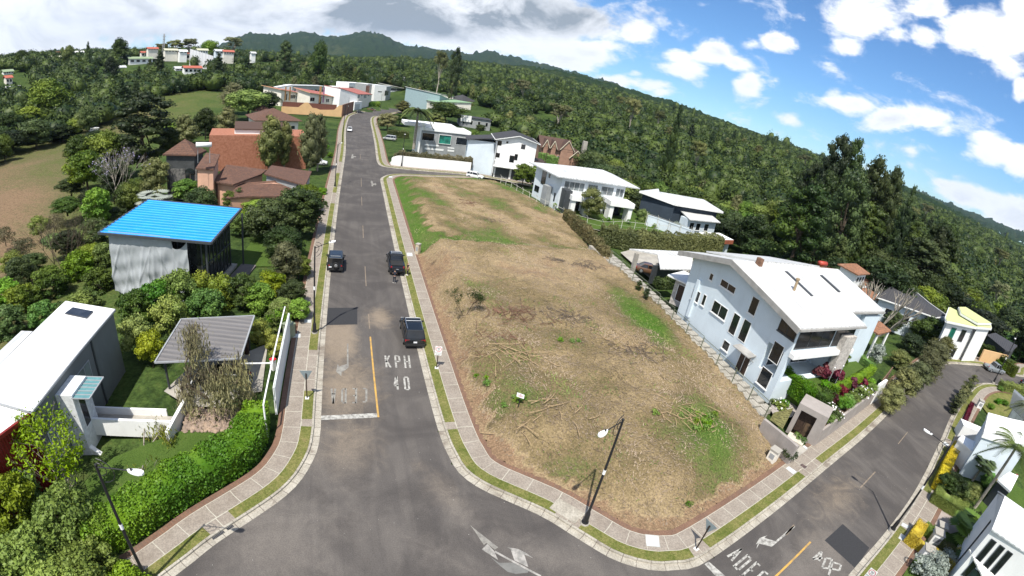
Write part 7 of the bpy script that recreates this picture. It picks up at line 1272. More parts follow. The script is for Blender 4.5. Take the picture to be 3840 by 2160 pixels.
def hedge(name,label,pts,width,z0,hgt,fol,n_per=55,size=.16,group=None,cat_='hedge',jit=.12):
 pts=np.array([np.array(p,float)for p in pts]);L=np.concatenate([[0],np.cumsum(np.linalg.norm(np.diff(pts,axis=0),axis=1))]);ns=max(3,int(L[-1]/.8));s_=np.linspace(0,L[-1],ns);P=np.stack([np.interp(s_,L,pts[:,0]),np.interp(s_,L,pts[:,1])],1);T=np.gradient(P,axis=0);T/=np.linalg.norm(T,axis=1)[:,None];N_=np.stack([-T[:,1],T[:,0]],1)
 I_=lambda v:np.interp(s_,np.linspace(0,L[-1],len(v)),v)if hasattr(v,'__len__')else np.full(ns,float(v));zz,hh,w_=I_(z0),I_(hgt),I_(width)
 rng=np.random.default_rng(len(label)*7+int(L[-1]));n=int((L[-1]*(np.mean(w_)+2*np.mean(hh))+3)*n_per);u=rng.random(n)*(ns-1);i=np.minimum(u.astype(int),ns-2);f_=u-i
 lerp=lambda A:A[i]*(1-f_)+A[i+1]*f_ if A.ndim==1 else A[i]*(1-f_)[:,None]+A[i+1]*f_[:,None]
 p,nn,z_,h_,ww_=lerp(P),lerp(N_),lerp(zz),lerp(hh),lerp(w_);per=rng.random(n)*(ww_+2*h_);bump=1+.10*np.sin(u*1.7+3)+.06*np.sin(u*4.3)
 side=np.where(per<h_,-1,np.where(per<h_+ww_,0,1));off=np.where(side==-1,-ww_/2,np.where(side==1,ww_/2,per-h_-ww_/2));zc_=np.where(side==0,h_*bump,rng.random(n)*h_*bump);dep=rng.uniform(-jit,jit*.7,n)
 C=np.stack([p[:,0]+nn[:,0]*(off+side*dep),p[:,1]+nn[:,1]*(off+side*dep),z_+zc_+np.where(side==0,dep,0)],1);Nr=np.stack([nn[:,0]*side,nn[:,1]*side,np.where(side==0,1.0,.25)],1)
 for e in(0,ns-1):
  m_=int(w_[e]*hh[e]*n_per);k_=rng.uniform(-.5,.5,m_)*w_[e];sg_=-1 if e==0 else 1;C=np.concatenate([C,np.stack([P[e,0]+N_[e,0]*k_+T[e,0]*sg_*.05,P[e,1]+N_[e,1]*k_+T[e,1]*sg_*.05,zz[e]+rng.random(m_)*hh[e]],1)]);Nr=np.concatenate([Nr,np.tile([T[e,0]*sg_,T[e,1]*sg_,.2],(m_,1))])
 V,F=leafquads(C,Nr,size,rng,flat=.5);core=MB()
 for j in range(ns-1):
  a,b_=P[j],P[j+1];q_=[a+N_[j]*w_[j]*.42,a-N_[j]*w_[j]*.42,b_-N_[j+1]*w_[j+1]*.42,b_+N_[j+1]*w_[j+1]*.42];core.add([(*q_[0],zz[j]-.2),(*q_[1],zz[j]-.2),(*q_[2],zz[j+1]-.2),(*q_[3],zz[j+1]-.2),(*q_[0],zz[j]+hh[j]*.88),(*q_[1],zz[j]+hh[j]*.88),(*q_[2],zz[j+1]+hh[j+1]*.88),(*q_[3],zz[j+1]+hh[j+1]*.88)],[(4,5,6,7),(0,3,7,4),(1,5,6,2)]+([(0,4,5,1)]if j==0 else[])+([(3,2,6,7)]if j==ns-2 else[]))
 me=leafmesh(name,V,F,np.array(core.v),core.f,[fol]);o=bpy.data.objects.new(name,me);COL.objects.link(o);return tag(o,label,cat_,group)
def palm(name,label,base,top,z=0.0,frond=2.6,n=16,fol=None,r=.16,fan=False,H=None,pos=None,droop=1.0):
 g_=G(base,z)if pos is None else np.array(pos);H=H or HG(base,top,z);t=thing(name,label,'palm',(g_[0],g_[1],z));mb=MB();mb.path([(0,0,-.2),(.06,.02,H*.5),(0,0,H)],[r*1.3,r,r*.8],8);mb.build('trunk',BARKP,t,local=True);rr=random.Random(int(H*100));mb=MB()
 for i in range(n):
  a=i*2.399;e=rr.uniform(-.35,1.0);dr_=Vector((math.cos(a),math.sin(a),0));sd_=Vector((-math.sin(a),math.cos(a),0));P=[]
  for k in range(7):s_=k/6;P.append(Vector((0,0,H))+dr_*(frond*s_*math.cos(e*.8))+Vector((0,0,frond*(s_*math.sin(e)-droop*.62*s_*s_))))
  for k in range(6):
   a0,a1=P[k],P[k+1]
   if not fan:
    for j in range(5):
     q0=a0.lerp(a1,j/5);wl_=frond*.26*(1-abs((k+j/5)/6-.45)*1.1);
     for s_ in(-1,1):tip=q0+sd_*s_*wl_+dr_*wl_*.45+Vector((0,0,-wl_*.55));mb.add([tuple(q0),tuple(q0+dr_*.07*(frond/3)**2.6),tuple(tip)],[(0,1,2)])
   mb.add([tuple(a0+sd_*.02),tuple(a0-sd_*.02),tuple(a1)],[(0,1,2)])
  for c0 in((P[1],P[3])if fan else()):
   for j in range(11):b_=(j-5)/5*1.25;dv_=(dr_*math.cos(b_)+sd_*math.sin(b_));tip=c0+dv_*frond*.5+Vector((0,0,.18*frond*math.sin(e)-.12*frond));s2=dv_.cross(Vector((0,0,1))).normalized()*.16*frond*.5;m_=c0.lerp(tip,.5);mb.add([tuple(c0),tuple(m_+s2),tuple(tip),tuple(m_-s2)],[(0,1,2,3)])
 mb.build('crown',fol or F1,t,local=True);return t
ORD0='first,second,third,fourth,fifth,sixth,seventh,eighth,ninth,tenth,eleventh,twelfth,thirteenth,fourteenth,fifteenth,sixteenth'.split(',')
arcL=lambda p:int(arcpos(LEd,G(p))/.9)
i0,i1=arcL(c(1,3,560,300)),arcL((690,2130));hp=offs(LEd,-4.75)[i0-4:i1+9:2]
hedge('hedge','long clipped bright green hedge along the sidewalk at the lower left',hp[:],[1.7,2.6,2.8,2.6,2.4],[.1]*len(hp)if 0 else .05,1.75,F4,120,.19)
for i,(px,py,H,R,kd)in enumerate(((150,1300,4.6,2.2,'garden'),(60,1380,4.2,2.3,'garden_bright'),(210,1400,3.6,1.9,'garden'),(10,1250,4.4,2.2,'garden'),(120,1449,3.6,2.0,'garden'),(300,1440,3.0,1.6,'garden_bright'),(240,1300,3.2,1.5,'garden'),(-60,1440,4.5,2.4,'garden_dark'),(30,1190,3.4,1.6,'bush_bright'))):
 g_=G(q(px,py),2.0);plant(kd,g_[0],g_[1],-.9,H,R,'garden_tree',['leafy garden tree in front of the red annex','lowest leafy tree in the bottom left corner','leafy tree behind the hedge near the corner street lamp','leafy tree against the red wall at the left edge','leafy tree at the bottom edge left of the street lamp','bright shrub tree at the bottom edge beside the hedge','small leafy tree at the foot of the white sloping wall','dark leafy tree cut off at the bottom left','bright shrub below the red wall'][i])
twigtree('sparse_tree','sparsely leaved pale branched tree rising over the white bridge wall',c(0,3,690,690),c(0,2,830,1180),.5,BARKP,3,F4,3000,.26,z=-1.2,depth=4,r0=.06,n0=4,rmax=2.4)
twigtree('weeping_tree','small weeping tree with pale arching twigs beside the footbridge',c(0,3,1465,290),c(0,2,1400,800),.45,BARKP,5,FYG,3600,.15,z=-1.0,droop=.55,depth=4,r0=.07,n0=4,rmax=2.0)
twigtree('willow_tree','wispy grey brown willow drooping over the grey carport',c(0,2,2190,1215),c(0,2,2020,180),.42,BARK,8,FGB,9000,.13,z=-.4,droop=.5,depth=4,r0=.13,n0=5,fan=.6,rmax=2.5)
rk=MB();rr=random.Random(4);rp_=[G(c(0,2,*p))for p in((1880,1220),(2560,1210),(2300,1449),(1830,1449))]+[G(c(0,3,1830,90)),G(c(0,3,2150,50))]
for k in range(420):
 a,b_=rr.random(),rr.random();p=(rp_[0]*(1-a)+rp_[1]*a)*(1-b_)+(rp_[3]*(1-a)+rp_[2]*a)*b_;s_=rr.uniform(.10,.24);rk.ball((p[0],p[1],.05),(s_,s_*rr.uniform(.7,1),s_*.6),6,4,jit=.15,rr=rr)
tag(rk.build('river_stones',mat('tan_stones',(.34,.25,.18),.9,.3,2.5,col2=(.20,.15,.12))),'bed of rounded tan stones below the willow','stones',kind='stuff')
tag(paint('garden_lawn',[[c(0,2,1790,1449),c(0,2,2570,1250),c(1,2,50,1400),c(0,3,2400,200),c(0,3,1500,700),c(0,3,1000,900),c(0,3,850,500),c(0,3,1150,250)]],LAWN,.0),kind='structure')
def scatter(lst,kinds,name,labf,z=-.5,cat_='bush',group=None,Hs=1.0,zref=1.5):
 for i,(px,py,H,R)in enumerate(sorted(lst)):g_=G(q(px,py),zref);plant(kinds[i%len(kinds)],g_[0],g_[1],z,H*Hs,R,name,['leftmost','second','third','fourth','fifth','sixth','seventh','eighth','ninth','tenth','eleventh','twelfth','thirteenth','fourteenth'][i]+' from the left '*(i>0)+' '*(i==0)+labf,cat_,group)
scatter([(345,790,4.6,2.2),(400,770,5,2.4),(455,755,5.2,2.4),(505,735,4.6,2.2),(560,735,4.4,2.1),(610,740,4.2,2.0),(655,750,3.8,1.9),(700,790,3.2,1.6),(340,840,4.0,2.0),(375,865,3.4,1.6),(650,820,2.8,1.4),(690,850,2.4,1.3),(425,800,4.4,2.2),(520,775,4.2,2.2)],('bush_yellow','garden','bush_yellow','garden_bright'),'tall_shrub','shrub in the row between grey carport and blue pavilion',group='shrubs behind the grey carport')
scatter([(60,760,4.2,2.6),(130,720,4.6,2.8),(200,680,4.8,2.6),(250,720,4.4,2.4),(215,770,4.0,2.3),(110,800,4.0,2.4),(20,820,4.2,2.6),(265,650,4.4,2.2),(170,620,4.6,2.6),(240,590,4.8,2.6),(50,690,4.4,2.6),(10,740,4,2.6),(170,800,3.8,2.2)],('garden_bright','garden','garden_dark','garden'),'thicket_tree','leafy tree in the thicket left of the blue pavilion',z=-3.0,group='thicket left of the blue pavilion',cat_='tree',zref=-1)
scatter([(100,570,3.6,2.4),(60,620,3.2,2.2),(30,660,3.4,2.4),(140,560,3.4,2.2),(10,590,3,2.4)],('bush_brown','bush_yellow'),'dry_shrub','dry brownish shrub at the foot of the sloping meadow',z=-3.6,group='dry shrubs below the meadow',zref=-2)
twigtree('bare_shrub','brown leafless shrub tree in front of the meadow',q(165,705),q(130,540),.5,BARK,12,FDR,700,.14,z=-2.5,depth=4,r0=.08,n0=5)
twigtree('jacaranda_tree','pale bare jacaranda with a few mauve flowers left of the stone wing',c(0,1,1185,680),c(0,0,1190,1440),.32,BARKP,21,FPP,260,.26,z=-1.5,depth=4,r0=.12,n0=3)
L2=[((755,830),(755,700),150,'garden_dark','dark spreading tree overhanging the left sidewalk by the tile roofs'),((1110,880),(1095,700),190,'garden_dark','big dark garden tree beside the sidewalk shadows'),((1020,900),(1000,740),180,'garden_dark','dark garden tree behind the blue pavilion post'),((1150,800),(1160,690),90,'garden','feathery green tree at the sidewalk near the tile roof corner'),((1060,960),(1050,850),150,'garden_dark','dark low tree in the garden right of the pavilion'),((1075,1060),(1055,905),110,'garden_olive','feathery olive shrub by the stepping stones'),((1120,1040),(1100,960),90,'garden','green shrub beside the brick edged sidewalk'),((1020,1110),(1000,1010),110,'bush_yellow','light green bamboo like shrub near the utility pole'),((1095,1150),(1085,1050),100,'garden_dark','dark shrub with red stems near the left lamp'),((1120,1200),(1115,1120),80,'garden_bright','bright green shrub next to the green utility box'),((1050,1230),(1040,1140),90,'bush_bright','bright hedge shrub behind the sliding gate'),((1062,1190),(1050,1120),90,'garden','green shrub left of the sliding gate top'),((700,760),(700,668),118,'garden_bright','round bright green tree in front of the salmon wall'),((897,790),(905,695),55,'cypress','dark cypress shaped tree before the tile roof'),((860,800),(830,715),55,'garden','loose small tree beside the cypress'),((585,740),(585,585),120,'garden_olive','feathery palm like tree left of the stone wing'),((960,800),(950,745),120,'garden_bright','bright hedge shrub between pavilion and tile roofs'),((900,880),(880,800),100,'garden','green shrub seen under the pavilion roof edge')]
for b_,tp_,w_,kd,lb_ in L2:pplant(kd,b_,tp_,w_,'garden_tree',lb_,sc=1.25 if b_[0]>980 else 1.1)
tag(paint('garden_lawn',[[(880,1000),(1130,1000),(1150,900),(960,880)]],LAWN,.02),kind='structure')
hedge('hedge','leafy hedge behind the blue pavilion',[G((905,850)),G((1000,860))],1.4,0,2.6,F4,60,.2)
palm('silver_fan_palm','silvery blue fan palm in front of the stone wing',(580,775),(580,745),frond=3.6,n=22,fol=FS,fan=True,r=.25,H=1.4)
for b_,tp_,w_,lb_ in(((1010,645),(1020,415),120,'left of two tall olive eucalyptus street trees before the brick hall'),((1160,655),(1155,410),95,'right of two tall olive eucalyptus street trees by the sidewalk'),((1190,640),(1215,410),80,'olive street tree nearest the left sidewalk lamp'),((1065,640),(1075,440),75,'slim olive tree between the two eucalyptus trees')):pplant('olive',b_,tp_,w_,'eucalyptus_tree',lb_)
for b_,tp_,w_,kd,lb_ in(((545,640),(520,330),245,'tall_dark','very large dark spreading tree left of the brick hall'),((400,640),(395,480),150,'broad','green tree mass left of the large dark tree'),((330,720),(330,560),170,'broad','green tree at the meadow edge'),((430,760),(420,600),150,'broad_dark','dark tree behind the jacaranda'),((300,640),(310,500),110,'broad','small green tree above the meadow edge'),((480,800),(470,680),120,'broad','green tree on the slope behind the pavilion roof'),((370,840),(360,700),130,'garden_bright','bright tree left behind the pavilion roof'),((690,560),(700,420),110,'olive','olive tree between dark tree and brick hall'),((770,520),(790,400),90,'broad_dark','dark round tree above the brick hall'),((850,560),(880,390),110,'olive','olive tree above the water heater'),((640,600),(640,470),100,'broad_dark','dark bushy tree beside the stone wing'),((930,440),(930,330),190,'broad','large bright bamboo clump left of the townhouses'),((870,420),(880,300),110,'olive','feathery bamboo behind the clump'),((1000,430),(990,340),110,'broad_dark','dark tree directly left of the townhouses'),((180,450),(185,290),165,'broad','large rounded tree with bright crown at the left'),((330,510),(310,395),95,'broad','small rounded tree beside the meadow pole'),((280,500),(270,440),60,'bush_yellow','yellowish bush at the meadow pole'),((1235,345),(1245,290),55,'broad_dark','round dark tree behind the long grey building'),((110,480),(90,400),120,'garden','light green thicket tree at the left edge'),((30,500),(20,420),110,'broad','bushy tree at the left picture edge')):
 pplant(kd,b_,tp_,w_,'broadleaf_tree',lb_,z=-1.5 if b_[0]<600 else 0)
for i,(x,y)in enumerate(((140,610),(170,520),(180,470),(200,385),(200,600),(212,440),(230,500),(240,352),(240,640),(262,420),(290,545),(300,362),(330,475),(350,520),(345,400),(90,660),(425,330),(470,345),(500,320),(540,330))):
 pplant(('broad','broad_dark','broad_dark','garden_dark')[i%4],q(x,y+22),q(x+2,y-26),95+(i*37)%50,'broadleaf_tree',(['lowest','second']+ORD0[2:])[i]+' of the trees lining the meadow edge' if i<16 else['small','second small','third small','fourth small'][i-16]+' tree between meadow and brick hall',z=-2.5,group='trees along the meadow edge')
for i,(px,py)in enumerate(((1225,560),(1235,590),(1210,730),(1180,770))):g_=G((px,py));plant('bush_bright',g_[0],g_[1],0,1.6,1.1,'round_shrub',['small round shrub by the far left sidewalk','second round shrub by the far left sidewalk','round clipped shrub on the verge near the tile roof','low green shrub on the left verge'][i],'bush')
hedge('hedge','brown green hedge on top of the long white garden wall',[np.array(p)+(np.array(p)-np.array(wf[13]))*0+np.array((.0,1.3))for p in wf[3:]],1.3,[.2,1.2]+[1.4]*(len(wf)-5),3.6 if 0 else 2.6,FDR,50,.28)
g_=G(Z6(725,520),2);plant('cypress',g_[0],g_[1],1.5,5.2,2.6,'conical_shrub','dark clipped conical shrub right of the green window house','bush');hedge('hedge','dark green hedge beside the white gabled house',[G(Z6(1640,575),1),G(Z6(1850,640),1)],2,0,2.8,F4,40,.3)
pplant('garden',Z6(1415,945),Z6(1420,650),90,'street_tree','bright umbrella shaped tree on the side street before the garage bays');pplant('broad',Z6(1540,900),Z6(1530,680),42,'garden_tree','reddish green tree beside the hipped roof house',zmin=3)
pplant('garden_olive',c(2,1,770,745),c(2,1,820,435),92,'garden_tree','bushy tree growing before the porch of the hipped roof house',sc=1.25);pplant('bush',c(2,1,1300,775),c(2,1,1310,640),58,'garden_bush','round dark bush on the fenced lawn',cat_='bush')
for i,(x,y)in enumerate(((965,790),(1170,810),(1430,850),(430,640))):g_=G(c(2,1,x,y));plant('shrub_tiny',g_[0],g_[1],.1,1.2,.9,'low_shrub',['low shrub by the left porch pillar','low shrub by the right porch pillar','yellow green low shrub on the fenced lawn','low shrub behind the fence wall'][i],'bush')
pplant('silver',c(2,1,1630,890),c(2,1,1630,765),34,'silver_shrub','silvery young conifer at the dark blue house wall',cat_='bush')
hedge('hedge','tall unclipped olive hedge below the dark blue house',[G(c(2,1,870,985)),G(c(2,1,1200,1060)),G(c(2,1,1700,1085)),G(c(2,1,2060,1075))],2.6,0,3.4,F3,60,.3)
hedge('vine_hedge','sprawling vine covered wall between lot and carport drive',[TW(86,41.6),TW(80,40.8),TW(74,40.2),TW(68,39.4),TW(63,38.7)],1.5,[1.2,1.4,1.9,2.3,2.4],[2.4,2.3,2.0,1.5,1.0],FDR,90,.24)
hedge('hedge','row of dark grass like shrubs before the carport',[G(KC(590,600),2),G(KC(830,600),2)],1.6,1.6,1.2,F2,80,.3)
for i,(x,y)in enumerate(((440,790),(330,690))):g_=G(KC(x,y),2.4);plant('cypress',g_[0],g_[1],2.2,1.9,.55,'spiky_plant',['dark spiky plant by the mesh fence beside the brick path','second dark spiky plant further along the mesh fence'][i],'plant')
pplant('garden_dark',c(3,2,1220,430),c(3,2,1240,200),92,'garden_tree','dark rounded tree behind the tile pavilion');pplant('garden_dark',c(3,2,1600,560),c(3,2,1530,215),175,'garden_tree','large dark rounded tree before the dark shingle house',sc=1.1);pplant('garden',c(3,2,700,800),c(3,2,700,600),70,'garden_tree','dense green lemon tree on the terrace lawn',z=2.6)
pplant('silver',c(3,2,1060,760),c(3,2,1060,520),70,'garden_tree','loose grey green tree behind the terrace hedge',z=.5);pplant('garden_olive',c(3,2,1300,800),c(3,2,1280,570),100,'garden_tree','pale leaved tree behind the brown gate');pplant('garden_dark',c(3,2,1420,640),c(3,2,1400,420),110,'garden_tree','dark tree between pavilion and street trees')
pplant('garden',c(3,2,1860,620),c(3,2,1830,480),50,'garden_tree','green tree left of the lime roofed house')
for i,(bx,by,tx,ty,w_)in enumerate(((1180,1240,1240,950,64),(1300,1130,1380,760,80),(1450,1020,1500,700,72),(1560,900,1640,600,70),(1640,780,1700,520,66),(1700,700,1760,440,56))):pplant('garden_olive',c(3,2,bx,by),c(3,2,tx,ty),w_*1.55,'street_tree',['nearest olive street tree at the end of the taupe wall','second olive street tree from the taupe wall','third olive street tree from the taupe wall','fourth olive street tree from the taupe wall','fifth olive street tree from the taupe wall','farthest olive street tree before the bend'][i],sc=1.15)
for i,(bx,by,tx,ty)in enumerate(((700,830,860,520),(745,765,905,440),(790,700,950,370),(830,650,1000,300),(880,590,1060,175))):pplant('column_tree',K5(bx,by),K5(tx,ty),52,'slender_tree',['nearest slender verge tree casting a pointed shadow on the side road','second slender verge tree on the side road','middle slender verge tree on the side road','fourth slender verge tree on the side road','farthest slender verge tree on the side road'][i])
V4=lambda*l:[G(K4(*p),3.0)for p in l]
hedge('vine_hedge','hanging vine hedge curving along the terrace edge of the white house',V4((660,20),(830,150),(960,260),(1020,330)),1.3,1.4,2.0,F4,150,.14)
hedge('vine_hedge','second lobe of hanging vines above the gatehouse',V4((1080,330),(1180,380),(1260,300)),1.5,.9,2.2,F1,150,.14)
hedge('hedge','clipped green hedge bordering the terrace lawn towards the street',V4((1290,290),(1500,190),(1700,90),(1800,20)),.9,2.6,.9,F4,150,.12);hedge('hedge','clipped hedge closing the terrace lawn on the far side',V4((1810,10),(1700,-90),(1560,-190)),.9,2.6,.9,F4,120,.12)
for i,(x,y,kd,H,R)in enumerate(((1230,60,'maroon',1.8,.9),(1180,100,'maroon',1.5,.8),(1340,140,'maroon',1.7,.9),(1090,60,'maroon',1.4,.7),(1360,350,'maroon',1.8,.75),(1300,430,'maroon',1.5,.6),(1500,270,'maroon',2.0,.8),(1530,240,'maroon',1.6,.7),(1660,200,'maroon',1.4,.8),(1250,520,'flowering',1.2,1.0),(1420,460,'bush_bright',1.5,1.2),(1480,420,'bush_bright',1.4,1.1),(1640,320,'flowering',1.3,1.3),(1720,300,'flowering',1.1,1.0),(1790,240,'bush_bright',1.1,1.0),(1240,650,'bush_bright',1.1,.75),(1350,600,'flowering',1.0,.8),(1560,380,'bush',1.2,1.0),(600,490,'flowering',1.0,1.3),(660,470,'shrub_tiny',1.0,1.0),(860,880,'shrub_tiny',.7,.6),(920,930,'shrub_tiny',.7,.5),(1200,190,'shrub_tiny',1.0,.9),(1280,210,'flowering',1.0,.9),(1780,190,'shrub_tiny',1.2,.9),(1330,250,'bush',1.0,.9))):
 zr=3.3 if y<200 and x<1400 else 2.3;zr=.5 if x<1000 else zr;g_=G(K4(x,y),zr);lb_={'maroon':'maroon leaved cordyline plant in the white house garden beds','flowering':'green shrub with pale flowers in the white house garden beds','bush_bright':'rounded bright green shrub in the white house garden beds','bush':'rounded green shrub in the white house garden beds','shrub_tiny':'low leafy plant in the white house garden beds'}[kd];plant(kd,g_[0],g_[1],zr-.55 if zr>1 else .1,H,R,'cordyline' if kd=='maroon' else'garden_shrub',lb_,'plant','garden bed planting of the white house')
 if kd=='flowering':
  rng=np.random.default_rng(i);d=rng.normal(size=(26,3));d[:,2]=abs(d[:,2]);d/=np.linalg.norm(d,axis=1)[:,None];C=np.array([g_[0],g_[1],(zr-.55 if zr>1 else .1)+.55])+d*np.array([R,R,H*.5]);V,F=leafquads(C,d,.2,rng,asp=1);me=leafmesh('blossom',V,F,None,None,[FFL]);par=bpy.context.scene.collection.objects[-1];
  pt=[o_ for o_ in COL.objects if o_.type=='EMPTY'][-1];o=bpy.data.objects.new('blossom',me);COL.objects.link(o);o.parent=pt;o.matrix_parent_inverse=Matrix.LocRotScale(pt.location,pt.rotation_euler,pt.scale).inverted()
for p,hz_ in(((1275,65),2.0),((1388,38),2.0)):g1_=G(K4(p[0]-70,p[1]+160),2.9);t_=thing('garden_light_pole','slim grey garden light pole, '+('left' if p[0]<1300 else'right')+' of a pair above the flower bed','garden light',(*g1_,2.3));mb=MB();mb.tube((*g1_,2.3),(*g1_,5.1),.05,.04,6);mb.build('pole',FRM,t_);mb=MB();mb.ball((*g1_,5.15),.09,8,6);mb.build('lamp_head',LUM,t_)
g_=G(K4(680,1200));plant('ball',g_[0],g_[1],0,1.7,1.0,'ball_shrub','clipped ball shrub beside the gatehouse driveway','bush')
KY=lambda x,y:(3480+x*.3519,1650+y*.3519)
for lb_,l_,w_,h_,fo in(('bright yellow hedge along the sidewalk at the palm garden',((330,30),(250,180),(200,300),(150,430)),1.1,1.5,FY),('thin yellow hedge along the inner side of the palm garden',((350,40),(480,140),(620,290),(780,480)),.5,1.1,FY),('green and yellow hedge beside the paved drive',((100,520),(260,620),(430,720)),1.5,1.4,FYG),('dark shaded hedge end next to the slotted house',((440,730),(570,810)),1.3,1.3,F2)):hedge('hedge',lb_,[G(KY(*p),h_)for p in l_],w_,0,h_,fo,320,.085,jit=.04)
for lb_,l_,w_,h_,fo in(('bright yellow hedge by the two meter boxes',((1570,900),(1530,980),(1480,1040)),1.0,1.3,FY),('long thin yellow hedge running down to the porch',((1480,1050),(1600,1130),(1760,1230),(1920,1330)),.6,1.0,FY),('low green hedge at the near edge of the paved drive',((1600,920),(1700,990),(1790,1040)),.8,1.1,FYG),('short yellow hedge beside the fan palm',((1930,1160),(1990,1240)),.7,1.1,FY)):hedge('hedge',lb_,[G(C33(*p),h_)for p in l_],w_,0,h_,fo,320,.085,jit=.04)
hedge('hedge','long yellow green hedge at the right edge of the inner bend',[G(K5(*p),1.4)for p in((1490,350),(1650,390),(1850,440))],1.6,0,1.6,FYG,110,.16);hedge('hedge','low maroon hedge along the sidewalk by the white meter pillar',[G(K5(*p),.6)for p in((1020,670),(960,820),(905,950))],.6,0,.8,FM,150,.12)
for lb_,l_,h_ in(('green hedge across the bend behind the grey pickup',((2110,560),(2230,640),(2350,740),(2500,830)),1.4),('tall dark green hedge before the dark flat house',((2150,540),(2300,620),(2420,720),(2520,790)),2.4)):hedge('hedge',lb_,[G(C32(*p),h_)for p in l_],1.5,0,h_,F4 if h_<2 else F1,70,.2)
palm('fan_palm','bushy green fan palm in front of the slotted white house',C33(1960,1150),C33(1950,990),H=1.9,frond=2.3,n=22,fol=F4,fan=True,r=.2,pos=G(C33(1930,1110)));palm('yucca_palm','dark yucca palm on the palm garden lawn',KY(470,440),KY(500,230),H=2.6,frond=1.7,n=20,fol=F2,fan=True,r=.13,pos=G(KY(470,440)))
palm('fan_palm','small bright fan palm beside the yucca',KY(500,400),KY(570,330),H=1.3,frond=1.4,n=16,fol=F4,fan=True,r=.1,pos=G(KY(560,420)))
g_=G(C33(2075,765));palm('royal_palm','tall feathery palm leaning over the white roofs',None,None,H=7.6,frond=3.3,n=20,fol=F1,r=.16,pos=g_)
g_=G(K5(1640,1449));palm('royal_palm','second tall feathery palm at the right edge',None,None,H=7.2,frond=3.0,n=18,fol=F1,r=.15,pos=G(K5(1500,1449)))
palm('royal_palm','tall grey trunked palm with drooping fronds before the green window house',Z6(38,462),c(1,0,1620,1110),z=2.6,frond=5.2,n=24,fol=F1,r=.38,droop=1.35)
for i,(x,y,kd,H,R)in enumerate(((200,480,'garden_dark',2.2,1.4),(290,470,'garden_dark',2.3,1.5),(400,530,'bush',2.0,1.4),(470,560,'garden_olive',2.2,1.2),(640,440,'bush_bright',1.6,1.1),(690,520,'bush_bright',1.6,1.0),(400,130,'bush_brown',1.2,1.1))):g_=G(KY(x,y),H*.5);plant(kd,g_[0],g_[1],0,H,R,'garden_shrub',['dark shrub by the yellow hedge end','second dark shrub by the yellow hedge','loose green shrub on the palm garden lawn','olive shrub near the palm trunk','broad leaved shrub by the inner yellow hedge','broad leaved plant at the palm garden corner','brown flower bed shrub in the top corner'][i],'bush')
for i,(x,y,kd,H,R)in enumerate(((1560,1370,'silver',1.8,1.2),(1700,1330,'silver',1.8,1.3),(1800,1280,'silver',1.5,1.0),(1640,1449,'silver',1.7,1.2),(1780,1200,'bush_brown',1.5,1.2),(1900,1260,'bush',1.4,1.0))):g_=G(C33(x,y),H*.4);plant(kd,g_[0],g_[1],0,H,R,'garden_shrub',['silvery shrub on the lawn at the bottom edge','silvery shrub beside the long yellow hedge','small silvery shrub by the porch','lowest silvery shrub at the bottom edge','reddish brown shrub under the fan palm','green shrub at the porch corner'][i],'bush')
for i,(x,y)in enumerate(((1440,480),(1400,680),(1290,760),(1500,700))):g_=G(K5(x,y));plant('bush_bright',g_[0],g_[1],0,1.0,.8,'weedy_bush','small green bush on the rough grass inside the bend','bush','bushes on the rough grass inside the bend')
for b_,tp_,w_,kd,lb_ in((c(1,0,1320,1290),c(1,0,1340,1130),62,'garden_olive','olive bushy tree right of the far bend'),(c(1,0,1440,1250),c(1,0,1420,1140),60,'garden_dark','dark bushy tree beside the palm'),(c(1,0,1480,1140),c(1,0,1490,1005),48,'olive','brownish tree before the row houses'),(c(1,0,1900,1230),c(1,0,1890,1020),110,'broad_dark','large dark tree right of the palm'),(c(1,0,1800,1280),c(1,0,1790,1120),60,'olive','olive tree under the palm fronds'),(c(1,0,2130,1130),c(1,0,2120,1010),40,'olive','small olive tree before the dark roofed villa'),(c(1,0,2250,1340),c(1,0,2250,1245),30,'broad_dark','dark conical tree beside the long low house'),(c(1,0,2180,1440),c(1,0,2170,1300),30,'broad','green tree between green window and gabled houses')):pplant(kd,b_,tp_,w_,'broadleaf_tree',lb_,sc=1.5)
hedge('hedge','clipped hedge by the minivan drive',[G(c(1,0,1320,1370)),G(c(1,0,1530,1385))],2,0,2.4,F1,40,.3);hedge('hedge','small clipped street hedge before the garage on the far street',[G(Z8(1745,475)),G(Z8(1885,470))],2.5,0,3.2,F4,20,.5)
g_=G(Z8(1905,480));plant('garden_bright',g_[0],g_[1],0,4.4,2.2,'round_tree','round bright green tree on the far street','tree')
twigtree('bare_tree','pale leafless forked tree before the forest behind the tile roofs',None,None,.55,BARKP,31,None,0,z=-2,depth=3,r0=.32,n0=4,H=13,pos=(94*math.sin(math.radians(42.5)),94*math.cos(math.radians(42.5))),fan=.5)
pplant('pale_bloom',c(3,1,300,1240),c(3,1,260,930),150,'pale_flowering_tree','pale grey green flowering tree behind the white house roof',z=-2)
zt_=LZ(*G(c(1,2,2095,290),2));twigtree('sapling','small leafy sapling on the left bank of the vacant lot',c(1,2,2095,290),c(1,2,2080,10),.5,BARK,14,F2,1300,.15,z=zt_,depth=4,r0=.04,n0=3,H=3.4)
rr=random.Random(9);lot_w=[]
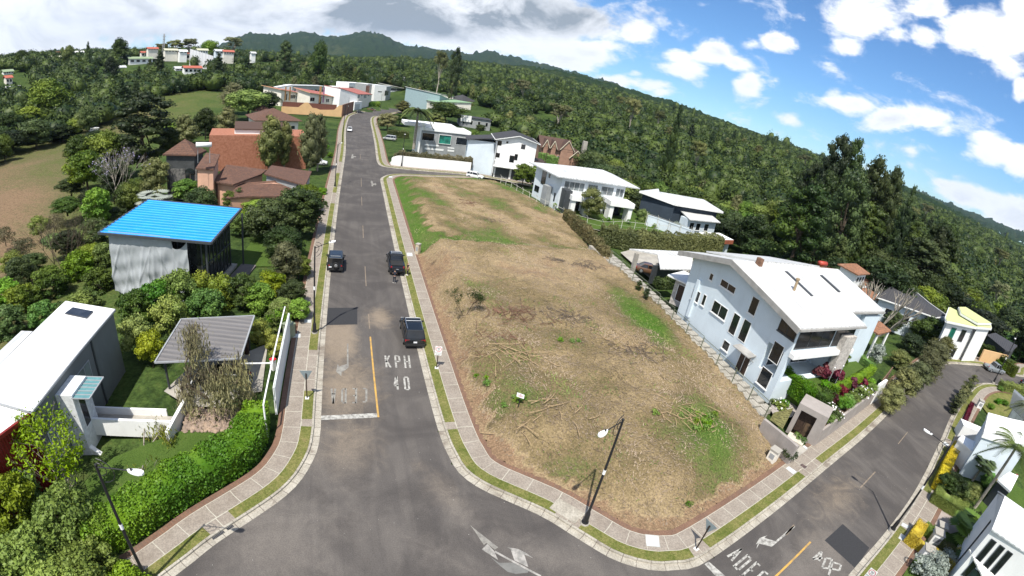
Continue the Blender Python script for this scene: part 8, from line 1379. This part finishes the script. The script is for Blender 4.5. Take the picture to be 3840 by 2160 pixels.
for i,(x,y,n_,sp_,kd)in enumerate(((1760,1060,16,4.0,'shrub_tiny'),(1310,1010,6,1.2,'shrub_tiny'),(1600,1320,14,3.0,'shrub_tiny'),(1780,1290,8,2.0,'shrub_tiny'),(1240,930,5,2,'shrub_tiny'),(1420,870,4,2,'shrub_tiny'),(1850,1220,6,1.2,'shrub_tiny'))):
 g_=np.array(G(q(x,y),2.3 if y<1280 else .8))
 for k in range(n_):
  p=g_+np.array((rr.gauss(0,sp_*.45),rr.gauss(0,sp_*.3)));s_=rr.uniform(.5,1.0)
  if LZ(*p)<.5:continue
  plant(kd,p[0],p[1],LZ(*p)-.03,.65*s_,.55*s_,'weed_clump','low bright green weed clump on the vacant lot','weed','green weeds on the vacant lot')
def twigs(label,cx_,n_,rad,L0,m_,name='brush_pile',zr=2.45,r_=.032,flatn=.25):
 g_=np.array(G(cx_,zr));mb=MB()
 for k in range(n_):
  p=g_+np.array((rr.gauss(0,rad),rr.gauss(0,rad*.7)));a=rr.uniform(0,PI);l=L0*rr.uniform(.4,1.2);z_=LZ(*p)+rr.uniform(.03,flatn);e=np.array((math.cos(a),math.sin(a)))*l/2;b2=np.array((math.cos(a+.25),math.sin(a+.25)))*l*.4;mb.path([(*(p-e),z_),(*(p+e*.1),z_+.06),(*(p+b2),z_+rr.uniform(-.02,.15))],[r_,r_*.8,r_*.4],4)
 return tag(mb.build(name,m_),label,'cut branches',kind='stuff')
TW_=mat('dry_twig',(.42,.30,.17),.9,.2,6);TW2=mat('brown_twig',(.20,.11,.07),.9,.25,6);TW3=mat('grey_brush',(.14,.11,.085),.9,.25,6)
for lb_,p_,n_,rd,L0,m_ in(('pile of tan cut sticks on the left part of the lot',(1290,790),60,1.6,2.6,TW2),('long pale sticks lying beside the brown brush',(1290,900),26,1.5,3.2,TW_),('dark dead brush heap in the middle of the lot',(1420,800),90,1.7,1.2,TW3),('dark dead brush by the far lot edge',(1480,670),60,1.0,1.1,TW3),('dead brush heap near the vine wall',(1400,655),50,.9,1.0,TW3),('pale sticks scattered in the lot centre',(1560,860),22,1.8,2.4,TW_),('dark brush clumps beyond the centre sticks',(1590,890),60,1.5,1.0,TW3),('bent pale stalks around the green weeds',(1740,1050),40,1.3,1.8,TW_),('thin sticks beside the small lot sign',(1380,1040),16,1.8,2.2,TW_),('reddish brush heap on the far left terrace',(1180,500),50,1.6,1.4,TW2),('grey brush heap on the far right terrace',(1240,545),40,1.4,1.0,TW3),('thin brown twigs left of the sapling shadow',(1250,850),40,1.5,1.6,TW2),('fallen stalks towards the mesh fence',(1640,880),16,1.6,1.5,TW3)):twigs(lb_,q(*p_),n_,rd,L0,m_)
zt_=np.array(G(c(1,2,2390,235),2.5));mb=MB();mb.tube((*zt_,LZ(*zt_)+.18),(zt_[0]+.8,zt_[1]-.6,LZ(*zt_)+.16),.16,.13,10);tag(mb.build('log',TW2),'short thick brown log on the left part of the lot','log')
rng=np.random.default_rng(3);n=190000;px_=rng.uniform(x0,x1,n);py_=rng.uniform(y0,122,n);I=((px_-x0)/st).astype(int);J=((py_-y0)/st).astype(int);I=np.clip(I,0,gx.shape[0]-2);J=np.clip(J,0,gx.shape[1]-2);ok=inside[I,J]&inside[I+1,J+1]&(sd[I,J]>.25)&(rng.random(n)<np.clip(48/np.hypot(px_,py_),.2,1)**1.3);px_,py_,I,J=px_[ok],py_[ok],I[ok],J[ok]
fi,fj=(px_-x0)/st-I,(py_-y0)/st-J;hz_=hz[I,J]*(1-fi)*(1-fj)+hz[I+1,J]*fi*(1-fj)+hz[I,J+1]*(1-fi)*fj+hz[I+1,J+1]*fi*fj;cv_=cov[I,J]+.22*fbm(px_*.9,py_*.9,3,8)+rng.normal(0,.10,len(px_))
for nm,lb_,sel,m_,ln in(('dry_grass','loose cut straw covering the vacant lot',cv_>.42,foliage('straw_blades',(.21,.155,.085),(.38,.29,.165),.1,0),.25),('green_grass','short green grass growing through the straw on the vacant lot',cv_<=.42,foliage('grass_blades',(.07,.13,.02),(.16,.21,.045),.1,0),.18)):
 C=np.stack([px_[sel],py_[sel],hz_[sel]+.05],1);m=len(C);a=rng.uniform(0,2*PI,m);a=np.where(rng.random(m)<.6,a*.25+2.0*np.sin(C[:,0]*.35+C[:,1]*.2),a);l=ln*rng.uniform(.5,1.4,m);dx,dy=np.cos(a)*l,np.sin(a)*l;wdt=.028*rng.uniform(.6,1.5,m);up_=rng.uniform(.0,.16 if nm=='dry_grass' else .24,m)
 V=np.stack([C-np.stack([-np.sin(a)*wdt,np.cos(a)*wdt,0*a],1),C+np.stack([-np.sin(a)*wdt,np.cos(a)*wdt,0*a],1),C+np.stack([dx,dy,up_],1)],1);o=npmesh(nm,V,np.arange(3*m).reshape(-1,3),[m_],k=3);tag(o,lb_,'grass',kind='stuff')
HOUSES=[(o.location.x,o.location.y,11 if o.get('category')=='house' else 5)for o in COL.objects if o.type=='EMPTY' and o.get('category')in('house','building','outbuilding','carport','garage','pavilion','mast')]
HOUSES=np.array(HOUSES)
ANC=[(math.atan2(o.location.x,o.location.y),math.hypot(o.location.x,o.location.y),o.name.split('.')[0].replace('_',' '))for o in COL.objects if o.type=='EMPTY' and not o.parent and o.get('category')in('house','building','carport')and not o.get('group')]
ORD='nearest,second,third,fourth,fifth,sixth,seventh,eighth,ninth,tenth,eleventh,twelfth,thirteenth,fourteenth,fifteenth,sixteenth,seventeenth,eighteenth,nineteenth,twentieth'.split(',')
CNT={}
def anchor(az_,dd,ds_,zn):
 b_=min(ANC,key=lambda a:abs(a[0]-az_)*dd*1.6+max(0,a[1]-dd)*3+(dd-a[1])*.35);k=(ds_,b_[2]);CNT[k]=CNT.get(k,0)+1;n=CNT[k]
 return(ORD[n-1]+' '+ds_+' counted outward behind the '+b_[2])if n<=20 else ds_+' deep in the '+zn
DM=([-75,-66,-58,-50,-44,-38,-33,-28,-22,-16,-9,-5,-1,5,10,15,20,25,30,35,40,45,50,55,60,75,100],[150,150,180,215,275,330,320,320,400,390,350,290,200,160,150,142,138,128,112,100,104,112,132,150,150,140,120])
rng=np.random.default_rng(21);cand=[];d=95.0
while d<1060:
 sp=8.6+d*.006 if d<420 else 11+d*.008;na_=int(math.radians(175)*d/sp)
 for k in range(na_):
  az_=math.radians(-78+175*(k+rng.random()*.8)/na_);dd=d+rng.uniform(-.45,.45)*sp
  if dd<np.interp(math.degrees(az_),*DM):continue
  x,y=dd*math.sin(az_),dd*math.cos(az_)
  pass
  hd_=np.hypot(HOUSES[:,0]-x,HOUSES[:,1]-y)
  if(hd_<HOUSES[:,2]).any():continue
  ha=np.arctan2(HOUSES[:,0],HOUSES[:,1]);hh_=np.hypot(HOUSES[:,0],HOUSES[:,1])
  if math.degrees(az_)>-28 and((np.abs(ha-az_)<15/dd)&(hh_>dd)&(hh_-dd<75)).any():continue
  if math.degrees(az_)<-28:
   ha=np.arctan2(HOUSES[:,0],HOUSES[:,1]);hh_=np.hypot(HOUSES[:,0],HOUSES[:,1]);m_=(hh_>240)&(np.abs(ha-az_)<9/dd+8/hh_)&(hh_>dd)&(hh_-dd<55)
   if m_.any()and rng.random()<.93:continue
  cand.append((dd,az_,x,y))
 d+=sp*.88
cand.sort();NCAP={};rest=[]
zones=lambda a:'hillside wood at the left' if a<-28 else('wood behind the far street' if a<-3 else('dense forest behind the fenced houses' if a<28 else'forest on the right behind the white house'))
for dd,az_,x,y in cand:
 a=math.degrees(az_);r_=rng.random()
 clump=math.sin(x*.035+1.3)*math.cos(y*.03)+.5*math.sin(x*.09+y*.07)
 if a<-28:kd='conifer' if clump>.75 and r_<.5 else('broad_dark' if clump>.0 or r_<.4 else('pale_bloom' if r_>.93 else'broad'))
 elif a<-3:kd='conifer' if clump>1.0 else('broad_dark' if clump>.15 else('olive' if r_>.86 else'broad'))
 elif 30<a<46 and dd<210:kd='tall_dark' if r_<.3 else('conifer' if r_<.5 else'broad_dark')
 else:kd=('conifer' if clump>1.1 and r_<.4 else'broad_dark')if clump>.3 and r_<.7 else('olive' if r_>.97 else('euca' if r_>.955 and dd>170 else('broad_bright' if r_<.09 else('broad' if r_>.4 or clump<-.3 else'broad_dark'))))
 H={'conifer':15,'broad_bright':9,'broad_dark':11,'broad':9.5,'pale_bloom':6,'olive':12,'euca':19,'tall_dark':24}[kd]*rng.uniform(.75,1.3)*(1 if a>-28 else .85);R={'conifer':4.0,'broad_bright':5.6,'broad_dark':6.3,'broad':6.3,'pale_bloom':4.5,'olive':4.2,'euca':5.5,'tall_dark':7}[kd]*rng.uniform(.62,1.4)
 if a>40 and kd!='tall_dark':H*=.9
 cat_k={'conifer':'conifer_tree','euca':'eucalyptus_tree','olive':'eucalyptus_tree'}.get(kd,'broadleaf_tree')
 if NCAP.get(cat_k,0)>=262 or dd>560:rest.append((x,y,TZ(x,y),H,R,kd));continue
 NCAP[cat_k]=NCAP.get(cat_k,0)+1;zn=zones(a);ds_={'broad_bright':'bright yellow green tree','conifer':'dark pointed conifer','broad_dark':'dark green rounded tree','broad':'mid green rounded tree','pale_bloom':'pale brownish flowering tree','olive':'olive green upright tree','euca':'tall open crowned eucalyptus','tall_dark':'very tall dark crowned tree'}[kd]
 plant(kd,x,y,TZ(x,y)-.3,H,R,cat_k,anchor(az_,dd,ds_,zn),'tree',ds_+'s in the '+zn)
def skytree(kd,top,w_,d,label,name='broadleaf_tree'):
 a,e=AE(top);x,y=d*math.sin(a),d*math.cos(a);z=TZ(x,y);H=CH+d*math.tan(e)-z;plant(kd,x,y,z-.3,H,w_*.5*d*CA/1920,name,label)
for kd,tp_,w_,d,lb_,nm in(('tall_dark',q(2128,322),130,165,'tall two headed dark tree against the blue sky on the right, left head','broadleaf_tree'),('tall_dark',q(2165,332),120,168,'tall two headed dark tree against the blue sky on the right, right head','broadleaf_tree'),('tall_dark',q(2225,385),130,160,'broad dark tree stepping down right of the two headed tree','broadleaf_tree'),('tall_dark',q(2268,405),110,158,'dark rounded skyline tree left of the pointed conifer','broadleaf_tree'),('conifer',q(2309,450),90,150,'pointed olive conifer on the right skyline','conifer_tree'),('conifer',q(2180,440),170,145,'massive dark conifer in front of the two headed tree','conifer_tree'),('tall_dark',q(2100,420),150,150,'dark tree left below the two headed tree','broadleaf_tree'),('conifer',q(2380,560),130,150,'dark conifer right of the skyline step','conifer_tree'),('tall_dark',q(2060,400),110,190,'dark crown under the skyline left of the two headed tree','broadleaf_tree'),('conifer',q(1718,250),60,230,'lone tall pointed tree above the forest middle','conifer_tree'),('euca',q(1600,235),70,320,'open eucalyptus on the ridge left of the lone pointed tree','eucalyptus_tree'),('conifer',q(222,98),30,430,'lone slim conifer rising over the left hillside houses','conifer_tree'),('broad_dark',q(303,92),62,480,'dark rounded tree pair on the left skyline','broadleaf_tree'),('broad_dark',q(55,122),60,480,'dark rounded tree near the left end of the skyline','broadleaf_tree'),('broad',q(175,112),50,500,'low round tree on the left skyline','broadleaf_tree'),('euca',q(440,96),64,560,'open umbrella tree left of the radio mast','eucalyptus_tree'),('euca',q(410,104),50,560,'smaller umbrella tree left of the radio mast','eucalyptus_tree'),('euca',q(478,92),60,565,'open umbrella tree right of the radio mast','eucalyptus_tree'),('broad',q(530,98),70,560,'broad skyline tree right of the umbrella trees','broadleaf_tree'),('euca',q(590,86),70,540,'thin crowned skyline tree before the blue mountain','eucalyptus_tree'),('conifer',q(404,122),60,400,'dark conifer covering the red hillside roofs','conifer_tree'),('conifer',q(552,128),66,380,'dark conifer at the lower end of the white panel wall','conifer_tree'),('broad_dark',q(280,138),60,380,'large shaded tree left of the wide green roof','broadleaf_tree'),('tall_dark',q(722,96),64,430,'prominent rounded tree before the blue mountain','broadleaf_tree'),('broad',q(810,96),70,440,'bright rounded tree before the blue mountain','broadleaf_tree'),('tall_dark',q(1155,112),56,380,'tall dark tree in the middle of the skyline','broadleaf_tree'),('euca',q(1115,118),60,390,'open grey crown beside the tall middle skyline tree','eucalyptus_tree')):
 skytree(kd,tp_,w_,d,lb_,nm)
rng=np.random.default_rng(2);Vs,Fs,Vc,Fc,off=[],[],[],[],0;rr_=random.Random(1);cb=MB()
for x,y,z,H,R,kd in rest:
 n_=300 if x*x+y*y<4e5 else 170;d_=rng.normal(size=(n_,3));d_/=np.linalg.norm(d_,axis=1)[:,None];d_[:,2]=np.abs(d_[:,2])*1.0-.15;con=kd=='conifer'
 c_=np.array([x,y,z+H*.45]);rad=np.array([R*(.7 if con else 1),R*(.7 if con else 1),H*.55]);jt=1+.30*np.sin(d_[:,:1]*6+x)*np.cos(d_[:,1:2]*7+y)+.1*rng.normal(size=(n_,1));C=c_+d_*rad*jt*np.where(con,1-.45*np.clip(d_[:,2:3],0,1),1)*np.array([1,1,1.0]);V,F=leafquads(C,d_,R*.20,rng,flat=.6);Vs.append(V);Fs.append(F+off);off+=len(V);cb.ball(tuple(c_),(rad[0]*.82,rad[1]*.82,rad[2]*.82),7,5,jit=.15,rr=rr_)
me=leafmesh('woodland',np.concatenate(Vs),np.concatenate(Fs),np.array(cb.v),cb.f,[foliage('woodland_leaves',(.012,.026,.006),(.080,.108,.019),.1)]);o=bpy.data.objects.new('woodland',me);COL.objects.link(o);tag(o,'distant unbroken tree canopy covering the hills','woodland',kind='stuff')
print('TREES',len(cand),NCAP,len(rest))
hz_m=bpy.data.materials.new('haze');hz_m.use_nodes=True;t=NT(hz_m.node_tree);t.n.remove(t.n['Principled BSDF']);pv=t.new('ShaderNodeVolumePrincipled')
pv.inputs['Color'].default_value=(.55,.70,.95,1);pv.inputs['Density'].default_value=3.4e-5;pv.inputs['Anisotropy'].default_value=.2
t.l.new(pv.outputs[0],t.n['Material Output'].inputs['Volume']);hb=MB();hb.prism([(-11000,-3000),(11000,-3000),(11000,11000),(-11000,11000)],-90,900)
tag(hb.build('haze',hz_m),'thin bluish air haze over the far slopes','haze',kind='stuff')
